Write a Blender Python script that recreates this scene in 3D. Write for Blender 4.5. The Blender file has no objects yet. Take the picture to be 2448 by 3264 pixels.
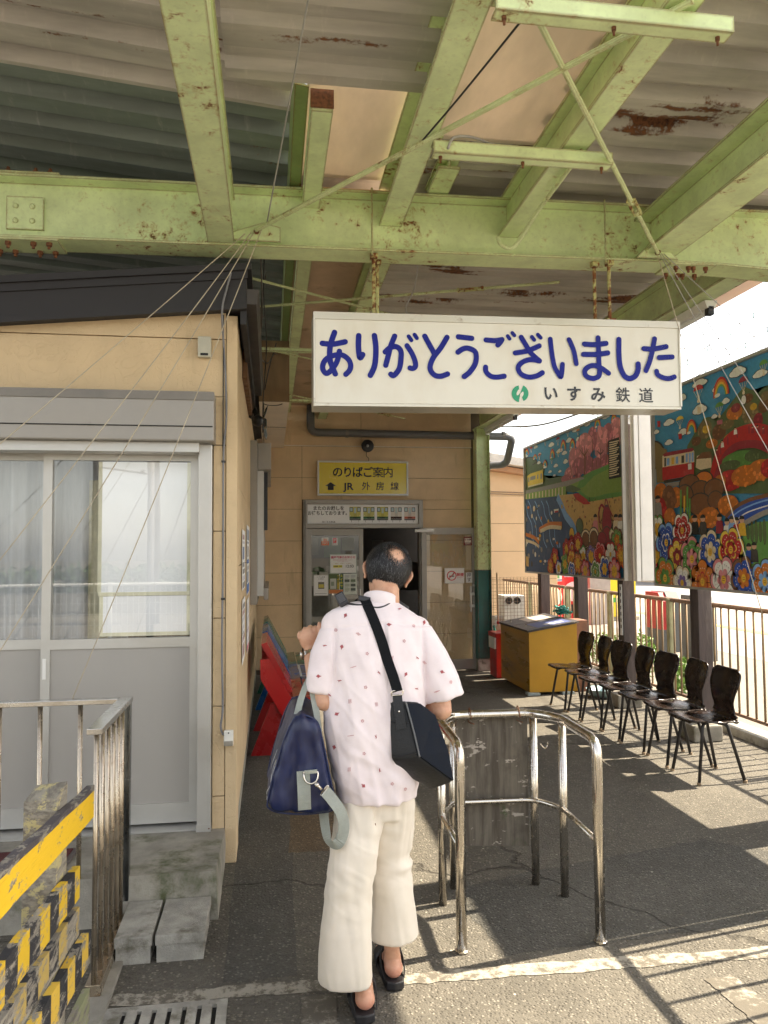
import bpy, bmesh, math, random
from math import sin, cos, pi, radians, sqrt, atan2
from mathutils import Vector, Matrix, noise as mnoise
from mathutils.bvhtree import BVHTree
random.seed(7)
SC = bpy.context.scene
COL = SC.collection
# ------------------------------------------------------------------ camera
CAM_H = 1.6
def camera_axes(yaw, pitch, roll):
    f = Vector((sin(yaw)*cos(pitch), cos(yaw)*cos(pitch), sin(pitch)))
    r = Vector((cos(yaw), -sin(yaw), 0)); u = r.cross(f)
    return cos(roll)*r - sin(roll)*u, cos(roll)*u + sin(roll)*r, f
_r, _u, _f = camera_axes(radians(8.4), radians(2.9), radians(0.4))
cam = bpy.data.cameras.new('camera'); camo = bpy.data.objects.new('camera', cam); COL.objects.link(camo)
cam.sensor_fit = 'VERTICAL'; cam.sensor_height = 36; cam.lens = 36*2451/3264
cam.clip_start = 0.05; cam.clip_end = 600
camo.matrix_world = Matrix(((_r.x, _u.x, -_f.x, 0), (_r.y, _u.y, -_f.y, 0), (_r.z, _u.z, -_f.z, CAM_H), (0, 0, 0, 1)))
SC.camera = camo
# ------------------------------------------------------------------ sky and sun
SUN_EL, SUN_AZ = radians(49), radians(10)          # azimuth from +X towards +Y
SUN = Vector((cos(SUN_EL)*cos(SUN_AZ), cos(SUN_EL)*sin(SUN_AZ), sin(SUN_EL)))
W = bpy.data.worlds.new('World'); SC.world = W; W.use_nodes = True
wn = W.node_tree.nodes; wl = W.node_tree.links; wn.clear()
sky = wn.new('ShaderNodeTexSky'); sky.sky_type = 'NISHITA'; sky.sun_disc = False
sky.sun_elevation = SUN_EL; sky.sun_rotation = atan2(SUN.x, SUN.y)
sky.air_density = 1.0; sky.dust_density = 1.6; sky.ozone_density = 1.0
hs = wn.new('ShaderNodeHueSaturation'); hs.inputs['Saturation'].default_value = 0.42     # hazy summer sky
warm = wn.new('ShaderNodeMix'); warm.data_type = 'RGBA'; warm.blend_type = 'MULTIPLY'; warm.inputs[0].default_value = 1.0; warm.inputs[7].default_value = (1.06, 1.0, .92, 1)
bg = wn.new('ShaderNodeBackground'); bg.inputs['Strength'].default_value = 0.135
wo = wn.new('ShaderNodeOutputWorld')
wl.new(sky.outputs[0], hs.inputs['Color']); wl.new(hs.outputs[0], warm.inputs[6]); wl.new(warm.outputs[2], bg.inputs[0]); wl.new(bg.outputs[0], wo.inputs[0])
sl = bpy.data.lights.new('sun', 'SUN'); sl.energy = 5.0; sl.angle = radians(0.6); sl.color = (1.0, 0.87, 0.68)
so = bpy.data.objects.new('sun', sl); COL.objects.link(so); so.rotation_euler = SUN.to_track_quat('Z', 'Y').to_euler()
so.location = (6, 2, 9)
SC.view_settings.view_transform = 'Standard'; SC.view_settings.look = 'None'
SC.view_settings.exposure = 1.78; SC.view_settings.gamma = 1.0; SC.view_settings.use_curve_mapping = False
SC.cycles.use_denoising = True; SC.cycles.max_bounces = 10; SC.cycles.diffuse_bounces = 8; SC.cycles.glossy_bounces = 3; SC.cycles.use_adaptive_sampling = True; SC.cycles.adaptive_threshold = .03
SC.cycles.transparent_max_bounces = 12; SC.cycles.sample_clamp_indirect = 6
# ------------------------------------------------------------------ naming helpers
def tag(o, label, cat, group=None):
    o['label'] = label; o['category'] = cat
    if group: o['group'] = group
    return o
def structure(o):
    o['kind'] = 'structure'; return o
def stuff(o):
    o['kind'] = 'stuff'; return o
def thing(name, label, cat, loc=(0, 0, 0), group=None):
    o = bpy.data.objects.new(name, None); COL.objects.link(o); o.location = loc
    o.empty_display_size = .1
    return tag(o, label, cat, group)
def origin_of(p):
    v = Vector((0, 0, 0))
    while p is not None:
        v += p.location; p = p.parent
    return v
def link(name, me, parent=None):
    o = bpy.data.objects.new(name, me); COL.objects.link(o)
    if parent is not None: o.parent = parent
    return o
def dup_tree(o, parent=None):
    c = o.copy(); COL.objects.link(c)
    if parent is not None: c.parent = parent
    for ch in list(o.children): dup_tree(ch, c)
    return c
# ------------------------------------------------------------------ mesh builder
class MB:
    def __init__(s): s.v = []; s.f = []; s.c = []; s.m = []; s.cur = 0; s.col = None
    def add(s, vs, fs):
        b = len(s.v); s.v += [Vector(v) for v in vs]
        for f in fs: s.f.append([b+i for i in f]); s.m.append(s.cur); s.c.append(s.col)
        return s
    def box(s, x0, x1, y0, y1, z0, z1):
        return s.add([(x0,y0,z0),(x1,y0,z0),(x1,y1,z0),(x0,y1,z0),(x0,y0,z1),(x1,y0,z1),(x1,y1,z1),(x0,y1,z1)],
                     [(0,3,2,1),(4,5,6,7),(0,1,5,4),(1,2,6,5),(2,3,7,6),(3,0,4,7)])
    def rbox(s, x0, x1, y0, y1, z0, z1, r=.004):
        bm = bmesh.new(); bmesh.ops.create_cube(bm, size=1)
        for v in bm.verts:
            v.co = Vector((x0+(v.co.x+.5)*(x1-x0), y0+(v.co.y+.5)*(y1-y0), z0+(v.co.z+.5)*(z1-z0)))
        bmesh.ops.bevel(bm, geom=bm.edges[:], offset=r, segments=2, affect='EDGES', profile=.6)
        bm.verts.index_update(); s.add([v.co.copy() for v in bm.verts], [[v.index for v in f.verts] for f in bm.faces]); bm.free()
        return s
    def hull(s, pts):
        bm = bmesh.new()
        for p in pts: bm.verts.new(p)
        bmesh.ops.convex_hull(bm, input=bm.verts[:]); bm.verts.index_update()
        s.add([v.co.copy() for v in bm.verts], [[v.index for v in f.verts] for f in bm.faces]); bm.free(); return s
    def prism(s, poly, axis, a, b):
        """poly: 2D points (CCW) extruded along axis from a to b; 'x':(y,z) 'y':(x,z) 'z':(x,y)"""
        n = len(poly)
        def P(p, t): return {'x': (t, p[0], p[1]), 'y': (p[0], t, p[1]), 'z': (p[0], p[1], t)}[axis]
        s.add([P(p, a) for p in poly]+[P(p, b) for p in poly],
              [list(range(n))[::-1], list(range(n, 2*n))]+[(i, (i+1) % n, n+(i+1) % n, n+i) for i in range(n)])
        return s
    def tube(s, pts, r, seg=10, cap=True, radii=None):
        pts = [Vector(p) for p in pts]; n = len(pts); rings = []; up = None
        for i, p in enumerate(pts):
            t = (pts[min(i+1, n-1)]-pts[max(i-1, 0)]).normalized()
            if up is None: up = Vector((0, 0, 1)) if abs(t.z) < .9 else Vector((1, 0, 0))
            a = (up-t*up.dot(t)); a = a.normalized() if a.length > 1e-6 else t.orthogonal().normalized()
            up = a; b = t.cross(a)
            rr = radii[i] if radii else r
            rings.append([p+(a*cos(2*pi*k/seg)+b*sin(2*pi*k/seg))*rr for k in range(seg)])
        vs = [v for q in rings for v in q]
        fs = [(i*seg+k, i*seg+(k+1) % seg, (i+1)*seg+(k+1) % seg, (i+1)*seg+k) for i in range(n-1) for k in range(seg)]
        if cap: fs += [list(range(seg))[::-1], list(range((n-1)*seg, n*seg))]
        return s.add(vs, fs)
    def ribbon(s, pts, w, nrm, th=.002):
        """flat strap: width along side, thickness along nrm (a vector or a list per point)"""
        pts = [Vector(p) for p in pts]; n = len(pts); vs = []
        for i, p in enumerate(pts):
            t = (pts[min(i+1, n-1)]-pts[max(i-1, 0)]).normalized()
            nn = Vector(nrm[i] if isinstance(nrm, list) else nrm); nn = (nn-t*nn.dot(t)).normalized(); sd = t.cross(nn)
            ww = w[i] if isinstance(w, list) else w
            vs += [p-sd*ww/2, p+sd*ww/2, p+sd*ww/2+nn*th, p-sd*ww/2+nn*th]
        fs = [(0, 3, 2, 1), tuple(4*(n-1)+k for k in (0, 1, 2, 3))]
        for i in range(n-1):
            for k in range(4): fs.append((4*i+k, 4*i+(k+1) % 4, 4*i+4+(k+1) % 4, 4*i+4+k))
        return s.add(vs, fs)
    def lathe(s, prof, center=(0, 0, 0), axis='z', seg=20):
        c = Vector(center); vs = []; n = len(prof)
        for r, h in prof:
            for k in range(seg):
                a = 2*pi*k/seg; p = {'z': (r*cos(a), r*sin(a), h), 'y': (r*cos(a), h, r*sin(a)), 'x': (h, r*cos(a), r*sin(a))}[axis]
                vs.append(c+Vector(p))
        fs = [(i*seg+k, i*seg+(k+1) % seg, (i+1)*seg+(k+1) % seg, (i+1)*seg+k) for i in range(n-1) for k in range(seg)]
        fs += [list(range(seg))[::-1], list(range((n-1)*seg, n*seg))]
        return s.add(vs, fs)
    def ball(s, c, r, seg=16, rings=10):
        r = r if isinstance(r, (tuple, list, Vector)) else (r, r, r); c = Vector(c); vs = [c+Vector((0, 0, -r[2]))]
        for i in range(1, rings):
            ph = -pi/2+pi*i/rings
            for k in range(seg): vs.append(c+Vector((r[0]*cos(ph)*cos(2*pi*k/seg), r[1]*cos(ph)*sin(2*pi*k/seg), r[2]*sin(ph))))
        vs.append(c+Vector((0, 0, r[2]))); top = len(vs)-1
        fs = [(0, 1+(k+1) % seg, 1+k) for k in range(seg)]
        fs += [(1+i*seg+k, 1+i*seg+(k+1) % seg, 1+(i+1)*seg+(k+1) % seg, 1+(i+1)*seg+k) for i in range(rings-2) for k in range(seg)]
        fs += [(1+(rings-2)*seg+k, 1+(rings-2)*seg+(k+1) % seg, top) for k in range(seg)]
        return s.add(vs, fs)
    def xf(s, M, start=0):
        for i in range(start, len(s.v)): s.v[i] = M @ s.v[i]
        return s
    def mesh(s, name, mats, off=None, smooth=False):
        me = bpy.data.meshes.new(name); off = off or Vector((0, 0, 0))
        me.from_pydata([tuple(v-off) for v in s.v], [], s.f)
        for m in (mats if isinstance(mats, (list, tuple)) else [mats]): me.materials.append(m)
        me.polygons.foreach_set('material_index', s.m)
        if any(c is not None for c in s.c):
            at = me.color_attributes.new('paint', 'FLOAT_COLOR', 'CORNER'); k = 0; buf = []
            for c, f in zip(s.c, s.f): buf += list(tuple(c or (1, 1, 1))+(1.,))*len(f)
            at.data.foreach_set('color', buf)
        if smooth: me.polygons.foreach_set('use_smooth', [True]*len(me.polygons))
        me.update()
        return me
    def build(s, name, mats, parent=None, smooth=False, angle=None):
        o = link(name, s.mesh(name, mats, origin_of(parent), smooth or angle is not None), parent)
        if angle is not None:
            try: o.data.set_sharp_from_angle(angle=radians(angle))
            except Exception: pass
        return o
def arc(p0, p1, p2, n=6):
    """quadratic bend from p0 via p1 to p2"""
    p0, p1, p2 = Vector(p0), Vector(p1), Vector(p2)
    return [(1-t)**2*p0+2*t*(1-t)*p1+t*t*p2 for t in [i/n for i in range(n+1)]]
def bent(pts, r=.05, n=5):
    """poly-line with rounded corners"""
    pts = [Vector(p) for p in pts]; out = [pts[0]]
    for i in range(1, len(pts)-1):
        a = (pts[i-1]-pts[i]); b = (pts[i+1]-pts[i]); ra = min(r, a.length*.45, b.length*.45)
        out += arc(pts[i]+a.normalized()*ra, pts[i], pts[i]+b.normalized()*ra, n)
    return out+[pts[-1]]
def smooth_path(pts, n=6):
    pts = [Vector(p) for p in pts]; out = []
    for i in range(len(pts)-1):
        p0, p1, p2, p3 = pts[max(i-1, 0)], pts[i], pts[i+1], pts[min(i+2, len(pts)-1)]
        for k in range(n):
            t = k/n; out.append(.5*((2*p1)+(p2-p0)*t+(2*p0-5*p1+4*p2-p3)*t*t+(3*p1-p0-3*p2+p3)*t**3))
    return out+[pts[-1]]
# ------------------------------------------------------------------ materials
def new_mat(name):
    m = bpy.data.materials.new(name); m.use_nodes = True; nt = m.node_tree; nt.nodes.clear()
    out = nt.nodes.new('ShaderNodeOutputMaterial'); return m, nt, out
class NT:
    def __init__(s, nt): s.nt = nt
    def n(s, typ, ins=None, **props):
        nd = s.nt.nodes.new(typ)
        for k, v in props.items(): setattr(nd, k, v)
        for k, v in (ins or {}).items():
            if hasattr(v, 'is_linked') or isinstance(v, bpy.types.NodeSocket): s.nt.links.new(v, nd.inputs[k])
            else:
                if isinstance(v, (tuple, list)) and len(v) == 3 and nd.inputs[k].type == 'RGBA': v = (*v, 1)
                nd.inputs[k].default_value = v
        return nd
    def noise(s, vec, scale, detail=4, rough=.6, dist=0):
        return s.n('ShaderNodeTexNoise', {'Vector': vec, 'Scale': scale, 'Detail': detail, 'Roughness': rough, 'Distortion': dist}).outputs[0]
    def rng(s, val, a, b, lo=0., hi=1., smooth=True):
        return s.n('ShaderNodeMapRange', {0: val, 1: a, 2: b, 3: lo, 4: hi}, interpolation_type='SMOOTHSTEP' if smooth else 'LINEAR').outputs[0]
    def mix(s, fac, a, b, mode='MIX'):
        nd = s.n('ShaderNodeMix', None, data_type='RGBA', blend_type=mode)
        for idx, v in ((0, fac), (6, a), (7, b)):
            if isinstance(v, bpy.types.NodeSocket): s.nt.links.new(v, nd.inputs[idx])
            elif idx == 0: nd.inputs[0].default_value = v
            else: nd.inputs[idx].default_value = (*v, 1) if len(v) == 3 else v
        return nd.outputs[2]
    def math(s, op, a, b=0., clamp=False):
        return s.n('ShaderNodeMath', {0: a, 1: b}, operation=op, use_clamp=clamp).outputs[0]
    def obj(s, sc=None):
        v = s.n('ShaderNodeTexCoord').outputs['Object']
        if sc: v = s.n('ShaderNodeMapping', {'Vector': v, 'Scale': sc}).outputs[0]
        return v
    def pos(s, sc=None):
        v = s.n('ShaderNodeNewGeometry').outputs['Position']
        if sc: v = s.n('ShaderNodeMapping', {'Vector': v, 'Scale': sc}).outputs[0]
        return v
    def bump(s, h, strength=.3, dist=.01):
        return s.n('ShaderNodeBump', {'Height': h, 'Strength': strength, 'Distance': dist}).outputs[0]
    def bsdf(s, out, **k):
        nd = s.n('ShaderNodeBsdfPrincipled'); names = {'color': 'Base Color', 'rough': 'Roughness', 'metal': 'Metallic', 'normal': 'Normal', 'spec': 'Specular IOR Level',
            'coat': 'Coat Weight', 'trans': 'Transmission Weight', 'emit': 'Emission Color', 'estr': 'Emission Strength', 'alpha': 'Alpha', 'sheen': 'Sheen Weight', 'sss': 'Subsurface Weight'}
        for kk, v in k.items():
            i = nd.inputs[names[kk]]
            if isinstance(v, bpy.types.NodeSocket): s.nt.links.new(v, i)
            else: i.default_value = (*v, 1) if isinstance(v, (tuple, list)) and len(v) == 3 else v
        if out is not None: s.nt.links.new(nd.outputs[0], out.inputs[0])
        return nd
def sc3(c, k): return tuple(min(1, x*k) for x in c)
def mat(name, base, rough=.6, metal=0., var=.14, scale=6., stain=None, bump=0., bscale=80., spec=.5, stretch=None, coat=0., rvar=.1):
    """plain weathered surface. stain = (colour, lo, hi, scale)"""
    m, nt, out = new_mat(name); T = NT(nt); v = T.pos(stretch)
    n1 = T.noise(v, scale, 5, .62)
    c = T.mix(T.rng(n1, .3, .7), sc3(base, 1-var), sc3(base, 1+var))
    if stain:
        col, lo, hi, ss = stain; c = T.mix(T.rng(T.noise(v, ss, 6, .68), lo, hi), c, col)
    k = dict(color=c, metal=metal, spec=spec, rough=T.rng(n1, .25, .75, max(0, rough-rvar), min(1, rough+rvar)))
    if coat: k['coat'] = coat
    if bump: k['normal'] = T.bump(T.noise(v, bscale, 4, .6), bump, .006)
    T.bsdf(out, **k); return m
def steel_paint(name, base, rust=.5, edge=True, rscale=17.):
    m, nt, out = new_mat(name); T = NT(nt); v = T.pos()
    n1 = T.noise(v, 5, 6, .65); n2 = T.noise(v, rscale, 9, .78, .3); n3 = T.noise(v, 55, 4, .7); n4 = T.noise(v, 1.6, 3, .5)
    c = T.mix(T.rng(n1, .3, .72), sc3(base, .86), sc3(base, 1.12))
    c = T.mix(T.math('MULTIPLY', T.rng(n3, .5, .75), .35), c, sc3(base, .62))          # dirt specks
    sig = T.math('ADD', n2, T.math('MULTIPLY', T.math('SUBTRACT', n4, .5), .42))
    if edge:
        bv = T.n('ShaderNodeBevel', {'Radius': .014}, samples=3).outputs[0]; g = T.n('ShaderNodeNewGeometry').outputs['Normal']
        d = T.n('ShaderNodeVectorMath', {0: bv, 1: g}, operation='DOT_PRODUCT').outputs['Value']
        e = T.rng(d, .98, .80); sig = T.math('ADD', sig, T.math('MULTIPLY', e, .30))
    lo = .80-.24*rust
    rm = T.rng(sig, lo, lo+.035); halo = T.rng(sig, lo-.09, lo+.01)
    rc = T.mix(T.rng(n3, .3, .7), (.075, .022, .010), (.26, .095, .028))
    c = T.mix(T.math('MULTIPLY', halo, .45), c, (.40, .25, .07)); c = T.mix(rm, c, rc)
    h = T.math('ADD', T.math('MULTIPLY', n3, .3), T.math('MULTIPLY', rm, -.8))
    T.bsdf(out, color=c, rough=T.rng(rm, 0, 1, .42, .9), normal=T.bump(h, .35, .003)); return m
def glass_mat(name, tint=(.92, .95, .94), refl=1.0):
    m, nt, out = new_mat(name); T = NT(nt)
    fc = T.n('ShaderNodeLayerWeight', {'Blend': .5}).outputs['Facing']
    fr = T.math('ADD', T.math('MULTIPLY', T.math('POWER', fc, 5.), .96), .043)
    fac = T.math('MULTIPLY', fr, refl, True)
    gl = T.n('ShaderNodeBsdfGlossy', {'Color': (1, 1, 1), 'Roughness': .004, 'Normal': T.bump(T.noise(T.pos(), 1.4, 2, .5), .03, .02)}).outputs[0]
    tr = T.n('ShaderNodeBsdfTransparent', {'Color': tint}).outputs[0]
    mx = T.n('ShaderNodeMixShader', {0: fac, 1: tr, 2: gl}); nt.links.new(mx.outputs[0], out.inputs[0]); return m
def paint_mat(name, rough=.5, wear=.12):
    """flat print / painted picture: colour from the mesh's own 'paint' attribute"""
    m, nt, out = new_mat(name); T = NT(nt)
    a = T.n('ShaderNodeVertexColor', layer_name='paint').outputs[0]
    n = T.noise(T.pos(), 38, 5, .7); n2 = T.noise(T.pos(), 9, 3, .6)
    c = T.mix(T.rng(n, .3, .7, 0, wear*2.2), a, (0.02, .02, .02)); c = T.mix(T.rng(n2, .5, .8, 0, wear), c, (.7, .65, .5))
    T.bsdf(out, color=c, rough=rough, normal=T.bump(n, .25, .002)); return m
# Japanese / Latin lettering as flat meshes, using Blender's own built-in font
def text_mb(mb, body, x, y, z, size, facing='-y', bold=0., sx=1., align='CENTER'):
    cu = bpy.data.curves.new('lettering', 'FONT'); cu.body = body; cu.size = size; cu.align_x = align; cu.align_y = 'CENTER'; cu.offset = bold; cu.resolution_u = 3
    o = bpy.data.objects.new('lettering', cu); COL.objects.link(o); bpy.context.view_layer.update()
    me = bpy.data.meshes.new_from_object(o.evaluated_get(bpy.context.evaluated_depsgraph_get()))
    fn = {'-y': lambda p: (x+p.x*sx, y, z+p.y), '-x': lambda p: (x, y-p.x*sx, z+p.y), '+x': lambda p: (x, y+p.x*sx, z+p.y), 'z': lambda p: (x+p.x*sx, y+p.y, z)}[facing]
    mb.add([fn(v.co) for v in me.vertices], [list(p.vertices) for p in me.polygons])
    bpy.data.objects.remove(o); bpy.data.meshes.remove(me); bpy.data.curves.remove(cu)
STROKES = [(0.0292,[(0.266,2.682),(0.324,2.68),(0.385,2.694)]),(0.0292,[(0.33,2.742),(0.31,2.682),(0.304,2.63),(0.309,2.582),(0.333,2.523)]),(0.028,[(0.355,2.643),(0.343,2.591),(0.315,2.546),(0.286,2.524),(0.267,2.553),(0.28,2.593),(0.319,2.618),(0.367,2.624),(0.402,2.601),(0.414,2.569),(0.406,2.541),(0.388,2.522)]),(0.0296,[(0.457,2.729),(0.455,2.678),(0.458,2.634),(0.464,2.611),(0.477,2.629)]),(0.0296,[(0.54,2.732),(0.547,2.677),(0.546,2.617),(0.538,2.565),(0.517,2.52)]),(0.0288,[(0.648,2.733),(0.627,2.68),(0.613,2.627),(0.599,2.576)]),(0.0288,[(0.597,2.647),(0.623,2.67),(0.655,2.677),(0.679,2.657),(0.681,2.617),(0.671,2.56),(0.642,2.523),(0.626,2.529)]),(0.028,[(0.714,2.684),(0.74,2.643),(0.756,2.603),(0.758,2.575),(0.744,2.563),(0.729,2.565)]),(0.0218,[(0.723,2.734),(0.737,2.714)]),(0.0218,[(0.755,2.744),(0.767,2.726)]),(0.0288,[(0.81,2.738),(0.837,2.689),(0.863,2.643)]),(0.0288,[(0.931,2.736),(0.896,2.678),(0.859,2.63),(0.84,2.589),(0.839,2.557),(0.862,2.53),(0.894,2.525),(0.931,2.538)]),(0.0288,[(0.993,2.741),(1.066,2.735)]),(0.0288,[(0.99,2.658),(1.015,2.675),(1.045,2.681),(1.082,2.665),(1.09,2.633),(1.081,2.592),(1.051,2.55),(1.022,2.527)]),(0.028,[(1.145,2.729),(1.196,2.727),(1.234,2.734)]),(0.028,[(1.234,2.733),(1.223,2.717),(1.21,2.703)]),(0.028,[(1.141,2.581),(1.143,2.556),(1.168,2.533),(1.201,2.528),(1.243,2.535)]),(0.021,[(1.266,2.754),(1.276,2.74)]),(0.021,[(1.292,2.772),(1.303,2.759)]),(0.028,[(1.342,2.75),(1.365,2.712),(1.39,2.671),(1.416,2.645),(1.442,2.624)]),(0.028,[(1.307,2.663),(1.377,2.677),(1.442,2.706)]),(0.028,[(1.442,2.623),(1.389,2.629),(1.342,2.611),(1.322,2.582),(1.337,2.549),(1.379,2.533),(1.426,2.541),(1.457,2.559)]),(0.0218,[(1.402,2.754),(1.414,2.738)]),(0.0218,[(1.436,2.767),(1.451,2.751)]),(0.0272,[(1.506,2.745),(1.512,2.679),(1.525,2.6),(1.546,2.559),(1.561,2.539),(1.568,2.568),(1.572,2.608)]),(0.0272,[(1.613,2.746),(1.638,2.686),(1.651,2.614)]),(0.0288,[(1.701,2.724),(1.76,2.723),(1.825,2.732)]),(0.0288,[(1.694,2.667),(1.768,2.669),(1.834,2.679)]),(0.028,[(1.78,2.762),(1.781,2.682),(1.782,2.619),(1.785,2.573),(1.776,2.546),(1.743,2.535),(1.709,2.546),(1.698,2.571),(1.714,2.594),(1.749,2.607),(1.792,2.595),(1.836,2.566)]),(0.0304,[(1.901,2.756),(1.899,2.673),(1.904,2.61),(1.924,2.56),(1.954,2.54),(1.99,2.554),(2.008,2.588),(2.01,2.622)]),(0.0288,[(2.047,2.71),(2.101,2.709),(2.178,2.725)]),(0.0288,[(2.111,2.767),(2.094,2.692),(2.077,2.637),(2.055,2.587)]),(0.0288,[(2.135,2.662),(2.212,2.668)]),(0.028,[(2.118,2.585),(2.124,2.566),(2.155,2.55),(2.191,2.546),(2.222,2.556)])]
PALETTE = {'sky':(0.04,0.19,0.33),'cloud':(0.5,0.5,0.46),'hill':(0.07,0.1,0.04),'hill2':(0.16,0.12,0.05),'red':(0.33,0.02,0.02),'dred':(0.2,0.02,0.03),'yel':(0.52,0.38,0.05),'pink':(0.45,0.17,0.18),'pinkd':(0.32,0.1,0.12),'grass':(.16,.25,.05),'sand':(0.42,0.28,0.1),'sea':(0.03,0.06,0.13),'orange':(0.42,0.13,0.02),'brown':(0.14,0.06,0.025),'blue':(0.02,0.06,0.28),'white':(0.55,0.54,0.5),'green':(0.09,0.22,0.05),'gold':(0.5,0.3,0.03),'teal':(0.05,0.2,0.2),'purple':(0.13,0.09,0.25),'black':(0.015,0.015,0.013),'cream':(0.5,0.42,0.28),'lb':(0.15,0.28,0.5),'skin':(0.42,0.25,0.16),'grey':(0.2,0.19,0.17),'dk':(0.04,0.035,0.03)}
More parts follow.
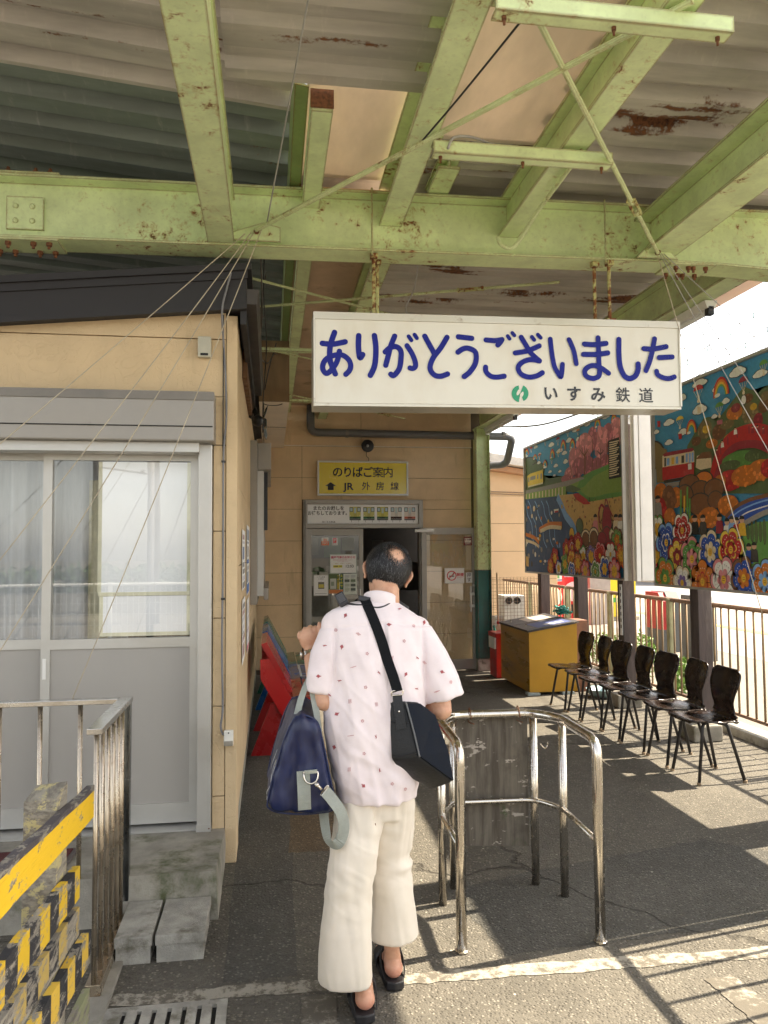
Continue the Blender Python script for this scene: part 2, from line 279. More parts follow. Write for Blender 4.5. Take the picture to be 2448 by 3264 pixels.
MURAL_B = [('e',6.694,2.471,0.203,0.122,'hill2'),('p',[(6.639,2.564),(6.427,2.492),(6.42,2.201),(6.624,2.209)],'hill2'),('p',[(6.107,2.296),(6.088,2.478),(5.953,2.58),(5.823,2.673),(5.736,2.668),(5.654,2.62),(5.571,2.653),(5.472,2.71),(5.361,2.772),(5.269,2.816),(5.171,2.769),(5.117,2.722),(5.06,2.754),(4.952,2.766),(4.837,2.757),(4.876,1.979),(6.118,2.072)],'hill'),('T',5.812,2.577,0.104,0.078,'hill2',8),('T',5.611,2.527,0.097,0.066,'brown',8),('T',5.4,2.641,0.106,0.055,'orange',7),('T',5.381,2.675,0.061,0.036,'dred',5),('T',5.21,2.607,0.099,0.079,'hill2',9),('T',5.163,2.643,0.042,0.026,'gold',5),('T',5.793,2.575,0.052,0.034,'gold',6),('T',5.715,2.446,0.084,0.038,'orange',7),('T',5.113,2.537,0.055,0.052,'dred',6),('T',5.497,2.565,0.094,0.037,'hill2',7),('T',5.04,2.628,0.067,0.052,'brown',7),('T',5.939,2.498,0.072,0.039,'brown',5),('T',5.456,2.456,0.092,0.037,'gold',5),('T',5.232,2.718,0.071,0.036,'brown',5),('T',5.023,2.695,0.053,0.034,'hill2',5),('C',6.374,2.731,0.086,0.032),('C',6.14,2.609,0.077,0.031),('C',6.383,2.553,0.066,0.027),('C',6.601,2.68,0.049,0.022),('C',6.124,2.907,0.047,0.032),('C',5.862,2.974,0.103,0.035),('C',5.873,2.756,0.097,0.044),('C',5.593,2.876,0.081,0.038),('C',5.502,2.753,0.05,0.026),('C',5.339,2.946,0.097,0.041),('C',5.069,2.869,0.079,0.03),('C',5.661,2.659,0.041,0.019),('R',5.561,2.879,0.109,0.077),('R',6.006,2.633,0.083,0.06),('U',5.883,2.918,0.075,0.044,'red'),('U',6.183,2.72,0.062,0.033,'yel'),('U',5.588,2.723,0.057,0.036,'green'),('U',5.268,2.853,0.058,0.04,'dred'),('U',5.025,2.925,0.047,0.034,'green'),('e',5.27,2.715,0.029,0.034,'white'),('p',[(5.625,2.615),(5.548,2.616),(5.55,2.579),(5.62,2.584)],'pinkd'),('p',[(6.212,2.599),(6.155,2.596),(6.157,2.55),(6.204,2.551)],'red'),('p',[(5.906,2.783),(5.853,2.773),(5.847,2.722),(5.9,2.726)],'cream'),('p',[(6.573,2.775),(6.519,2.766),(6.522,2.712),(6.57,2.72)],'red'),('p',[(6.497,2.441),(6.449,2.457),(5.996,2.445),(5.965,2.416),(5.97,2.311),(6.499,2.317)],'cream'),('p',[(6.502,2.339),(5.969,2.326),(5.98,2.222),(6.045,2.218),(6.504,2.22)],'red'),('p',[(6.492,2.452),(6.438,2.466),(5.996,2.45),(5.969,2.432),(5.997,2.42),(6.461,2.432)],'dred'),('p',[(6.462,2.421),(6.43,2.419),(6.434,2.342),(6.466,2.342)],'dk'),('p',[(6.42,2.41),(6.373,2.41),(6.376,2.346),(6.424,2.346)],'lb'),('p',[(6.338,2.408),(6.291,2.407),(6.294,2.346),(6.341,2.346)],'gold'),('p',[(6.263,2.407),(6.223,2.406),(6.226,2.345),(6.266,2.345)],'lb'),('p',[(6.169,2.404),(6.126,2.403),(6.129,2.339),(6.172,2.341)],'dk'),('p',[(6.101,2.413),(6.069,2.412),(6.072,2.338),(6.105,2.339)],'lb'),('p',[(6.05,2.412),(6.02,2.411),(6.024,2.327),(6.054,2.329)],'lb'),('p',[(6.007,2.411),(5.976,2.41),(5.98,2.332),(6.011,2.333)],'lb'),('p',[(6.068,2.322),(6.012,2.321),(6.014,2.271),(6.07,2.272)],'white'),('p',[(6.483,2.218),(6.008,2.215),(6.009,2.194),(6.473,2.19)],'dk'),('p',[(6.463,2.189),(6.18,2.185),(6.181,2.154),(6.402,2.146)],'grey'),('p',[(5.927,2.371),(5.785,2.388),(5.719,2.341),(5.715,2.253),(5.879,2.251),(5.95,2.279)],'cream'),('p',[(5.946,2.348),(5.854,2.392),(5.725,2.385),(5.703,2.329)],'brown'),('L',[(5.687,2.145),(5.639,2.264),(5.553,2.367),(5.424,2.433),(5.258,2.454),(5.103,2.439),(4.972,2.385),(4.849,2.284)],0.14,'red'),('L',[(5.679,2.134),(5.616,2.233),(5.523,2.326),(5.396,2.374),(5.248,2.377),(5.108,2.353),(4.976,2.292),(4.853,2.193)],0.06,'dred'),('p',[(5.593,2.406),(5.573,2.405),(5.577,2.342),(5.596,2.344)],'dred'),('p',[(5.494,2.467),(5.475,2.466),(5.478,2.404),(5.497,2.406)],'dred'),('p',[(5.369,2.503),(5.351,2.502),(5.354,2.441),(5.372,2.444)],'dred'),('p',[(5.221,2.511),(5.204,2.51),(5.207,2.451),(5.224,2.453)],'dred'),('p',[(5.095,2.495),(5.079,2.494),(5.082,2.436),(5.098,2.439)],'dred'),('p',[(5.002,2.462),(4.986,2.462),(4.989,2.405),(5.005,2.407)],'dred'),('M',5.383,2.5,0.022,0.029,'white'),('M',5.171,2.476,0.019,0.028,'dred'),('M',5.115,2.472,0.019,0.028,'dred'),('M',5.049,2.449,0.018,0.028,'dred'),('M',5.558,2.424,0.022,0.03,'white'),('M',5.634,2.369,0.023,0.03,'dred'),('T',5.349,2.276,0.223,0.063,'green',14),('T',5.468,2.245,0.139,0.036,'hill',10),('T',5.169,2.282,0.111,0.044,'hill',9),('T',5.475,2.125,0.17,0.083,'red',20),('T',5.279,2.143,0.174,0.08,'orange',26),('T',5.094,2.167,0.15,0.078,'orange',26),('T',4.96,2.171,0.13,0.075,'red',16),('T',5.598,2.127,0.081,0.056,'orange',9),('e',5.834,2.158,0.131,0.073,'orange'),('e',6.051,2.152,0.149,0.071,'brown'),('e',5.891,2.075,0.151,0.083,'brown'),('e',5.684,2.077,0.133,0.077,'brown'),('e',6.131,2.052,0.133,0.092,'brown'),('e',5.898,1.966,0.159,0.089,'brown'),('e',5.671,1.99,0.099,0.067,'brown'),('T',5.499,1.933,0.14,0.083,'orange',18),('T',5.764,1.851,0.153,0.087,'orange',18),('T',6.533,2.114,0.118,0.087,'orange',10),('T',6.266,2.051,0.099,0.094,'orange',12),('T',6.389,2.039,0.123,0.127,'brown',14),('T',5.956,1.83,0.108,0.059,'orange',10),('T',6.54,1.962,0.107,0.108,'red',10),('T',6.376,1.879,0.102,0.085,'orange',10),('p',[(6.193,2.108),(6.164,2.111),(6.176,1.87),(6.205,1.871)],'green'),('p',[(6.138,2.053),(6.109,2.056),(6.119,1.858),(6.148,1.859)],'gold'),('p',[(6.087,2.125),(6.059,2.128),(6.072,1.856),(6.1,1.857)],'green'),('p',[(6.054,2.027),(6.025,2.024),(6.033,1.854),(6.063,1.855)],'green'),('p',[(5.582,1.788),(5.484,1.858),(5.314,1.94),(5.127,1.972),(4.863,1.994),(4.869,1.879),(5.106,1.84),(5.248,1.803),(5.428,1.746)],'blue'),('L',[(5.518,1.804),(5.361,1.879),(5.143,1.929),(4.942,1.95)],0.012,'lb'),('L',[(5.457,1.783),(5.288,1.858),(5.104,1.892),(4.918,1.915)],0.01,'white'),('L',[(5.532,1.842),(5.389,1.917),(5.211,1.96),(4.94,1.984)],0.03,'brown'),('L',[(5.397,1.754),(5.219,1.81),(5.051,1.855),(4.869,1.879)],0.04,'grey'),('p',[(5.328,1.654),(5.294,1.751),(5.136,1.79),(4.873,1.796),(4.893,1.4),(5.342,1.385)],'green'),('e',5.252,1.723,0.02,0.053,'hill'),('e',5.203,1.722,0.02,0.07,'hill'),('e',5.154,1.721,0.019,0.078,'hill'),('e',5.106,1.72,0.019,0.069,'hill'),('e',5.059,1.719,0.018,0.086,'hill'),('M',5.97,1.801,0.062,0.084,'black'),('M',5.849,1.797,0.059,0.083,'dk'),('M',5.614,1.798,0.055,0.079,'dred'),('M',5.513,1.758,0.053,0.079,'white'),('M',5.45,1.774,0.052,0.078,'lb'),('M',5.39,1.763,0.051,0.077,'red'),('M',5.322,1.77,0.05,0.076,'gold'),('M',6.58,1.998,0.074,0.092,'grey'),('M',5.247,1.564,0.048,0.075,'blue'),('M',5.183,1.573,0.048,0.074,'dk'),('F',6.593,1.78,0.125,'white','green','gold'),('F',6.617,1.529,0.131,'red','red','gold'),('F',6.441,1.657,0.168,'blue','lb','white'),('F',6.167,1.757,0.141,'red','white','white'),('F',6.255,1.531,0.151,'yel','dred','dred'),('F',6.02,1.513,0.172,'green','pink','pink'),('F',5.745,1.573,0.161,'blue','cream','cream'),('F',5.463,1.591,0.153,'red','yel','yel'),('F',6.469,1.338,0.174,'orange','green','green'),('F',6.179,1.308,0.138,'white','cream','purple'),('F',5.86,1.329,0.161,'orange','orange','red'),('F',5.561,1.359,0.165,'white','pink','pink'),('F',5.302,1.378,0.147,'blue','brown','orange'),('F',5.053,1.361,0.145,'orange','lb','lb')]  # both mural tables: shapes traced in image pixels, converted to the board plane
MURAL_A = [('e',10.236,2.748,0.378,0.125,'hill'),('e',9.869,2.654,0.289,0.11,'hill'),('p',[(10.468,2.799),(9.669,2.688),(9.582,2.571),(9.405,2.511),(8.903,2.494),(8.801,2.434),(8.81,2.237),(10.491,2.344)],'hill'),('C',9.877,2.983,0.071,0.022),('C',9.297,2.936,0.092,0.032),('C',9.022,2.822,0.103,0.028),('C',8.863,2.776,0.079,0.027),('C',8.713,2.909,0.089,0.031),('C',8.643,2.777,0.06,0.023),('C',9.155,2.652,0.072,0.024),('C',9.357,2.596,0.059,0.019),('C',9.021,2.567,0.049,0.018),('C',8.829,2.667,0.068,0.032),('C',9.76,2.759,0.063,0.024),('C',9.723,2.869,0.062,0.019),('C',8.165,3.016,0.077,0.032),('C',8.496,3.009,0.107,0.038),('C',8.441,2.88,0.053,0.028),('C',8.796,2.538,0.037,0.018),('C',10.352,2.972,0.071,0.021),('C',10.251,2.907,0.062,0.02),('C',9.203,2.534,0.051,0.012),('C',7.672,3.014,0.088,0.03),('C',9.652,3.04,0.068,0.022),('C',9.517,2.672,0.066,0.015),('R',9.26,2.816,0.086,0.062),('R',8.893,2.875,0.089,0.065),('R',8.602,2.854,0.084,0.058),('R',7.892,2.981,0.084,0.053),('R',7.486,2.965,0.065,0.042),('R',10.23,2.962,0.09,0.046),('R',9.9,2.853,0.084,0.034),('R',9.521,2.725,0.079,0.042),('U',9.5,3.008,0.054,0.024,'orange'),('U',9.055,2.965,0.061,0.03,'dred'),('U',10.042,2.983,0.06,0.022,'red'),('U',9.724,2.848,0.056,0.022,'red'),('U',9.277,2.74,0.051,0.021,'green'),('U',8.733,3.007,0.051,0.022,'red'),('U',8.424,2.973,0.053,0.021,'orange'),('U',9.05,2.789,0.038,0.018,'yel'),('T',7.431,2.8,0.169,0.16,'pink',24),('T',7.623,2.804,0.119,0.13,'pinkd',14),('T',7.802,2.742,0.175,0.181,'pink',26),('T',8.031,2.82,0.131,0.136,'pinkd',14),('T',8.252,2.757,0.229,0.167,'pink',30),('T',8.564,2.664,0.147,0.135,'pink',14),('T',8.425,2.552,0.191,0.114,'pinkd',16),('T',8.697,2.503,0.152,0.078,'pink',12),('T',8.802,2.454,0.155,0.05,'pinkd',10),('T',8.169,2.542,0.18,0.111,'pinkd',14),('T',7.928,2.516,0.149,0.089,'pinkd',12),('T',7.697,2.543,0.121,0.07,'pinkd',12),('T',8.505,2.407,0.194,0.048,'pinkd',10),('L',[(8.227,2.68),(8.224,2.554),(8.248,2.43)],0.03,'brown'),('L',[(8.007,2.817),(8.006,2.652),(8.032,2.491)],0.014,'brown'),('L',[(7.811,2.681),(7.807,2.592),(7.828,2.505)],0.014,'brown'),('L',[(7.643,2.764),(7.642,2.637),(7.664,2.513)],0.014,'brown'),('L',[(7.922,2.57),(7.916,2.528),(7.935,2.49)],0.014,'brown'),('L',[(8.639,2.595),(8.634,2.507),(8.658,2.421)],0.014,'brown'),('L',[(8.454,2.594),(8.449,2.512),(8.472,2.433)],0.014,'brown'),('L',[(8.239,2.654),(8.313,2.71),(8.363,2.752)],0.012,'brown'),('L',[(7.81,2.619),(7.866,2.653),(7.9,2.677)],0.008,'dk'),('L',[(8.239,2.654),(8.278,2.706),(8.304,2.758)],0.012,'brown'),('L',[(7.81,2.619),(7.84,2.649),(7.857,2.683)],0.008,'dk'),('L',[(8.239,2.654),(8.237,2.7),(8.234,2.765)],0.012,'brown'),('L',[(7.81,2.619),(7.809,2.645),(7.806,2.689)],0.008,'dk'),('L',[(8.239,2.654),(8.196,2.695),(8.167,2.74)],0.012,'brown'),('L',[(7.81,2.619),(7.778,2.641),(7.758,2.67)],0.008,'dk'),('L',[(8.239,2.654),(8.169,2.692),(8.122,2.723)],0.012,'brown'),('L',[(7.81,2.619),(7.757,2.639),(7.726,2.657)],0.008,'dk'),('p',[(8.803,2.375),(8.501,2.387),(8.332,2.429),(8.057,2.466),(7.821,2.477),(7.597,2.497),(7.168,2.464),(7.185,2.138),(7.556,2.148),(7.965,2.141),(8.118,2.132),(8.364,2.252),(8.806,2.316)],'grass'),('p',[(8.506,2.292),(8.332,2.429),(8.036,2.464),(7.597,2.488),(7.58,2.451),(7.995,2.405),(8.268,2.31)],'green'),('p',[(8.803,2.375),(8.601,2.358),(8.339,2.288),(8.556,2.267),(8.807,2.296)],'hill'),('L',[(8.411,2.265),(8.184,2.174),(7.964,2.15),(7.653,2.163),(7.292,2.154)],0.05,'green'),('p',[(10.195,2.62),(10.075,2.642),(9.579,2.646),(9.571,2.484),(9.603,2.46),(10.169,2.464)],'yel'),('p',[(10.078,2.597),(9.863,2.599),(9.866,2.549),(10.08,2.547)],'grey'),('p',[(9.799,2.598),(9.752,2.599),(9.754,2.544),(9.802,2.543)],'grey'),('p',[(9.673,2.602),(9.611,2.601),(9.615,2.531),(9.677,2.531)],'grey'),('p',[(10.162,2.594),(10.111,2.595),(10.114,2.533),(10.165,2.532)],'grey'),('L',[(10.169,2.469),(9.587,2.469)],0.02,'cream'),('p',[(10.487,2.426),(8.286,2.424),(8.241,2.401),(8.804,2.355),(10.49,2.367)],'grey'),('p',[(10.489,2.379),(8.804,2.365),(8.809,2.256),(9.076,2.261),(10.493,2.297)],'grass'),('p',[(10.418,2.374),(10.375,2.373),(10.378,2.313),(10.421,2.314)],'cream'),('p',[(10.277,2.373),(10.235,2.372),(10.238,2.308),(10.28,2.309)],'cream'),('p',[(10.139,2.372),(10.099,2.371),(10.102,2.303),(10.143,2.304)],'cream'),('p',[(10.005,2.371),(9.966,2.37),(9.969,2.299),(10.009,2.299)],'cream'),('p',[(9.875,2.37),(9.836,2.369),(9.84,2.294),(9.879,2.295)],'cream'),('p',[(9.747,2.369),(9.71,2.368),(9.714,2.29),(9.751,2.29)],'cream'),('p',[(9.623,2.368),(9.586,2.367),(9.59,2.285),(9.627,2.286)],'cream'),('p',[(9.502,2.367),(9.466,2.366),(9.47,2.281),(9.506,2.282)],'cream'),('p',[(9.383,2.366),(9.348,2.365),(9.353,2.277),(9.388,2.277)],'cream'),('p',[(9.267,2.365),(9.233,2.364),(9.238,2.273),(9.272,2.273)],'cream'),('p',[(9.154,2.364),(9.121,2.363),(9.126,2.269),(9.159,2.27)],'cream'),('p',[(9.044,2.363),(9.011,2.362),(9.016,2.265),(9.049,2.266)],'cream'),('p',[(8.936,2.362),(8.904,2.362),(8.909,2.262),(8.941,2.262)],'cream'),('p',[(10.493,2.303),(9.076,2.261),(8.821,2.019),(8.624,1.893),(8.484,1.755),(8.443,1.622),(8.966,1.224),(10.543,1.294)],'sea'),('p',[(9.076,2.271),(8.557,2.252),(8.231,2.13),(7.965,2.132),(7.185,2.138),(7.213,1.574),(8.486,1.717),(8.673,1.915),(8.87,2.081)],'sand'),('L',[(9.09,2.256),(8.947,2.136),(8.822,2.009),(8.624,1.893),(8.531,1.785)],0.1,'lb'),('p',[(8.594,2.255),(8.435,2.253),(8.229,2.177),(8.087,2.103),(8.278,2.11),(8.511,2.187)],'red'),('L',[(10.351,2.288),(10.251,2.201),(10.205,2.085),(10.043,1.943),(10.004,1.741),(9.88,1.629)],0.018,'lb'),('L',[(10.178,2.277),(10.081,2.191),(10.037,2.077),(9.88,1.937),(9.842,1.738),(9.722,1.628)],0.018,'lb'),('L',[(9.913,2.259),(9.82,2.176),(9.778,2.065),(9.63,1.928),(9.594,1.734),(9.479,1.627)],0.018,'lb'),('L',[(9.66,2.243),(9.572,2.162),(9.532,2.053),(9.391,1.92),(9.357,1.731),(9.247,1.626)],0.018,'lb'),('L',[(9.479,2.231),(9.394,2.152),(9.355,2.044),(9.219,1.914),(9.186,1.728),(9.081,1.625)],0.018,'lb'),('e',10.04,1.773,0.031,0.027,'gold'),('e',9.464,1.716,0.042,0.022,'grey'),('e',10.065,1.41,0.034,0.034,'dk'),('e',9.776,1.52,0.026,0.015,'grey'),('e',9.755,2.182,0.041,0.015,'grey'),('e',10.41,1.584,0.048,0.019,'grey'),('e',9.259,1.51,0.035,0.033,'dk'),('e',9.233,1.734,0.042,0.014,'white'),('e',10.28,2.114,0.027,0.038,'dk'),('e',9.166,1.528,0.028,0.03,'grey'),('e',9.844,1.737,0.036,0.035,'gold'),('e',8.936,2.125,0.022,0.024,'gold'),('e',10.188,1.518,0.05,0.036,'grey'),('e',10.29,1.685,0.04,0.038,'white'),('e',9.938,2.155,0.044,0.038,'cream'),('e',9.835,2.146,0.045,0.012,'dk'),('e',9.182,1.514,0.018,0.025,'cream'),('e',9.798,1.735,0.035,0.035,'white'),('e',9.601,1.415,0.027,0.013,'grey'),('e',9.55,1.454,0.044,0.018,'white'),('e',10.168,2.184,0.047,0.02,'orange'),('e',8.976,1.873,0.027,0.022,'gold'),('e',9.03,1.655,0.019,0.033,'lb'),('e',9.576,1.851,0.038,0.017,'white'),('e',9.685,1.989,0.027,0.019,'lb'),('e',9.735,1.739,0.019,0.027,'gold'),('e',10.234,1.703,0.031,0.021,'white'),('e',9.407,1.962,0.03,0.026,'gold'),('e',10.434,1.926,0.042,0.019,'grey'),('e',9.889,1.913,0.029,0.021,'grey'),('e',10.003,1.578,0.022,0.033,'grey'),('e',9.285,2.067,0.03,0.026,'white'),('e',10.024,2.059,0.032,0.03,'cream'),('e',9.445,1.455,0.035,0.016,'lb'),('e',9.028,2.027,0.024,0.026,'grey'),('e',9.66,2.014,0.022,0.024,'orange'),('e',9.916,1.539,0.036,0.034,'white'),('e',9.117,1.684,0.037,0.019,'orange'),('e',9.721,1.787,0.042,0.023,'gold'),('e',9.725,1.864,0.03,0.035,'orange'),('e',10.107,1.828,0.045,0.028,'grey'),('e',9.716,1.45,0.044,0.017,'gold'),('e',9.672,1.603,0.039,0.035,'grey'),('e',9.847,2.019,0.021,0.026,'white'),('e',10.243,2.022,0.022,0.033,'grey'),('e',8.956,1.498,0.038,0.023,'cream'),('e',8.016,2.126,0.009,0.012,'brown'),('e',7.756,1.964,0.008,0.01,'red'),('e',8.612,2.163,0.01,0.017,'red'),('e',8.034,1.881,0.009,0.01,'brown'),('e',8.605,2.117,0.01,0.01,'brown'),('e',7.524,2.134,0.007,0.012,'dk'),('e',8.727,2.111,0.01,0.01,'red'),('e',7.957,2.148,0.008,0.01,'brown'),('e',7.493,1.864,0.008,0.007,'brown'),('e',7.485,2.104,0.007,0.011,'dk'),('e',8.536,2.179,0.01,0.011,'dk'),('e',7.864,2.029,0.008,0.009,'dk'),('e',8.096,2.129,0.009,0.007,'red'),('e',8.171,2.152,0.009,0.009,'dk'),('e',8.056,1.931,0.008,0.012,'red'),('e',7.566,1.921,0.008,0.011,'dk'),('e',7.811,1.881,0.008,0.01,'red'),('e',8.11,2.171,0.009,0.009,'dk'),('e',7.702,2.123,0.008,0.01,'dk'),('e',8.581,2.2,0.01,0.01,'red'),('e',7.573,2.048,0.008,0.011,'brown'),('e',7.385,1.876,0.008,0.013,'red'),('e',7.578,1.905,0.008,0.013,'red'),('e',7.953,1.868,0.009,0.013,'dk'),('e',8.733,2.184,0.01,0.009,'dk'),('e',8.497,2.196,0.01,0.015,'brown'),('e',8.768,2.177,0.011,0.013,'red'),('e',7.364,1.927,0.007,0.013,'brown'),('e',7.308,1.93,0.007,0.011,'brown'),('e',7.379,2.106,0.007,0.01,'red'),('e',8.497,2.175,0.01,0.018,'red'),('e',8.39,1.958,0.01,0.015,'dk'),('e',8.386,1.965,0.01,0.017,'red'),('e',8.111,2.146,0.008,0.012,'dk'),('e',7.514,1.798,0.008,0.01,'red'),('e',7.628,1.905,0.008,0.011,'dk'),('e',8.544,2.05,0.01,0.016,'brown'),('e',7.409,1.95,0.007,0.011,'red'),('e',7.481,2.086,0.008,0.013,'brown'),('e',7.864,2.046,0.008,0.01,'red'),('e',7.942,1.879,0.008,0.013,'dk'),('e',7.854,1.947,0.009,0.016,'brown'),('e',8.291,2.087,0.01,0.015,'brown'),('e',8.516,2.064,0.01,0.011,'brown'),('e',8.123,1.916,0.009,0.014,'brown'),('e',8.049,1.863,0.009,0.014,'red'),('e',7.595,1.831,0.008,0.008,'brown'),('e',7.446,1.906,0.008,0.013,'brown'),('e',7.361,1.833,0.007,0.008,'brown'),('e',7.591,2.093,0.008,0.012,'red'),('e',7.493,1.821,0.008,0.009,'brown'),('e',8.284,2.027,0.01,0.014,'brown'),('e',8.607,2.107,0.01,0.016,'brown'),('e',8.218,1.965,0.01,0.013,'brown'),('e',8.172,2.152,0.009,0.014,'red'),('e',7.357,1.991,0.008,0.011,'brown'),('e',7.446,2.104,0.008,0.011,'dk'),('e',7.456,1.817,0.007,0.008,'red'),('e',8.193,1.89,0.009,0.015,'dk'),('e',7.759,1.911,0.008,0.016,'dk'),('e',8.246,1.971,0.009,0.012,'red'),('L',[(9.694,1.876),(9.347,1.929),(8.932,1.914)],0.05,'orange'),('L',[(9.695,1.844),(9.349,1.887),(8.961,1.865)],0.05,'cream'),('L',[(10.445,1.829),(9.969,1.774),(9.75,1.693)],0.05,'orange'),('L',[(10.449,1.748),(9.973,1.696),(9.752,1.639)],0.04,'cream'),('p',[(9.195,2.104),(9.029,2.105),(9.045,2.065),(9.183,2.062)],'white'),('p',[(9.168,2.082),(9.041,2.082),(9.051,2.062),(9.164,2.061)],'red'),('e',7.671,1.861,0.11,0.191,'dred'),('e',7.678,1.704,0.119,0.13,'dred'),('L',[(7.72,2.037),(7.8,2.076),(7.866,1.991),(7.851,1.884)],0.03,'dred'),('L',[(7.72,2.037),(7.675,2.13),(7.601,2.021),(7.527,1.94)],0.02,'dred'),('L',[(7.765,1.943),(7.853,1.849),(7.753,1.775)],0.02,'brown'),('L',[(7.586,1.935),(7.493,1.854),(7.593,1.789)],0.02,'brown'),('p',[(7.592,1.806),(7.51,1.906),(7.475,1.836),(7.439,1.802),(7.574,1.78)],'black'),('M',7.455,1.869,0.075,0.093,'cream'),('M',7.354,1.857,0.073,0.1,'white'),('M',7.957,1.888,0.075,0.099,'pink'),('e',8.396,1.867,0.095,0.085,'hill'),('e',8.23,1.722,0.125,0.102,'cream'),('e',8.009,1.728,0.129,0.109,'cream'),('e',8.23,1.712,0.091,0.079,'brown'),('e',8.009,1.719,0.097,0.082,'brown'),('e',7.798,1.715,0.103,0.07,'dred'),('e',8.63,1.787,0.069,0.068,'gold'),('p',[(10.425,1.516),(10.166,1.501),(10.172,1.371),(10.431,1.383)],'sand'),('p',[(7.595,2.739),(7.336,2.74),(7.31,2.33),(7.595,2.332)],'black'),('L',[(7.566,2.714),(7.47,2.709),(7.338,2.704)],0.012,'cream'),('L',[(7.568,2.69),(7.471,2.686),(7.367,2.686)],0.012,'cream'),('L',[(7.569,2.667),(7.472,2.663),(7.396,2.667)],0.012,'cream'),('L',[(7.57,2.644),(7.473,2.64),(7.341,2.636)],0.012,'cream'),('L',[(7.571,2.621),(7.474,2.617),(7.37,2.618)],0.012,'cream'),('L',[(7.572,2.598),(7.475,2.594),(7.399,2.599)],0.012,'cream'),('L',[(7.573,2.574),(7.477,2.571),(7.345,2.569)],0.012,'cream'),('L',[(7.575,2.551),(7.478,2.548),(7.373,2.55)],0.012,'cream'),('L',[(7.576,2.528),(7.479,2.525),(7.403,2.53)],0.012,'cream'),('L',[(7.577,2.505),(7.48,2.502),(7.348,2.501)],0.012,'cream'),('L',[(7.578,2.481),(7.481,2.479),(7.377,2.482)],0.012,'cream'),('L',[(7.579,2.458),(7.482,2.456),(7.406,2.462)],0.012,'cream'),('L',[(7.58,2.435),(7.483,2.433),(7.351,2.433)],0.012,'cream'),('L',[(7.582,2.412),(7.485,2.41),(7.38,2.414)],0.012,'cream'),('L',[(7.583,2.389),(7.486,2.387),(7.409,2.394)],0.012,'cream'),('L',[(7.584,2.365),(7.487,2.364),(7.355,2.366)],0.012,'cream'),('F',7.556,1.753,0.059,'cream','green','white'),('F',8.793,1.604,0.118,'red','red','gold'),('F',8.616,1.623,0.132,'red','red','white'),('F',8.444,1.659,0.128,'red','red','gold'),('F',9.178,1.492,0.126,'red','red','gold'),('F',7.428,1.692,0.124,'green','brown','orange'),('F',8.287,1.518,0.119,'white','green','gold'),('F',8.074,1.52,0.139,'purple','brown','gold'),('F',7.841,1.53,0.14,'red','pink','red'),('F',7.578,1.548,0.128,'white','red','white'),('F',7.325,1.533,0.118,'orange','red','gold'),('F',8.826,1.426,0.114,'green','grass','gold'),('F',8.622,1.478,0.121,'gold','red','orange'),('F',8.431,1.442,0.121,'orange','brown','gold'),('F',9.303,1.388,0.104,'orange','red','gold'),('F',9.027,1.373,0.095,'white','blue','gold'),('F',8.616,1.353,0.1,'blue','white','white'),('F',8.216,1.363,0.119,'pink','red','gold'),('F',7.942,1.36,0.114,'green','white','white'),('F',7.705,1.393,0.131,'blue','white','gold'),('F',7.473,1.373,0.131,'pink','red','gold')]
# ================================================================== materials in use
GREEN = steel_paint('pale green steel paint', (.64, .75, .41), .68)
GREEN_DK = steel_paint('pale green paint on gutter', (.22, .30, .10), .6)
BROWN_BOLT = mat('rusty bolt steel', (.20, .085, .04), .85, .3, .4, 60, bump=.5, bscale=300)
WHITE_METAL = mat('white enamel', (.78, .77, .73), .35, 0, .05, 4, ((.35, .27, .17), .66, .80, 5))
GREY_ALU = mat('bronze grey aluminium', (.32, .30, .27), .42, .35, .07, 3, ((.14, .12, .10), .66, .86, 6))
LIGHT_ALU = mat('pale aluminium', (.52, .51, .48), .38, .45, .07, 3)
GREY_PANEL = mat('grey enamel door panel', (.375, .355, .325), .4, 0, .04, 1.5, ((.25, .23, .20), .64, .9, 4), stretch=(1, 1, .3))
DARK_FASCIA = mat('charcoal metal fascia', (.024, .023, .026), .65, .0, .12, 2, ((.11, .10, .09), .62, .85, 5), stretch=(.3, 1, 1))
CONCRETE = mat('weathered concrete', (.30, .28, .235), .9, 0, .25, 5, ((.085, .095, .04), .50, .70, 3.5), bump=.5, bscale=120)
CONC_LT = mat('pale concrete block', (.34, .325, .285), .92, 0, .25, 9, ((.12, .11, .08), .50, .72, 7), bump=.6, bscale=160)
BLACK = mat('dark void', (.012, .012, .012), .7)
DKWOOD = mat('dark weathered timber', (.085, .066, .062), .8, 0, .35, 14, ((.16, .13, .12), .55, .75, 10), bump=.4, bscale=90, stretch=(1, 1, .15))
BLK_PLASTIC = mat('black plastic', (.018, .018, .02), .38, 0, .1, 10)
GREY_PVC = mat('grey drain pipe', (.14, .142, .15), .45, 0, .1, 4, ((.30, .28, .25), .66, .8, 9))
PAPER = mat('white paper', (.88, .89, .89), .7, 0, .03, 3)
CHROME, _nt, _o = new_mat('polished stainless steel'); _T = NT(_nt)
_T.bsdf(_o, color=_T.mix(_T.rng(_T.noise(_T.pos(), 14, 6, .7), .6, .85), (.66, .62, .56), (.36, .25, .15)), metal=1., rough=_T.rng(_T.noise(_T.pos(), 30, 5, .7), .3, .75, .10, .34))
TARN = mat('tarnished stainless rail', (.52, .44, .34), .27, .9, .15, 9, ((.30, .19, .10), .55, .8, 14))
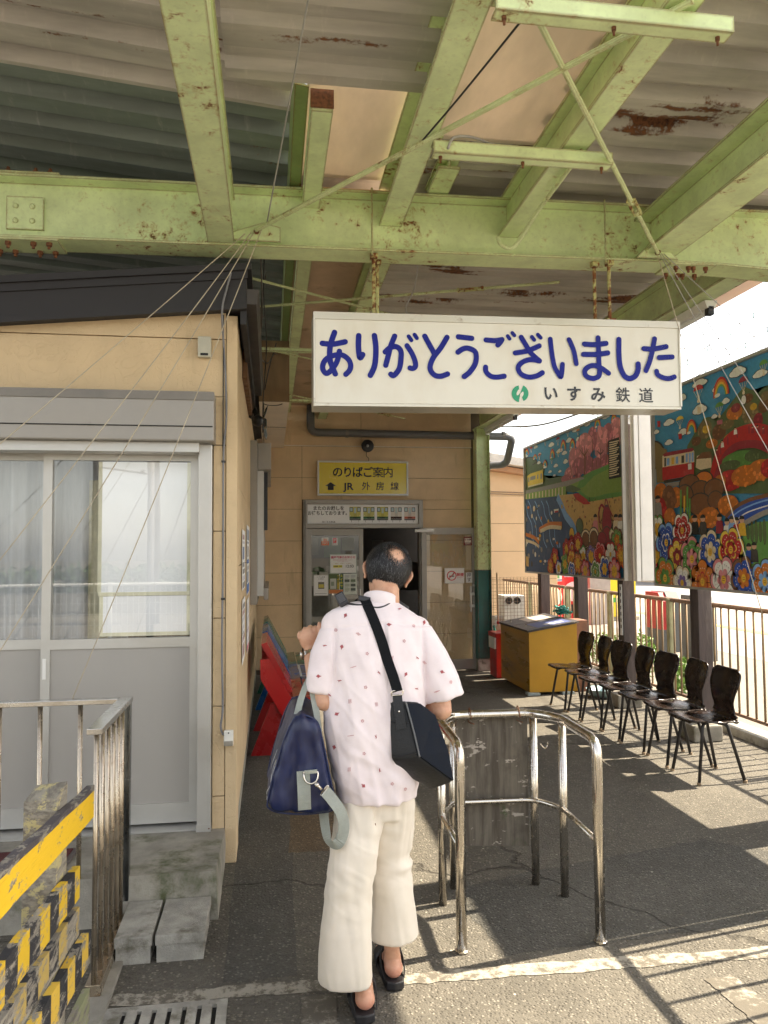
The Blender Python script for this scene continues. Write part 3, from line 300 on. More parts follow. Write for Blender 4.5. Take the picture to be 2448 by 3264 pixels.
def sheet_mat(name, base, streak, rust):
    m, nt, out = new_mat(name); T = NT(nt); v = T.pos((.5, 3, 3)); w = T.pos()
    n1 = T.noise(v, 2.2, 5, .6); n2 = T.noise(T.pos((9, 2.2, 2.2)), 2.5, 6, .7); n3 = T.noise(T.pos((.45, 2.3, 2.3)), 1.5, 4, .55, .2); n4 = T.noise(w, 34, 6, .75)
    c = T.mix(T.rng(n1, .3, .7), sc3(base, .78), sc3(base, 1.2))
    c = T.mix(T.rng(n2, .55, .8, 0, .6), c, streak)
    sig = T.math('ADD', n3, T.math('MULTIPLY', T.math('SUBTRACT', n4, .5), .16))
    rm = T.rng(sig, .69-.07*rust, .73-.07*rust)
    c = T.mix(rm, c, T.mix(T.rng(n4, .35, .65), (.035, .013, .008), (.19, .075, .03)))
    T.bsdf(out, color=c, rough=T.rng(rm, 0, 1, .55, .95), normal=T.bump(n4, .15, .003)); return m
SHEET_NEAR = sheet_mat('dusty beige folded sheet', (.44, .41, .375), (.62, .58, .52), 1.2)
SHEET_TEAL = sheet_mat('aged teal grey folded sheet', (.17, .205, .19), (.36, .37, .34), .35)
SHEET_RIGHT = sheet_mat('dusty grey folded sheet', (.45, .42, .38), (.58, .53, .46), 1.6)
def translucent_mat(name, col, t):
    m, nt, out = new_mat(name); T = NT(nt); n = T.noise(T.pos((1, .35, 1)), 3, 5, .65)
    c = T.mix(T.rng(n, .3, .75), sc3(col, .86), sc3(col, 1.1))
    d = T.n('ShaderNodeBsdfDiffuse', {'Color': c}).outputs[0]; tr = T.n('ShaderNodeBsdfTranslucent', {'Color': c}).outputs[0]
    mx = T.n('ShaderNodeMixShader', {0: t, 1: d, 2: tr}); nt.links.new(mx.outputs[0], out.inputs[0]); return m
PEACH_FRP = translucent_mat('peach translucent sheet', (.72, .63, .53), .24)
PINKISH = mat('pale leak strip', (.55, .45, .38), .6)
PEACH_BOARD = mat('stained peach ceiling board', (.55, .40, .285), .8, 0, .16, 2.2, ((.22, .15, .10), .54, .75, 3), bump=.15, bscale=20)
def siding_mat(name, base):
    m, nt, out = new_mat(name); T = NT(nt); v = T.pos()
    sw = T.n('ShaderNodeTexNoise', {'Vector': T.pos((1, 1, 1)), 'Scale': 7., 'Detail': 3., 'Roughness': .5, 'Distortion': 2.6}).outputs[0]
    rid = T.rng(T.math('ABSOLUTE', T.math('SUBTRACT', sw, .5)), .0, .03)     # trowel ridges
    n1 = T.noise(v, 3, 5, .6); n2 = T.noise(T.pos((5, 5, .7)), 1.7, 5, .7)
    c = T.mix(T.rng(n1, .3, .7), sc3(base, .93), sc3(base, 1.06)); c = T.mix(T.rng(n2, .56, .8, 0, .45), c, (.30, .22, .11))
    h = T.math('ADD', T.math('MULTIPLY', rid, .6), T.math('MULTIPLY', T.noise(v, 140, 3, .6), .5))
    T.bsdf(out, color=c, rough=.82, normal=T.bump(h, .55, .004)); return m
SIDING = siding_mat('cream trowelled siding', (.64, .49, .30))
SIDING_FAR = siding_mat('ochre trowelled siding', (.70, .525, .325))
# ================================================================== ground
def asphalt_mat(name, k=1., tint=(1, 1, 1)):
    m, nt, out = new_mat(name); T = NT(nt); v = T.pos()
    big = T.noise(v, .9, 5, .6); mid = T.noise(v, 7, 5, .65); fine = T.noise(v, 190, 3, .7)
    vor = T.n('ShaderNodeTexVoronoi', {'Vector': v, 'Scale': 78., 'Randomness': 1.}, feature='F1'); d = vor.outputs['Distance']; rc = vor.outputs['Color']
    a = tuple(k*x*t for x, t in zip((.122, .112, .093), tint)); b = tuple(k*x*t for x, t in zip((.190, .173, .142), tint))
    c = T.mix(T.rng(T.math('ADD', T.math('MULTIPLY', big, .6), T.math('MULTIPLY', mid, .4)), .36, .64), a, b)
    c = T.mix(T.rng(fine, .3, .7, 0, .55), c, sc3(a, .55))
    sep = T.n('ShaderNodeSeparateColor', {0: rc}); c = T.mix(T.rng(sep.outputs[0], .15, .85, 0, .36), c, sc3(a, .62)); c = T.mix(T.math('MULTIPLY', T.rng(sep.outputs[1], .62, .95, 0, .75), T.rng(d, .55, .3)), c, sc3(b, 1.5))   # aggregate
    blot = T.noise(v, 28, 5, .72); c = T.mix(T.rng(blot, .48, .7, 0, .3), c, sc3(a, .7))
    lit = T.n('ShaderNodeTexVoronoi', {'Vector': v, 'Scale': 21., 'Randomness': 1.}, feature='F1'); ls = T.n('ShaderNodeSeparateColor', {0: lit.outputs['Color']})
    c = T.mix(T.math('MULTIPLY', T.rng(ls.outputs[1], .955, .965), T.rng(lit.outputs['Distance'], .15, .09)), c, (.42, .40, .34))                   # litter flecks
    crk = T.n('ShaderNodeTexVoronoi', {'Vector': T.n('ShaderNodeVectorMath', {0: v, 1: T.n('ShaderNodeTexNoise', {'Vector': v, 'Scale': 1.3, 'Detail': 5.}).outputs['Color']}, operation='ADD').outputs[0], 'Scale': .42}, feature='DISTANCE_TO_EDGE').outputs['Distance']
    ck = T.rng(crk, .007, .002); c = T.mix(T.math('MULTIPLY', ck, .5), c, (.02, .018, .015))
    h = T.math('ADD', T.math('MULTIPLY', T.rng(d, 0, .6), .9), T.math('ADD', T.math('MULTIPLY', fine, .5), T.math('MULTIPLY', ck, -1.5)))
    T.bsdf(out, color=c, rough=.93, spec=.25, normal=T.bump(h, .75, .006)); return m
ASPHALT = asphalt_mat('worn asphalt'); ASPHALT_DK = asphalt_mat('darker asphalt patch', .80, (.96, 1, 1.05)); ASPHALT_BR = asphalt_mat('brown asphalt patch', .86, (1.18, .98, .78))
def sheet(name, poly, z, m, parent=None):
    return MB().add([(x, y, z) for x, y in poly], [list(range(len(poly)))]).build(name, m, parent)
structure(sheet('ground', [(-150, -150), (150, -150), (150, 150), (-150, 150)], 0, ASPHALT))
def wobble(poly, n=10, a=.012):
    out = []; random.seed(len(poly)+int(poly[0][0]*100))
    for i, p in enumerate(poly):
        q = poly[(i+1) % len(poly)]
        for k in range(n):
            t = k/n; out.append((p[0]+(q[0]-p[0])*t+random.uniform(-a, a), p[1]+(q[1]-p[1])*t+random.uniform(-a, a)))
    return out
structure(sheet('asphalt_patch', wobble([(.83, 3.62), (.92, 3.02), (2.05, 3.1), (3.0, 3.5), (2.36, 4.02), (1.2, 3.74)], 14), .0012, ASPHALT_DK))
structure(sheet('asphalt_patch', wobble([(.10, 4.2), (.40, 4.2), (.45, 6.6), (.16, 6.6)], 14, .008), .0016, ASPHALT_BR))
structure(sheet('asphalt_patch', wobble([(-.17, 3.0), (.10, 3.0), (.14, 7.0), (-.17, 7.0)], 14, .012), .0012, ASPHALT_DK))
# worn white platform line and its short bar
def worn_paint(name, lo, hi):
    m, nt, out = new_mat(name); T = NT(nt); v = T.pos(); n = T.math('ADD', T.math('MULTIPLY', T.noise(v, 22, 7, .75), .75), T.math('MULTIPLY', T.noise(v, 4, 3, .6), .35))
    k = T.rng(n, lo, hi); fine = T.noise(v, 160, 3, .7)
    c = T.mix(k, (.33, .305, .25), (.12, .106, .082)); c = T.mix(T.rng(fine, .55, .8, 0, .5), c, (.12, .10, .08))
    T.bsdf(out, color=c, rough=.9, normal=T.bump(fine, .4, .003)); return m
LINE = worn_paint('worn white road paint', .49, .60); LINE2 = worn_paint('badly worn road paint', .40, .54)
def strip(x0, x1, ya, yb_, w, z, m, n=70, jit=.009, along='x'):
    random.seed(int(w*1000)+n); vs = []
    for i in range(n+1):
        t = i/n; u = x0+(x1-x0)*t; c = ya+(yb_-ya)*t; e0, e1 = c-w/2+random.uniform(-jit, jit), c+w/2+random.uniform(-jit, jit)
        vs += [(u, e0, z), (u, e1, z)] if along == 'x' else [(e1, u, z), (e0, u, z)]
    return structure(MB().add(vs, [(2*i, 2*i+2, 2*i+3, 2*i+1) for i in range(n)]).build('platform_line', m))
strip(-.62, 2.6, 2.945, 2.862, .078, .0024, LINE)
strip(2.30, 2.86, .145, .175, .12, .0028, LINE2, 24, .008, 'y'); strip(2.35, 2.74, 1.685, 1.66, .12, .0028, LINE2, 24, .008, 'y')
# plaza beyond the fence: pale pavers, yellow guide strip
PAVE, _nt, _o = new_mat('pale plaza pavers'); _T = NT(_nt)
_b = _T.n('ShaderNodeTexBrick', {'Vector': _T.pos(), 'Scale': 1., 'Color1': (.27, .25, .235), 'Color2': (.33, .31, .285), 'Mortar': (.24, .22, .20), 'Mortar Size': .006, 'Brick Width': .22, 'Row Height': .11})
_T.bsdf(_o, color=_T.mix(_T.rng(_T.noise(_T.pos(), 1.3, 5, .6), .3, .7, 0, .35), _b.outputs[0], (.30, .27, .25)), rough=.9)
GRAVEL, _nt, _o = new_mat('pale gravel concrete'); _T = NT(_nt); _v = _T.pos()
_c = _T.mix(_T.rng(_T.noise(_v, 70, 5, .75), .3, .7), (.15, .135, .11), (.28, .255, .215))
_T.bsdf(_o, color=_c, rough=.95, normal=_T.bump(_T.noise(_v, 120, 4, .7), .6, .006))
structure(sheet('gravel_strip', [(4.12, -20), (6.9, -20), (6.9, 40), (4.12, 40)], .004, GRAVEL))
structure(sheet('plaza', [(6.9, -60), (60, -60), (60, 90), (6.9, 90)], .008, PAVE))
structure(sheet('guide_strip', [(9.0, 2), (9.3, 2), (9.3, 40), (9.0, 40)], .014, mat('yellow guide paint', (.62, .47, .12), .8)))
KERB = MB().rbox(3.92, 4.12, -4, 14, -.05, .07, .012)
structure(KERB.build('kerb', CONC_LT))
# ================================================================== canopy steelwork
def ibeam(name, label, x0, x1, z0, z1, y0, y1, m=GREEN, tw=.012, tf=.014, tilt=0.):
    """H-section running in depth (along y)"""
    t = thing(name, label, 'beam', ((x0+x1)/2, (y0+y1)/2, z0), 'canopy steelwork'); c = (x0+x1)/2
    MB().box(x0, x1, y0, y1, z0, z0+tf).build('lower_flange', m, t)
    MB().box(c-tw/2, c+tw/2, y0, y1, z0+tf, z1-tf).build('web', m, t)
    MB().box(x0, x1, y0, y1, z1-tf, z1).build('upper_flange', m, t)
    return t
def bolt(mb, p, ax='z', r=.012, h=.02):
    mb.lathe([(r, 0), (r, h*.55), (r*.55, h*.6), (r*.55, h)], p, ax, 6)
# main cross beam (along x), slightly out of level, tilted to follow its slope in the image
def zb(x): return 3.181+.0125*x
BY0, BY1, BYW = 3.96, 4.136, 4.048  # most canopy, roof and sign numbers scaled about the camera, then baked in
mbm = thing('steel_beam', 'long pale green main beam crossing the whole canopy above the white sign', 'beam', (.6, 4.05, 3.2), 'canopy steelwork')
def xbox(mb, x0, x1, y0, y1, dz0, dz1):
    a, b = zb(x0), zb(x1)
    return mb.add([(x0,y0,a+dz0),(x1,y0,b+dz0),(x1,y1,b+dz0),(x0,y1,a+dz0),(x0,y0,a+dz1),(x1,y0,b+dz1),(x1,y1,b+dz1),(x0,y1,a+dz1)],
                  [(0,3,2,1),(4,5,6,7),(0,1,5,4),(1,2,6,5),(2,3,7,6),(3,0,4,7)])
HA, HW = 2.26, .115                              # haunch: where the flange starts to bend down towards the outer column
def hd(i): return -.055*(i/8)**1.8
q = MB(); xbox(q, -3.6, HA, BY0, BY1, 0, .0125)
for i in range(8):
    a, b = HA+i*HW, HA+(i+1)*HW; A, B = zb(a)+hd(i), zb(b)+hd(i+1)
    q.add([(a,BY0,A),(b,BY0,B),(b,BY1,B),(a,BY1,A),(a,BY0,A+.0125),(b,BY0,B+.0125),(b,BY1,B+.0125),(a,BY1,A+.0125)], [(0,3,2,1),(4,5,6,7),(0,1,5,4),(2,3,7,6)])
q.build('lower_flange', GREEN, mbm)
q = MB(); xbox(q, -3.6, HA, BYW-.005, BYW+.005, .0125, .313)
for i in range(8):
    a, b = HA+i*HW, HA+(i+1)*HW
    q.add([(a,BYW-.005,zb(a)+hd(i)+.0125),(b,BYW-.005,zb(b)+hd(i+1)+.0125),(b,BYW-.005,zb(b)+.313),(a,BYW-.005,zb(a)+.313)], [(0,1,2,3)])
q.build('web', GREEN, mbm)
xbox(MB(), -3.6, 3.15, BY0, BY1, .313, .326).build('upper_flange', GREEN, mbm)
for nm, x0, x1 in (('splice_plate', -1.42, -1.05), ('splice_plate', 2.22, 2.50)):
    q = MB(); xbox(q, x0, x1, BY0-.003, BY1+.003, -.011, -.0005); s = q.build(nm, GREEN, mbm)
    for bx in (x0+.05, x0+.125, x1-.125, x1-.05):
        for by in (BY0+.03, BY1-.03):
            q = MB().lathe([(.015, 0), (.015, -.017), (.008, -.018), (.008, -.032)], (bx, by, zb(bx)-.011), 'z', 6); q.build('bolt', BROWN_BOLT, s)
q = MB(); xbox(q, -1.42, -1.05, BY0-.003, BY1+.003, .3265, .337); s = q.build('splice_plate', GREEN, mbm)
for bx in (-1.37, -1.30, -1.17, -1.10):
    q = MB(); bolt(q, (bx, BY0+.03, zb(bx)+.337), 'z', .015, .032); q.build('bolt', BROWN_BOLT, s)
q = MB(); xbox(q, -1.32, -1.14, BYW-.017, BYW-.0055, .07, .24); s = q.build('splice_plate', GREEN, mbm)
for bx in (-1.275, -1.195):
    for dz in (.115, .19): MB().ball((bx, BYW-.017, zb(bx)+dz), (.015, .011, .015), 10, 6).build('bolt', GREEN, s)
# beams running in depth
ibL = thing('steel_beam', 'wide pale green beam coming towards the viewer above the office roof corner', 'beam', (-.25, 3, 3.2), 'canopy steelwork')
MB().box(-.319, -.184, 1.9, 3.95, 3.186, 3.198).build('lower_flange', GREEN, ibL)
MB().box(-.264, -.196, 1.9, 3.95, 3.198, 3.413).build('web', GREEN, ibL)
MB().box(-.319, -.184, 1.9, 3.95, 3.413, 3.426).build('upper_flange', GREEN, ibL)
ibeam('steel_beam', 'pale green beam left of the peach roof panel, running to the main beam', .581, .704, 3.36, 3.571, 1.9, 4.042)
ibeam('steel_beam', 'pale green beam right of the peach roof panel, ending at main beam', 1.245, 1.36, 3.334, 3.536, 1.9, 4.042)
ibeam('steel_beam', 'deep pale green beam at the right edge, its underside in sun', 2.05, 2.253, 3.246, 3.479, 1.9, 4.042)
ibeam('steel_beam', 'pale green beam behind main beam heading over the sign to the wall', .616, .73, 3.36, 3.536, 4.054, 10.18)
ibeam('steel_beam', 'short pale green beam seen between the two middle canopy beams', .836, .95, 3.526, 3.585, 3.7, 4.042)
t = ibeam('steel_beam', 'dark green edge beam above the murals carrying the tube lamps', 2.74, 2.90, 3.245, 3.52, 4.14, 10.1)
t = thing('steel_channel', 'narrow rust-stained green channel beside the valley gutter', 'beam', (.21, 6, 3.43), 'canopy steelwork')
MB().box(.167, .258, 3.125, 10.15, 3.435, 3.448).build('lower_flange', GREEN, t); MB().box(.167, .178, 3.125, 10.15, 3.448, 3.534).build('web', GREEN, t)
MB().box(.163, .261, 3.117, 3.124, 3.448, 3.527).build('end_plate', BROWN_BOLT, t)
t = thing('valley_gutter', 'dark green valley gutter between grey sheets and peach boards', 'gutter', (.13, 6, 3.5))
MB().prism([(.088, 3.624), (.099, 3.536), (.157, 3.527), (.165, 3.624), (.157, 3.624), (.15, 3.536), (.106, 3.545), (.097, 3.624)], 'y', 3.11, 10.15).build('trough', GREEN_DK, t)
# cross channels hung under the two middle beams
for lab, y, x0, x1 in (('rust-spotted green cross channel at the top edge of the view', 2.231, .683, 1.475), ('rust-spotted green cross channel hung under the two middle beams', 3.089, .672, 1.462)):
    t = thing('hanger_channel', lab, 'beam', ((x0+x1)/2, y, 3.26), 'canopy steelwork')
    MB().box(x0, x1, y-.031, y-.025, 3.259, 3.312).build('web', GREEN, t); MB().box(x0, x1, y-.025, y+.027, 3.259, 3.265).build('lower_flange', GREEN, t)
    MB().box(x0, x1, y-.025, y+.027, 3.306, 3.312).build('upper_flange', GREEN, t)
    for bx in (x0+.035, x1-.04, (x0+x1)/2):
        q = MB(); q.lathe([(.008, 0), (.008, -.011), (.0045, -.012), (.0045, -.027)], (bx, y, 3.2585), 'z', 6); q.build('bolt', BROWN_BOLT, t)
    for bx in (x0+.035, x1-.13):
        q = MB().tube([(bx, y, 3.313), (bx, y, 3.345), (bx+.010, y, 3.37)], .0055, 6); q.ball((bx, y, 3.35), (.016, .012, .018), 8, 6); q.build('hanger_rod', GREEN, t)
def brace(label, a, b, r=.011, buckle=None):
    t = thing('brace_rod', label, 'brace rod', a, 'canopy bracing rods'); a, b = Vector(a), Vector(b)
    if buckle is None: MB().tube([a, b], r, 8).build('rod', GREEN, t)
    else:
        d = (b-a).normalized(); c = a+(b-a)*buckle
        MB().tube([a, c-d*.04], r, 8).build('rod', GREEN, t); MB().tube([c+d*.04, b], r, 8).build('rod', GREEN, t)
        s = d.cross(Vector((0, 0, 1))).normalized(); q = MB()
        for k in (-1, 1): q.tube([c-d*.075+s*k*.016, c+d*.075+s*k*.016], .0075, 6)
        for k in (-1, 1): q.tube([c+d*k*.075-s*.02, c+d*k*.075+s*.02], .0115, 6)
        q.build('turnbuckle', RUSTY, t)
    return t
RUSTY = steel_paint('rusted green fitting', (.48, .50, .22), 1.25, False, 22)
brace('long yellow-green brace rod slanting from the main beam up across the canopy', (-.075, 3.88, 3.232), (1.31, 2.16, 3.318), .0115)
brace('green brace rod with turnbuckle running down to the right gusset plate', (.80, 2.235, 3.318), (2.112, 3.898, 3.232), .0115, .72)
brace('thin rusty brace rod behind the main beam, falling to the right', (-.114, 4.594, 3.237), (.933, 5.236, 3.228), .009)
brace('thin brace rod with turnbuckle behind main beam, rising to the right', (-.07, 5.104, 3.228), (1.742, 4.4, 3.228), .009, .72)
brace('thin pale rod just above the grey drain pipe', (.19, 7.83, 3.20), (1.54, 8.71, 3.13), .007, .8)
brace('thin pale brace rod left of the sign near the duct', (-.044, 6.07, 3.20), (.79, 6.69, 3.20), .007)
for lab, pts in (('pale green gusset plate with bolt at the foot of left brace', [(-.21, 3.193), (.05, 3.193), (.05, 3.27), (-.04, 3.29), (-.21, 3.23)]), ('pale green gusset plate with bolt at the foot of right brace', [(2.0, 3.21), (2.245, 3.21), (2.155, 3.30), (2.08, 3.30)])):
    t = thing('gusset_plate', lab, 'plate', (pts[0][0], 3.92, 3.2), 'canopy steelwork')
    MB().prism(pts, 'y', 3.920, 3.929).build('plate', GREEN, t)
    q = MB(); bx = sum(p[0] for p in pts)/len(pts); q.lathe([(.015, 0), (.015, -.015), (.007, -.016), (.007, -.028)], (bx, 3.920, 3.24), 'y', 6); q.build('bolt', BROWN_BOLT, t)
for lab, y in (('small green cross angle under the sheets beside the duct', 6.6), ('small green cross angle farther back near the wall top', 8.84)):
    t = thing('cross_angle', lab, 'beam', (.3, y, 3.32), 'canopy steelwork')
    MB().box(-.16, 2.70, y, y+.007, 3.325, 3.358).build('web', GREEN, t); MB().box(-.16, 2.70, y+.007, y+.05, 3.325, 3.331).build('lower_flange', GREEN, t)
# ------------------------------------------------------------------ roof sheets (each a separate panel, folded)
def folded(name, parent, x0, x1, y0, y1, zf, m, pitch=.262, d=.056):
    prof = []; y = y0
    while y < y1-1e-4:
        for dy, dz in ((0, 0), (.13, 0), (.165, d), (.235, d)):
            yy = y+dy*pitch/.27
            if yy <= y1: prof.append((yy, dz))
        y += pitch
    prof.append((y1, 0)); n = len(prof); vs = []
    for x in (x0, x1): vs += [(x, yy, zf(x)+dz) for yy, dz in prof]
    return MB().add(vs, [(i, i+1, n+i+1, n+i) for i in range(n-1)]).build(name, m, parent)
roof = thing('canopy_roof', 'folded metal canopy roof with peach panels above the passage', 'roof', (0, 5, 3.6))
zl = lambda x: 3.611-.095*(x-.088)
yl = [1.85, 2.634, 3.42]+[4.206+.786*k for k in range(8)]+[10.25]
for k, (a, b) in enumerate(zip(yl, yl[1:])):
    folded('roof_sheet', roof, -4.2, .10, a, b+.028, (lambda e: (lambda x: zl(x)+e))(.003*(k % 3)), SHEET_NEAR if a < 3.4 else SHEET_TEAL)
yy = [2.063+.786*k for k in range(11)]+[10.25]
for k, (a, b) in enumerate(zip(yy, yy[1:])):
    folded('roof_sheet', roof, .713 if a >= 3.5 else 1.298, 3.29, a, b+.028, (lambda e: (lambda x: 3.592+e))(.003*(k % 3)), SHEET_RIGHT)
folded('roof_sheet', roof, -.18, .634, 1.97, 3.09, lambda x: 3.527, SHEET_NEAR, .264, .031)
MB().box(.656, 1.2945, 2.0, 3.53, 3.582, 3.586).build('translucent_panel', PEACH_FRP, roof)
MB().box(.154, .647, 3.07, 4.02, 3.600, 3.604).build('translucent_panel', PEACH_FRP, roof)
folded('roof_sheet', roof, .713, 1.30, 3.50, 3.83, lambda x: 3.596, SHEET_RIGHT, .262)
for a, b in ((4.01, 6.0), (6.0, 8.0), (8.0, 10.18)): MB().box(.158, .669, a, b-.004, 3.537, 3.542).build('ceiling_board', PEACH_BOARD, roof)
MB().box(-.10, .72, 4.0, 10.27, 3.70, 3.705).build('leak_cover', SHEET_RIGHT, roof); MB().box(-.10, .152, 2.9, 3.998, 3.70, 3.705).build('leak_cover', SHEET_RIGHT, roof)  # unseen decks, one widened, one added, to block sun leaks beside the gutter
MB().box(3.285, 3.2925, 2.2, 10.27, 3.583, 3.668).build('leak_strip', PINKISH, roof)  # added strip closing the open rib ends, so no sun spots leak through
# eaves gutter at the open side, with tube lamps under the edge beam
t = thing('eaves_gutter', 'pinkish eaves gutter along the open right side of the roof', 'gutter', (3.17, 5, 3.5))
PINK = mat('faded pink gutter', (.62, .42, .33), .5, 0, .1, 3)
MB().prism([(3.28, 3.58), (3.28, 3.46), (3.41, 3.46), (3.43, 3.58), (3.418, 3.58), (3.40, 3.472), (3.292, 3.472), (3.292, 3.58)], 'y', 2.11, 10.3).build('trough', PINK, t)
TUBE, _nt, _o = new_mat('unlit fluorescent tube'); NT(_nt).bsdf(_o, color=(.85, .86, .84), rough=.2)
def batten(lab, y0, y1, x=2.87):
    t = thing('tube_lamp', lab, 'lamp', (x, (y0+y1)/2, 3.18), 'tube lamps under the edge beam')
    MB().prism([(x-.045, 3.235), (x-.03, 3.185), (x+.03, 3.185), (x+.045, 3.235)], 'y', y0, y1).build('housing', WHITE_METAL, t)
    MB().tube([(x, y0+.03, 3.165), (x, y1-.03, 3.165)], .016, 10).build('tube', TUBE, t, True)
    for yy in (y0, y1-.045): MB().rbox(x-.022, x+.022, yy, yy+.045, 3.14, 3.20, .004).build('end_socket', BLK_PLASTIC if yy == y0 else WHITE_METAL, t)
batten('white tube lamp under edge beam, nearest the white sign', 4.62, 5.86)
batten('white tube lamp under edge beam, middle of the row', 6.6, 7.84)
batten('white tube lamp under edge beam beside the green column', 8.7, 9.94)
t = thing('steel_column', 'green outer canopy column under the main beam end, right of the view', 'column', (3.12, 4.05, 0))
q = MB(); q.box(3.05, 3.06, 3.97, 4.13, .0, 3.13); q.box(3.19, 3.20, 3.97, 4.13, .0, 3.13); q.box(3.06, 3.19, 4.045, 4.055, .0, 3.13); q.build('shaft', GREEN, t); MB().rbox(2.98, 3.27, 3.90, 4.20, 0, .03, .004).build('base_plate', GREEN, t)
# column at the far right corner of the wall
t = thing('steel_column', 'green steel column with dark teal lower half by the glass door', 'column', (2.81, 10.0, 0))
TEAL = steel_paint('dark teal paint', (.012, .13, .115), .35)
for nm, z0, z1, m in (('upper_shaft', 1.337, 3.245, GREEN), ('lower_shaft', .16, 1.336, TEAL)):
    q = MB(); q.box(2.715, 2.725, 9.93, 10.09, z0, z1); q.box(2.895, 2.905, 9.93, 10.09, z0, z1); q.box(2.725, 2.895, 10.005, 10.015, z0, z1); q.build(nm, m, t)
MB().rbox(2.72, 2.98, 9.98, 10.18, 0, .155, .008).build('concrete_base', CONC_LT, t)
# ================================================================== left office building
FY = 4.14
office = thing('station_office', 'cream station office with charcoal fascia and grey sliding door on the left', 'building', (-2, 6, 0))
XC = -.175
PANEL_CACHE = {}
def panel_xz(parent, x0, x1, z0, z1, y, th=.014, m=SIDING, name='siding_panel', face='-y'):
    """one siding board standing proud of the wall core, joints left open"""
    key = (round(x1-x0, 4), round(z1-z0, 4), th, m.name, face)
    if key not in PANEL_CACHE:
        q = MB(); w, h = x1-x0, z1-z0
        if face == '-y': q.rbox(0, w, -th, 0, 0, h, .003)
        else: q.rbox(0, th, 0, w, 0, h, .003)
        PANEL_CACHE[key] = q.mesh(name, m)
    o = link(name, PANEL_CACHE[key], parent); base = origin_of(parent)
    o.location = (Vector((x0, y, z0)) if face == '-y' else Vector((y, x0, z0)))-base
    return o
def ftop(x): return 2.871+.098*(x+.16)         # sloping underside of the fascia
core = MB(); core.prism([(-3.2, .18), (XC-.02, .18), (XC-.02, 2.87), (-3.2, 2.58)], 'y', FY+.75, 10.1)
core.build('wall_core', mat('shadowed wall core', (.10, .075, .05), .9), office)
# front boards: strip right of door, corner trim, wall above the hood
J = [.17, .34, .80, 1.255, 1.71, 2.165, 2.424]
for a, b in zip(J, J[1:]): panel_xz(office, -.298, -.236, a+.002, b-.002, FY)
MB().rbox(-.233, XC, FY-.018, FY+.24, 0.0, 2.86, .004).build('corner_trim', SIDING, office)
for x0, x1 in ((-3.0, -1.62), (-1.617, -.236)):
    z0 = 2.425 if True else 0
    q = MB(); q.prism([(x0, z0), (x1, z0), (x1, 2.728), (x0, 2.728)], 'y', FY-.014, FY+.02); q.build('siding_panel', SIDING, office)
    q = MB(); q.prism([(x0, 2.734), (x1, 2.734), (x1, max(2.735, ftop(x1)+.03)), (x0, max(2.735, ftop(x0)+.03))], 'y', FY-.014, FY+.02); q.build('siding_panel', SIDING, office)
# side wall boards facing the passage
for i in range(6):
    z0 = .16+i*.455; z1 = min(z0+.451, 2.86)
    for a, b in ((FY+.245, 6.18), (6.19, 8.2), (8.21, 10.1)):
        panel_xz(office, a, b, z0, z1, XC-.019, .014, SIDING, face='+x')
MB().box(XC-.02, XC-.008, FY+.24, 10.1, .02, .155).build('base_course', CONCRETE, office)
# charcoal fascia and roof
q = MB(); y0, y1 = FY-.10, FY-.07
q.prism([(-3.4, ftop(-3.4)), (-.125, ftop(-.125)), (-.125, ftop(-.125)+.205), (-3.4, ftop(-3.4)+.195)], 'y', y0, y1); q.build('fascia', DARK_FASCIA, office)
q = MB(); q.prism([(-3.4, ftop(-3.4)+.15), (-.12, ftop(-.12)+.16), (-.12, ftop(-.12)+.205), (-3.4, ftop(-3.4)+.195)], 'y', y0-.012, y0-.001); q.build('fascia_trim', DARK_FASCIA, office)
q = MB(); q.prism([(-3.4, ftop(-3.4)-.0), (-.125, ftop(-.125)-.0), (-.125, ftop(-.125)+.03), (-3.4, ftop(-3.4)+.03)], 'y', y0-.010, y0-.001); q.build('fascia_trim', DARK_FASCIA, office)
q = MB(); q.prism([(-3.4, ftop(-3.4)+.19), (-.10, ftop(-.10)+.20), (-.10, ftop(-.10)+.235), (-3.4, ftop(-3.4)+.225)], 'y', y0-.03, 10.1); q.build('roof', DARK_FASCIA, office)
q = MB(); q.prism([(-3.4, ftop(-3.4)+.01), (-.16, ftop(-.16)+.01), (-.16, ftop(-.16)+.02), (-3.4, ftop(-3.4)+.02)], 'y', y1, 10.1); q.build('soffit', DARK_FASCIA, office)
MB().box(-.158, -.128, FY-.07, 6.5, 2.80, 3.06).build('verge_board', DARK_FASCIA, office)
MB().prism([(-.127, 2.98), (-.127, 2.90), (-.075, 2.90), (-.06, 2.98)], 'y', FY-.10, 6.45).build('side_gutter', mat('dark brown gutter', (.06, .052, .048), .6), office)
# door unit: shutter hood, jambs, sliding leaves
door = MB()
HX = -.298
q = MB(); q.rbox(-3.0, HX+.012, FY-.17, FY+.02, 2.165, 2.418, .006); hood = q.build('shutter_hood', GREY_ALU, office)
MB().box(-3.0, HX+.006, FY-.176, FY-.1705, 2.235, 2.240).build('hood_groove', BLACK, hood)
MB().box(-3.0, HX+.014, FY-.178, FY-.171, 2.372, 2.412).build('hood_rib', mat('darker hood cap', (.20, .185, .165), .5, .3), hood)
MB().box(-3.0, -.365, FY-.11, FY+.02, 2.115, 2.163).build('guide_rail', LIGHT_ALU, office)
MB().rbox(-.372, -.302, FY-.055, FY+.12, .175, 2.163, .004).build('door_jamb', LIGHT_ALU, office)
jp = MB(); jp.box(-.375, -.301, FY-.060, FY-.0555, .178, .215); jb = jp.build('jamb_plate', LIGHT_ALU, office)
MB().ball((-.31, FY-.062, .195), (.004, .003, .004), 6, 4).build('screw', BROWN_BOLT, jb)
MB().box(-3.0, -.30, FY+.13, FY+.14, 2.09, 2.16).build('head_rail', BLACK, office)
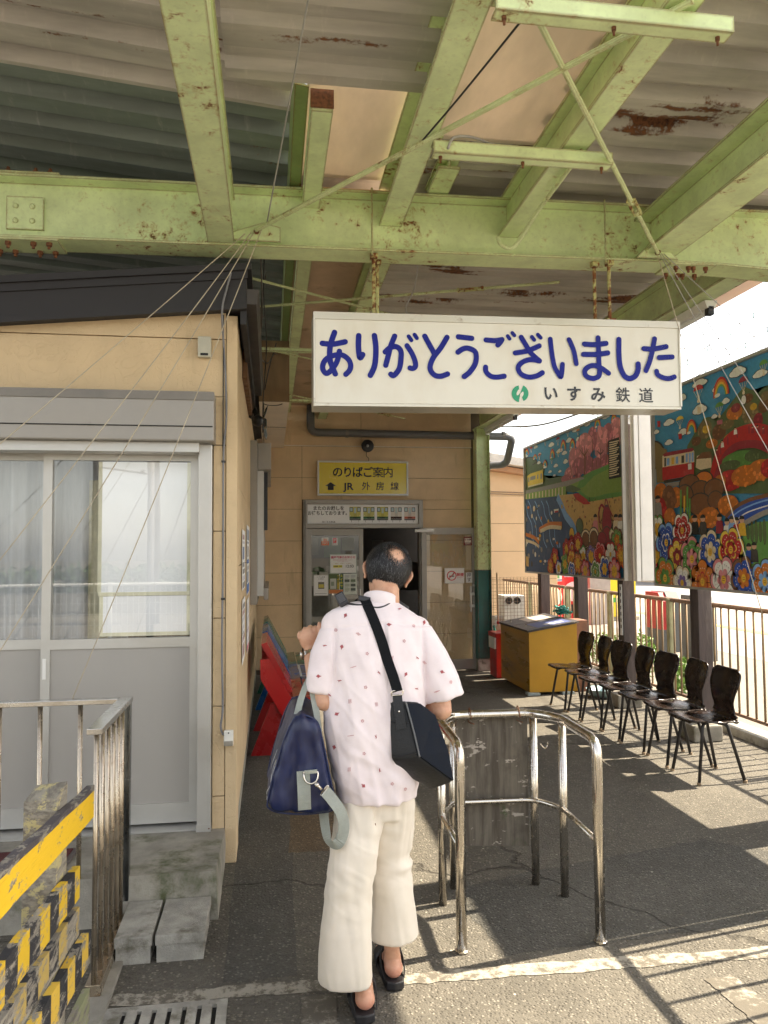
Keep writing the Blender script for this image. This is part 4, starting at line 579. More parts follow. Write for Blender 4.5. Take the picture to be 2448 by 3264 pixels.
GLASS_W = glass_mat('office window glass', (.95, .96, .97), 2.6); GLASS_D = glass_mat('shop door glass', (.86, .88, .87), 2.2)
def leaf(x0, x1, y, pull_right):

    q = MB(); q.box(x0, x0+.045, y, y+.032, .20, 2.13); q.box(x1-.045, x1, y, y+.032, .20, 2.13)
    q.box(x0+.045, x1-.045, y, y+.032, 2.085, 2.13); q.box(x0+.045, x1-.045, y, y+.032, 1.105, 1.155); q.box(x0+.045, x1-.045, y, y+.032, .20, .30)
    f = q.build('door_leaf', LIGHT_ALU, office)
    MB().box(x0+.045, x1-.045, y+.010, y+.022, .30, 1.105).build('door_panel', GREY_PANEL, f)
    MB().add([(x0+.045, y+.016, 1.155), (x1-.045, y+.016, 1.155), (x1-.045, y+.016, 2.085), (x0+.045, y+.016, 2.085)], [(0, 1, 2, 3)]).build('pane', GLASS_W, f)
    px = x1-.03 if pull_right else x0+.01
    MB().rbox(px, px+.018, y-.006, y-.0005, .955, 1.06, .002).build('pull', WHITE_METAL, f)
    return f
leaf(-1.165, -.376, FY+.045, False); leaf(-2.05, -1.125, FY+.085, True)
MB().box(-3.0, -.30, FY-.03, FY+.2, .160, .185).build('threshold', LIGHT_ALU, office)
# things just inside the glass: taped paper sheets and curtains
TAPE = mat('masking tape', (.66, .64, .46), .6)
for nm, lab, x0, x1, z0, z1 in (('taped_paper', 'large white paper sheet taped inside the office window', -.892, -.425, 1.375, 2.08), ('taped_paper', 'small white paper sheet taped below the large one', -.882, -.425, 1.165, 1.372)):
    t = thing(nm, lab, 'paper', ((x0+x1)/2, FY+.07, z0)); yb = FY+.071
    MB().box(x0, x1, yb, yb+.001, z0, z1).build('sheet', PAPER, t)
    q = MB()
    for (a, b, c, d) in ((x0, x1, z0-.001, z0+.018), (x0-.004, x0+.015, z0+.0185, z1), (x1-.016, x1+.002, z0+.0185, z1)): q.box(a, b, yb-.001, yb-.0002, c, d)
    q.build('tape', TAPE, t)
q = MB(); pts = []; n = 90
for i in range(n+1):
    x = -2.2+i*(1.42/n); pts.append((x, FY+.30+.024*sin(x*38)+.014*sin(x*83+1)))
q.add([(x, y, .35) for x, y in pts]+[(x, y, 2.12) for x, y in pts], [(i, i+1, n+2+i, n+1+i) for i in range(n)])
tag(q.build('curtain', mat('off white curtain', (.50, .52, .53), .9, 0, .08, 30, stretch=(1, 1, .1)), None, True), 'off white gathered curtain behind the left office window pane', 'curtain')
q = MB(); pts = []; n = 24
for i in range(n+1):
    x = -.985+i*(.11/n); pts.append((x, FY+.26+.015*sin(x*70)))
q.add([(x, y, .35) for x, y in pts]+[(x, y, 2.0) for x, y in pts], [(i, i+1, n+2+i, n+1+i) for i in range(n)])
tag(q.build('curtain', mat('pale yellow curtain', (.55, .52, .36), .9, 0, .1, 30), None, True), 'narrow pale yellow curtain edge beside the taped paper', 'curtain')
# plinth, step blocks
t = thing('concrete_plinth', 'mossy concrete door plinth in front of the office', 'plinth', (-1.5, 3.8, 0))
MB().hull([(-2.6, 3.51, 0), (-.225, 3.51, 0), (-.235, 4.5, 0), (-2.6, 4.5, 0), (-2.6, 3.52, .205), (-.238, 3.52, .205), (-.238, 4.12, .17), (-2.6, 4.12, .17), (-.23, 4.5, .16), (-2.6, 4.5, .16)]).build('slab', CONCRETE, t)
for lab, x0, x1 in (('right hollow concrete block used as a door step', -.446, -.255), ('left hollow concrete block used as a door step', -.60, -.458)):
    t = thing('step_block', lab, 'block', ((x0+x1)/2, 3.35, 0), 'concrete step blocks')
    MB().rbox(x0, x1, 3.18, 3.505, .066, .105, .005).build('top_slab', CONC_LT, t)
    q = MB()
    for yy in (3.185, 3.285, 3.385, 3.475): q.box(x0+.006, x1-.006, yy, yy+.025, .001, .0655)
    q.box(x0+.006, x1-.006, 3.21, 3.475, .001, .018); q.build('rib', CONC_LT, t)
t = thing('door_mat', 'dark red door mat with grey rim lying on the plinth', 'mat', (-1.1, 3.8, .2))
MB().hull([(-1.5, 3.62, .205), (-.90, 3.62, .205), (-.90, 3.92, .187), (-1.5, 3.92, .187), (-1.5, 3.62, .213), (-.90, 3.62, .213), (-.90, 3.92, .197), (-1.5, 3.92, .197)]).build('rim', mat('grey rubber', (.13, .11, .10), .8), t)
MB().hull([(-1.47, 3.65, .212), (-.925, 3.65, .212), (-.925, 3.9, .198), (-1.47, 3.9, .198), (-1.47, 3.65, .2165), (-.925, 3.65, .2165), (-.925, 3.9, .202), (-1.47, 3.9, .202)]).build('pile', mat('dark red pile', (.10, .018, .018), .95, bump=.6, bscale=300), t)
# small fittings on the office front
t = thing('junction_box', 'pale grey junction box high on the office front', 'junction box', (-.343, 4.10, 2.68))
MB().rbox(-.379, -.310, 4.085, 4.124, 2.625, 2.735, .006).build('cover', mat('pale khaki plastic', (.52, .50, .40), .5), t); MB().box(-.365, -.325, 4.083, 4.0845, 2.632, 2.645).build('vent_slot', BLACK, t)
t = thing('outdoor_socket', 'white outdoor socket box low on the corner trim', 'socket', (-.215, 4.10, .64))
q = MB().rbox(-.238, -.190, 4.092, 4.1205, .60, .68, .006); q.build('cover', mat('white plastic', (.75, .74, .68), .4), t)
MB().rbox(-.236, -.192, 4.086, 4.119, .602, .628, .004).build('flap', mat('smoked plastic', (.28, .26, .22), .3), t); MB().ball((-.214, 4.091, .668), .004, 8, 6).build('button', BLACK, t)
t = thing('wall_cable', 'grey cable clipped down the office corner from roof to socket', 'cable', (-.24, 4.1, .7))
q = MB().tube(smooth_path([(-.205, 4.03, 3.06), (-.225, 4.025, 2.98), (-.25, 4.03, 2.86), (-.247, 4.112, 2.7), (-.235, 4.112, 2.5), (-.232, 4.112, 2.3), (-.246, 4.112, 2.1), (-.246, 4.112, 1.6), (-.25, 4.112, 1.1), (-.245, 4.112, .80), (-.255, 4.112, .70), (-.242, 4.112, .655)]), .0055, 8); q.build('sheath', mat('grey cable', (.20, .20, .21), .5), t, True)
q = MB().tube([(-.248, 4.112, 2.86), (-.25, 4.113, 1.0)], .003, 6); q.build('thin_wire', BLK_PLASTIC, t)
for z in (2.07, 1.35): MB().rbox(-.256, -.236, 4.105, 4.122, z, z+.012, .002).build('clip', BLK_PLASTIC, t)
# fittings on the side wall of the passage
SX = XC+.0
t = thing('slat_board', 'brown wooden slat board on the side wall under the eaves', 'board', (-.15, 5.5, 2.75))
for i in range(11): MB().box(SX-.003, SX+.028, 4.90+i*.125, 4.90+i*.125+.10, 2.70, 2.93).build('slat', mat('brown slat', (.15, .075, .035), .7, 0, .2, 20) if i == 0 else bpy.data.materials['brown slat'], t)
t = thing('wall_fan', 'dark wall fan with smoky blades beside the slat board', 'fan', (-.12, 6.4, 2.7))
q = MB().tube([(SX, 6.45, 2.72), (SX+.05, 6.42, 2.78), (SX+.06, 6.40, 2.70)], .02, 8); q.build('bracket', BLK_PLASTIC, t, True)
MB().ball((SX+.07, 6.38, 2.68), (.045, .06, .05), 14, 8).build('motor', BLK_PLASTIC, t, True)
q = MB()
for k in range(3):
    a = k*2*pi/3+.3; c = Vector((SX+.105, 6.36, 2.66)); d = Vector((.25, sin(a), cos(a))).normalized()
    q.ribbon([c+d*.03, c+d*.09, c+d*.15], [.04, .09, .07], (1, .3*cos(a), 0), .003)
q.build('blade', mat('smoky blue blade', (.10, .14, .17), .15), t)
q = MB(); n = 20
for r in (.165, .12, .07): q.tube([(SX+.12, 6.36+r*cos(2*pi*i/n), 2.66+r*sin(2*pi*i/n)) for i in range(n+1)], .0025, 5)
q.build('guard', BLK_PLASTIC, t)
t = thing('shutter_window', 'grey aluminium shutter window standing out from the side wall', 'window', (-.1, 8, 1.2))
MB().rbox(SX-.005, -.118, 6.95, 8.9, 1.13, 2.60, .004).build('frame', GREY_ALU, t)
MB().rbox(-.117, .004, 7.0, 8.9, 2.34, 2.585, .006).build('hood', GREY_ALU, t)
MB().box(-.117, -.062, 7.06, 8.88, 1.20, 2.338).build('shutter', LIGHT_ALU, t); MB().rbox(-.061, -.02, 7.15, 8.8, 1.16, 1.27, .005).build('bottom_rail', GREY_ALU, t)
MB().box(-.061, -.028, 7.2, 7.26, 1.8, 2.338).build('stay_arm', BLK_PLASTIC, t)
def poster(name, lab, x, y0, y1, z0, z1, cols):
    t = thing(name, lab, 'poster', (x, y0, z0)); MB().box(x, x+.002, y0, y1, z0, z1).build('sheet', PAPER, t)
    q = MB(); random.seed(int(y0*100)); h = z1-z0; z = z1-.03
    while z > z0+.04:
        q.col = random.choice(cols); dh = random.choice((.015, .03, .08)); w = random.uniform(.5, .95)
        q.box(x+.0022, x+.0030, y0+.02, y0+.02+(y1-y0-.04)*w, max(z0+.01, z-dh), z); z -= dh+random.choice((.012, .02))
    q.build('print', PRINT, t)
PRINT = paint_mat('printed paper', .6, .04)
bl = [(.25, .30, .45), (.5, .35, .35), (.3, .3, .3), (.65, .65, .7)]
poster('wall_poster', 'faded poster in a plastic sleeve near the wall corner, upper one', SX+.001, 4.85, 5.35, 1.36, 1.74, bl)
poster('wall_poster', 'faded poster in a plastic sleeve near the wall corner, lower one', SX+.001, 4.87, 5.33, .90, 1.30, bl)
poster('wall_poster', 'blue headed poster beside the shutter window frame', SX+.001, 5.75, 6.4, 1.28, 1.80, [(.03, .15, .5), (.35, .4, .5), (.6, .6, .6)])
poster('wall_poster', 'pink dotted poster low beside the shutter window', SX+.001, 5.8, 6.35, .85, 1.24, [(.6, .1, .15), (.5, .4, .5), (.7, .7, .75)])
for i, (lab, pts) in enumerate((('tangled grey cable loop hanging under the roof by the office', [(-.055, 4.3, 3.25), (-.05, 4.6, 3.05), (-.065, 4.9, 3.0), (-.06, 5.1, 3.25), (-.03, 5.2, 3.5)]), ('drooping black wire between the office eaves and the gutter', [(-.07, 5.6, 3.0), (-.02, 6.2, 3.12), (.03, 6.6, 3.3), (.06, 7.0, 3.40), (.10, 7.1, 3.48)]), ('black wire running down the wall end to the duct', [(.05, 6.8, 3.45), (-.01, 6.85, 3.25), (-.055, 7.0, 3.05), (-.06, 7.05, 2.95), (.10, 7.1, 2.96), (.15, 7.2, 3.1)]), ('thin brown cable wound on the strip beside the gutter', [(-.03, 4.5, 3.55), (-.045, 4.9, 3.25), (-.03, 5.6, 3.1), (-.06, 6.3, 2.85), (-.065, 6.5, 2.6)]))):
    tag(MB().tube(smooth_path(pts), .0045, 6).build('loose_wire', BLK_PLASTIC if i else mat('dusty cable', (.10, .085, .07), .7), None, True), lab, 'wire')
DUCT = thing('ceiling_duct', 'beige boxed duct between side wall and gutter near the far wall', 'duct', (.03, 8.5, 2.97))
CREAM = mat('cream board', (.78, .69, .58), .7, 0, .06, 3)
MB().box(-.105, .168, 7.0, 10.15, 2.965, 3.35).build('casing', CREAM, DUCT)
MB().box(-.1055, .1685, 6.985, 6.998, 2.96, 3.52).build('front_board', mat('brown plywood', (.23, .15, .08), .8, 0, .2, 5, stretch=(1, 1, .2)), DUCT)
MB().box(-.103, .166, 8.45, 8.455, 2.961, 2.9645).build('seam', BLACK, DUCT)
# ================================================================== far wall with glass doors
WY = 10.2
far = thing('ticket_hall', 'ochre sided ticket hall wall with glass doors at the end of the passage', 'building', (1.3, 10.4, 0))
MB().box(-.3, .475, WY+.012, WY+.12, 0, 3.575).build('wall_core', bpy.data.materials['shadowed wall core'], far); MB().box(1.985, 2.9, WY+.012, WY+.12, 0, 3.575).build('wall_core', bpy.data.materials['shadowed wall core'], far)
MB().box(.475, 1.985, WY+.012, WY+.12, 2.285, 3.575).build('wall_core', bpy.data.materials['shadowed wall core'], far)
for i in range(7):
    z1 = 2.996-i*.419; z0 = max(z1-.416, .02)
    panel_xz(far, -.22, .409, z0, z1-.001, WY+.012, .014, SIDING_FAR)
    if z0 > 2.2: panel_xz(far, .413, 2.71, z0, z1-.001, WY+.012, .014, SIDING_FAR)
    elif i == 1:
        panel_xz(far, .413, 2.71, 2.287, z1-.001, WY+.012, .014, SIDING_FAR); panel_xz(far, 2.033, 2.71, z0, 2.2845, WY+.012, .014, SIDING_FAR)
    else: panel_xz(far, 2.03, 2.71, z0, z1-.001, WY+.012, .014, SIDING_FAR)
MB().box(-.25, 2.72, WY-.012, WY+.010, 2.999, 3.010).build('drip_trim', CREAM, far)
for a, b in ((-.22, 1.2), (1.204, 2.72)): panel_xz(far, a, b, 3.013, 3.57, WY+.012, .014, SIDING_FAR)
# door frame
q = MB()
for a, b, c, d in ((.423, .478, 0.0, 2.283), (1.975, 2.03, 0.0, 2.283), (.478, 1.975, 2.225, 2.283), (.478, 1.975, 1.905, 1.962)): q.rbox(a, b, WY-.05, WY+.08, c, d, .004)
frame = q.build('door_frame', GREY_ALU, far)
q = MB()
for k in range(3): q.box(.43+.012*k, .434+.012*k, WY-.053-.002*k, WY-.0505, 0.02, 2.27)
q.build('frame_groove', BLACK, frame)
def glass_leaf(name, x0, x1, y, z0=.03, z1=1.90, st=.055, bot=.13, top=.09):
    q = MB(); q.rbox(x0, x0+st, y, y+.035, z0, z1, .003); q.rbox(x1-st, x1, y, y+.035, z0, z1, .003); q.rbox(x0+st, x1-st, y, y+.035, z1-top, z1, .003); q.rbox(x0+st, x1-st, y, y+.035, z0, z0+bot, .003)
    f = q.build(name, GREY_ALU, far); MB().add([(x0+st, y+.017, z0+bot), (x1-st, y+.017, z0+bot), (x1-st, y+.017, z1-top), (x0+st, y+.017, z1-top)], [(0, 1, 2, 3)]).build('pane', GLASS_D, f); return f
L = glass_leaf('glass_door', .480, 1.222, WY); R = glass_leaf('glass_door', 1.99, 2.752, WY-.12, 0.02, 1.905, .07)
R['label'] = 'right glass door swung open against the wall'
hd = MB(); hd.rbox(1.165, 1.185, WY-.045, WY-.03, .83, 1.10, .004); hd.box(1.168, 1.182, WY-.03, WY-.0005, .87, .89); hd.box(1.168, 1.182, WY-.03, WY-.0005, 1.03, 1.05); hd.build('handle', LIGHT_ALU, L)
hd = MB(); hd.rbox(2.632, 2.654, WY-.19, WY-.17, .78, 1.12, .004)
for z in (.84, 1.0): hd.rbox(2.636, 2.70, WY-.17, WY-.1205, z, z+.035, .004)
hd.build('handle', LIGHT_ALU, R); MB().lathe([(.016, 0), (.016, -.01), (.006, -.011), (.006, -.013)], (2.70, WY-.1205, 1.13), 'y', 12).build('lock', LIGHT_ALU, R)
MB().rbox(1.90, 2.15, WY-.155, WY-.122, 1.845, 1.885, .004).build('closer_arm', LIGHT_ALU, R)
# transom banner
BN = thing('transom_banner', 'white banner with train fronts above the glass doors', 'banner', (1.22, WY-.02, 1.97))
MB().box(.482, 1.972, WY-.012, WY-.008, 1.966, 2.222).build('sheet', PAPER, BN)
q = MB(); q.col = (.02, .02, .02); yb = WY-.0135
text_mb(q, 'またのお越しを', .762, yb, 2.168, .060, bold=.0012); text_mb(q, 'お待ちしております。', .762, yb, 2.103, .060, bold=.0012, sx=.93); text_mb(q, '◎いすみ鉄道', .762, yb, 1.988, .030)
q.build('lettering', PRINT, BN)
def train_front(cx, zc, body, low, lines=False):
    q = MB(); w = .075; y = yb
    def r(x0, x1, z0, z1, c, k): q.col = c; q.box(cx+x0, cx+x1, y-.0006*k, y-.0006*k+.0004, zc+z0, zc+z1)
    r(-w, w, -.065, .085, body, 1); r(-w, w, -.075, -.045, low, 2); r(-w, -.028, .02, .078, (.03, .04, .05), 2); r(.028, w, .02, .078, (.03, .04, .05), 2)
    r(-w+.008, -.034, .026, .07, (.45, .58, .62), 3); r(.034, w-.008, .026, .07, (.45, .58, .62), 3); r(-.02, .02, -.045, .08, sc3(body, .8), 2); r(-.013, .013, .0, .068, (.5, .62, .62), 3)
    r(-w, w, -.093, -.078, (.05, .05, .06), 2); r(-.05, -.046, -.12, -.09, (.1, .1, .12), 2); r(.046, .05, -.12, -.09, (.1, .1, .12), 2); r(-.03, .03, -.07, -.055, (.02, .02, .02), 3)
    r(-w+.006, -w+.018, -.04, -.03, (.8, .78, .6), 3); r(w-.018, w-.006, -.04, -.03, (.8, .78, .6), 3); return q
for cx, b, l in ((1.115, (.62, .58, .16), (.04, .12, .05)), (1.30, (.58, .56, .20), (.05, .15, .06)), (1.485, (.66, .62, .14), (.05, .14, .06)), (1.67, (.74, .70, .64), (.06, .03, .03)), (1.855, (.74, .66, .60), (.55, .13, .07))):
    train_front(cx, 2.105, b, l).build('train_print', PRINT, BN)
# notices on the left leaf
def notice(nm, lab, x0, x1, z0, z1, y, draw, bgc=(.82, .82, .80), border=None):
    t = thing(nm, lab, 'notice', ((x0+x1)/2, y, z0)); q = MB(); q.col = bgc; q.box(x0, x1, y-.0015, y, z0, z1); q.build('sheet', PRINT, t)
    if border:
        q = MB(); q.col = border
        for a, b, c, d in ((x0, x1, z0, z0+.006), (x0, x1, z1-.006, z1), (x0, x0+.006, z0+.006, z1-.006), (x1-.006, x1, z0+.006, z1-.006)): q.box(a, b, y-.0024, y-.0016, c, d)
        q.build('border', PRINT, t)
    q = MB(); draw(q, x0, x1, z0, z1, y-.0022); q.build('print', PRINT, t)
def rc(q, x0, x1, z0, z1, y, c): q.col = c; q.box(x0, x1, y-.0006, y, z0, z1)
def d_notice(q, x0, x1, z0, z1, y):
    cx = (x0+x1)/2; q.col = (.55, .05, .12); text_mb(q, '臨時列車のお知らせ', cx, y, z1-.045, .036, bold=.001); q.col = (.45, .1, .15)
    text_mb(q, '大多喜方面の臨時列車を運転いたします。', cx, y, z1-.078, .0145); text_mb(q, 'どうぞご利用ください。', cx, y, z1-.098, .0145); q.col = (.4, .25, .1); text_mb(q, '運転日　本日限り　のりば案内', cx, y, z1-.125, .0155)
    rc(q, x0+.045, x0+.165, z0+.075, z0+.108, y, (.75, .66, .08)); q.col = (.03, .03, .03); text_mb(q, '大多喜　行き', x0+.105, y-.001, z0+.092, .020, bold=.0006); text_mb(q, '12:03', x1-.095, y, z0+.092, .052, bold=.0008)
notice('train_notice', 'white notice with red heading and 12:03 on the left glass door', .776, 1.132, 1.308, 1.562, WY-.003, d_notice, border=(.35, .45, .42))
def d_p1(q, x0, x1, z0, z1, y):
    q.col = (.1, .1, .1); text_mb(q, 'いすみ鉄道', (x0+x1)/2, y, z1-.03, .022); text_mb(q, '公式案内', (x0+x1)/2, y, z1-.055, .018)
    rc(q, x0+.06, x0+.14, z0+.09, z0+.18, y, (.16, .15, .12)); rc(q, x0+.066, x0+.134, z0+.105, z0+.15, y-.0008, (.62, .52, .10)); rc(q, x0+.02, x1-.02, z0+.025, z0+.032, y, (.4, .4, .4))
notice('door_poster', 'white poster with a yellow train picture on the left glass door', .561, .755, 1.016, 1.29, WY-.003, d_p1, border=(.5, .5, .48))
def d_p2(q, x0, x1, z0, z1, y):
    rc(q, x0, x1-.05, z0+.05, z1, y, (.10, .14, .05)); rc(q, x0+.02, x0+.10, z0+.06, z1-.06, y-.0008, (.55, .56, .50)); rc(q, x0+.03, x0+.07, z0+.10, z1-.10, y-.0015, (.25, .30, .22)); rc(q, x1-.075, x1-.045, z0+.06, z1-.02, y-.0010, (.55, .40, .05)); rc(q, x1-.04, x1, z0+.05, z1, y, (.03, .12, .07)); rc(q, x0, x1, z0, z0+.048, y, (.62, .20, .05))
    q.col = (.7, .6, .05); [text_mb(q, ch, x1-.02, y-.002, z1-.03-.045*k, .042, bold=.001) for k, ch in enumerate('スイホで')]; q.col = (.04, .1, .04); [text_mb(q, ch, x1-.06, y-.002, z1-.05-.05*k, .044, bold=.001) for k, ch in enumerate('鉄印')]
notice('door_poster', 'green and yellow poster in the middle of the left glass door', .760, .948, 1.044, 1.30, WY-.003, d_p2)
def d_p3(q, x0, x1, z0, z1, y):
    random.seed(5)
    for k in range(4):
        for j in range(2):
            a = x0+.015+j*.08; b = z1-.05-k*.058; rc(q, a, a+.065, b, b+.035, y, random.choice([(.10, .12, .10), (.45, .5, .4), (.5, .52, .5), (.15, .2, .12)])); rc(q, a, a+.05, b-.012, b-.007, y, (.3, .3, .3))
notice('door_poster', 'pale leaflet with small dark pictures beside the door handle', .956, 1.134, 1.028, 1.30, WY-.003, d_p3, (.66, .70, .62))
def d_pay(q, x0, x1, z0, z1, y):
    rc(q, x0, x1, z0, (z0+z1)/2, y, (.75, .18, .05)); q.col = (.75, .18, .05); text_mb(q, 'au', (x0+x1)/2, y, z1-.027, .055, bold=.001); q.col = (.82, .8, .78); text_mb(q, 'PAY', (x0+x1)/2, y-.001, z0+.026, .046, bold=.001)
notice('payment_sticker', 'orange and white au PAY sticker at top of left glass door', .667, .765, 1.680, 1.785, WY-.003, d_pay)
def d_pp(q, x0, x1, z0, z1, y):
    rc(q, x0+.012, x1-.018, z0+.030, z1-.004, y, (.62, .03, .05)); q.col = (.82, .8, .78); text_mb(q, 'P', (x0+x1)/2-.004, y-.001, z1-.036, .050, bold=.002); q.col = (.15, .1, .1); text_mb(q, 'PayPay', (x0+x1)/2, y, z0+.014, .020)
notice('payment_sticker', 'white sticker with red square mark beside the orange one', .808, .882, 1.680, 1.780, WY-.003, d_pp)
notice('grey_notice', 'plain grey paper on the left glass door above the train notice', .93, 1.10, 1.61, 1.78, WY-.003, lambda q, x0, x1, z0, z1, y: rc(q, x0+.06, x1-.03, z0-.05, z0-.012, y, (.08, .07, .05)), (.30, .33, .33))
RY = WY-.1085
def d_ns(q, x0, x1, z0, z1, y):
    cx, cz, r, n = x0+.095, (z0+z1)/2, .066, 28; q.col = (.62, .04, .05)
    P = [(cx+r*cos(2*pi*k/n), cz+r*sin(2*pi*k/n), cx+(r-.012)*cos(2*pi*k/n), cz+(r-.012)*sin(2*pi*k/n)) for k in range(n)]
    for k in range(n):
        a, b = P[k], P[(k+1) % n]; q.add([(a[0], y-.0010, a[1]), (b[0], y-.0010, b[1]), (b[2], y-.0010, b[3]), (a[2], y-.0010, a[3])], [(0, 1, 2, 3)])
    d = r*.66; q.add([(cx-d-.004, y-.0014, cz-d+.004), (cx-d+.004, y-.0014, cz-d-.004), (cx+d+.004, y-.0014, cz+d-.004), (cx+d-.004, y-.0014, cz+d+.004)], [(0, 1, 2, 3)])
    rc(q, cx-.036, cx+.036, cz-.012, cz, y, (.03, .03, .03)); q.col = (.03, .03, .03)
    q.tube([(cx+.02, y-.0003, cz+.008), (cx+.03, y-.0003, cz+.02), (cx+.018, y-.0003, cz+.03), (cx+.03, y-.0003, cz+.042)], .003, 4)
    q.col = (.60, .05, .07); text_mb(q, '禁煙', x1-.058, y, cz+.008, .05, bold=.0012); text_mb(q, 'NO SMOKING', x1-.058, y, cz-.028, .0125)
notice('no_smoking_sign', 'white no smoking sign on the open glass door', 2.302, 2.572, 1.160, 1.366, RY-.012, d_ns, border=(.62, .62, .58))
def d_osu(q, x0, x1, z0, z1, y): q.col = (.10, .06, .08); text_mb(q, '押', (x0+x1)/2, y, z1-.038, .058); text_mb(q, 'す', (x0+x1)/2, y, z0+.036, .058)
notice('push_sign', 'small white push sign beside the door handle', 2.592, 2.68, 1.166, 1.304, RY-.012, d_osu)
def d_st(q, x0, x1, z0, z1, y):
    rc(q, x0+.012, x1-.012, z0+.038, z1-.02, y, (.80, .74, .66)); q.col = (.15, .03, .03); text_mb(q, 'すみ得', (x0+x1)/2, y-.001, z1-.042, .030, bold=.001); text_mb(q, 'パスポート', (x0+x1)/2, y-.001, z1-.068, .018); q.col = (.8, .74, .66); text_mb(q, '加盟店', (x0+x1)/2, y, z0+.020, .024)
notice('round_corner_sticker', 'dark red sticker at the top corner of the open glass door', 2.570, 2.682, 1.668, 1.784, RY-.012, d_st, (.22, .035, .03))
# dark interior behind the doors
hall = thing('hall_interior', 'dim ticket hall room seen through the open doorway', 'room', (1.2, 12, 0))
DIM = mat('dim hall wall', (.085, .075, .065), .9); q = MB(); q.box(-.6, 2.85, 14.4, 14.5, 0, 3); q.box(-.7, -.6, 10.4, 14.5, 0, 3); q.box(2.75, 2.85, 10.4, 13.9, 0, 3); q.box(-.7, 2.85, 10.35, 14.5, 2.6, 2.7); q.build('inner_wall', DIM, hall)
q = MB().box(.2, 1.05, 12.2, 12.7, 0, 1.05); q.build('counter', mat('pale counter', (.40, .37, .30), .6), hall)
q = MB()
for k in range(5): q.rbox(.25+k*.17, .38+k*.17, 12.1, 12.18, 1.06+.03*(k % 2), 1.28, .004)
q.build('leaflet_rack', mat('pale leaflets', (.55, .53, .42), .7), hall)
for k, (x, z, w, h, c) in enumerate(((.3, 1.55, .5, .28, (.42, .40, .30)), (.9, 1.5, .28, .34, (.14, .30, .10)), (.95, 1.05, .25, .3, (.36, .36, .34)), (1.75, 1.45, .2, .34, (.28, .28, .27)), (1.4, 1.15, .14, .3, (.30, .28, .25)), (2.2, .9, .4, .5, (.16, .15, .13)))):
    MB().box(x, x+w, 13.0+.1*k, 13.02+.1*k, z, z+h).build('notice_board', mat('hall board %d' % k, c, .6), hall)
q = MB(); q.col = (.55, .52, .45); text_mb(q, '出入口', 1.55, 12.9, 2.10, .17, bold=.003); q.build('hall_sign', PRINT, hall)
# yellow direction sign
YS = thing('direction_sign', 'yellow platform direction sign in a silver frame above the doors', 'sign', (1.21, WY-.06, 2.34))
YEL = mat('yellow acrylic', (.66, .52, .02), .22, 0, .05, 2, spec=.6)
MB().box(.632, 1.803, WY-.085, WY-.0025, 2.358, 2.775).build('face', YEL, YS)
q = MB(); X0, X1, Z0, Z1 = .610, 1.825, 2.337, 2.796
for a, b, c, d in ((X0, X1, Z0, Z0+.022), (X0, X1, Z1-.022, Z1), (X0, X0+.022, Z0+.022, Z1-.022), (X1-.022, X1, Z0+.022, Z1-.022)): q.box(a, b, WY-.096, WY-.003, c, d)
q.build('frame', LIGHT_ALU, YS)
yb2 = WY-.0862; BK = (.02, .02, .02)
for ch, x in zip('のりばご案内', (.878, 1.01, 1.142, 1.278, 1.418, 1.552)): q = MB(); q.col = BK; text_mb(q, ch, x, yb2, 2.638, .148, bold=.0030 if ch in 'のりばご' else .0012); q.build('character', PRINT, YS)
for ch, x in zip('外房線', (1.255, 1.445, 1.640)): q = MB(); q.col = BK; text_mb(q, ch, x, yb2, 2.455, .118, bold=.001); q.build('character', PRINT, YS)
q = MB(); q.col = BK; text_mb(q, 'JR', 1.022, yb2, 2.452, .128, bold=.0035, sx=1.12); q.build('character', PRINT, YS)
q = MB(); q.col = BK; q.add([(x, yb2, z) for x, z in ((.712, 2.462), (.785, 2.512), (.858, 2.462), (.824, 2.462), (.824, 2.408), (.746, 2.408), (.746, 2.462))], [list(range(7))[::-1]]); q.build('arrow', PRINT, YS)
t = thing('horn_speaker', 'black horn loudspeaker on the wall above the yellow sign', 'loudspeaker', (1.27, WY-.1, 3.0))
MB().lathe([(.078, -.20), (.084, -.195), (.066, -.16), (.035, -.10), (.03, -.04), (.03, 0)], (1.265, WY-.003, 2.985), 'y', 24).build('horn', BLK_PLASTIC, t, True)
MB().ball((1.265, WY-.19, 2.985), (.02, .03, .02), 10, 8).build('throat', mat('grey throat', (.35, .36, .36), .4), t, True)
MB().rbox(1.235, 1.295, WY-.09, WY-.002, 3.03, 3.08, .006).build('bracket', BLK_PLASTIC, t); MB().tube(smooth_path([(1.27, WY-.03, 2.93), (1.27, WY-.03, 2.87), (1.30, WY-.03, 2.84), (1.295, WY-.03, 2.80)]), .004, 6).build('lead', BLK_PLASTIC, t)
t = thing('drain_pipe', 'grey drain pipe with elbows running along the wall top', 'pipe', (1.8, WY-.12, 3.15)); py = WY-.13
MB().tube(bent([(.52, py, 3.52), (.52, py, 3.165), (3.27, py, 3.145), (3.27, py+.30, 2.80), (2.98, py+.30, 2.78), (2.98, py+.30, .5)], .09), .052, 14).build('pipe', GREY_PVC, t, True)
for x in (.98, 2.70, 3.12): MB().tube([(x, py, 3.158), (x+.035, py, 3.158)], .058, 14).build('clip', mat('pipe clip', (.22, .20, .18), .6) if x == .98 else bpy.data.materials['pipe clip'], t)
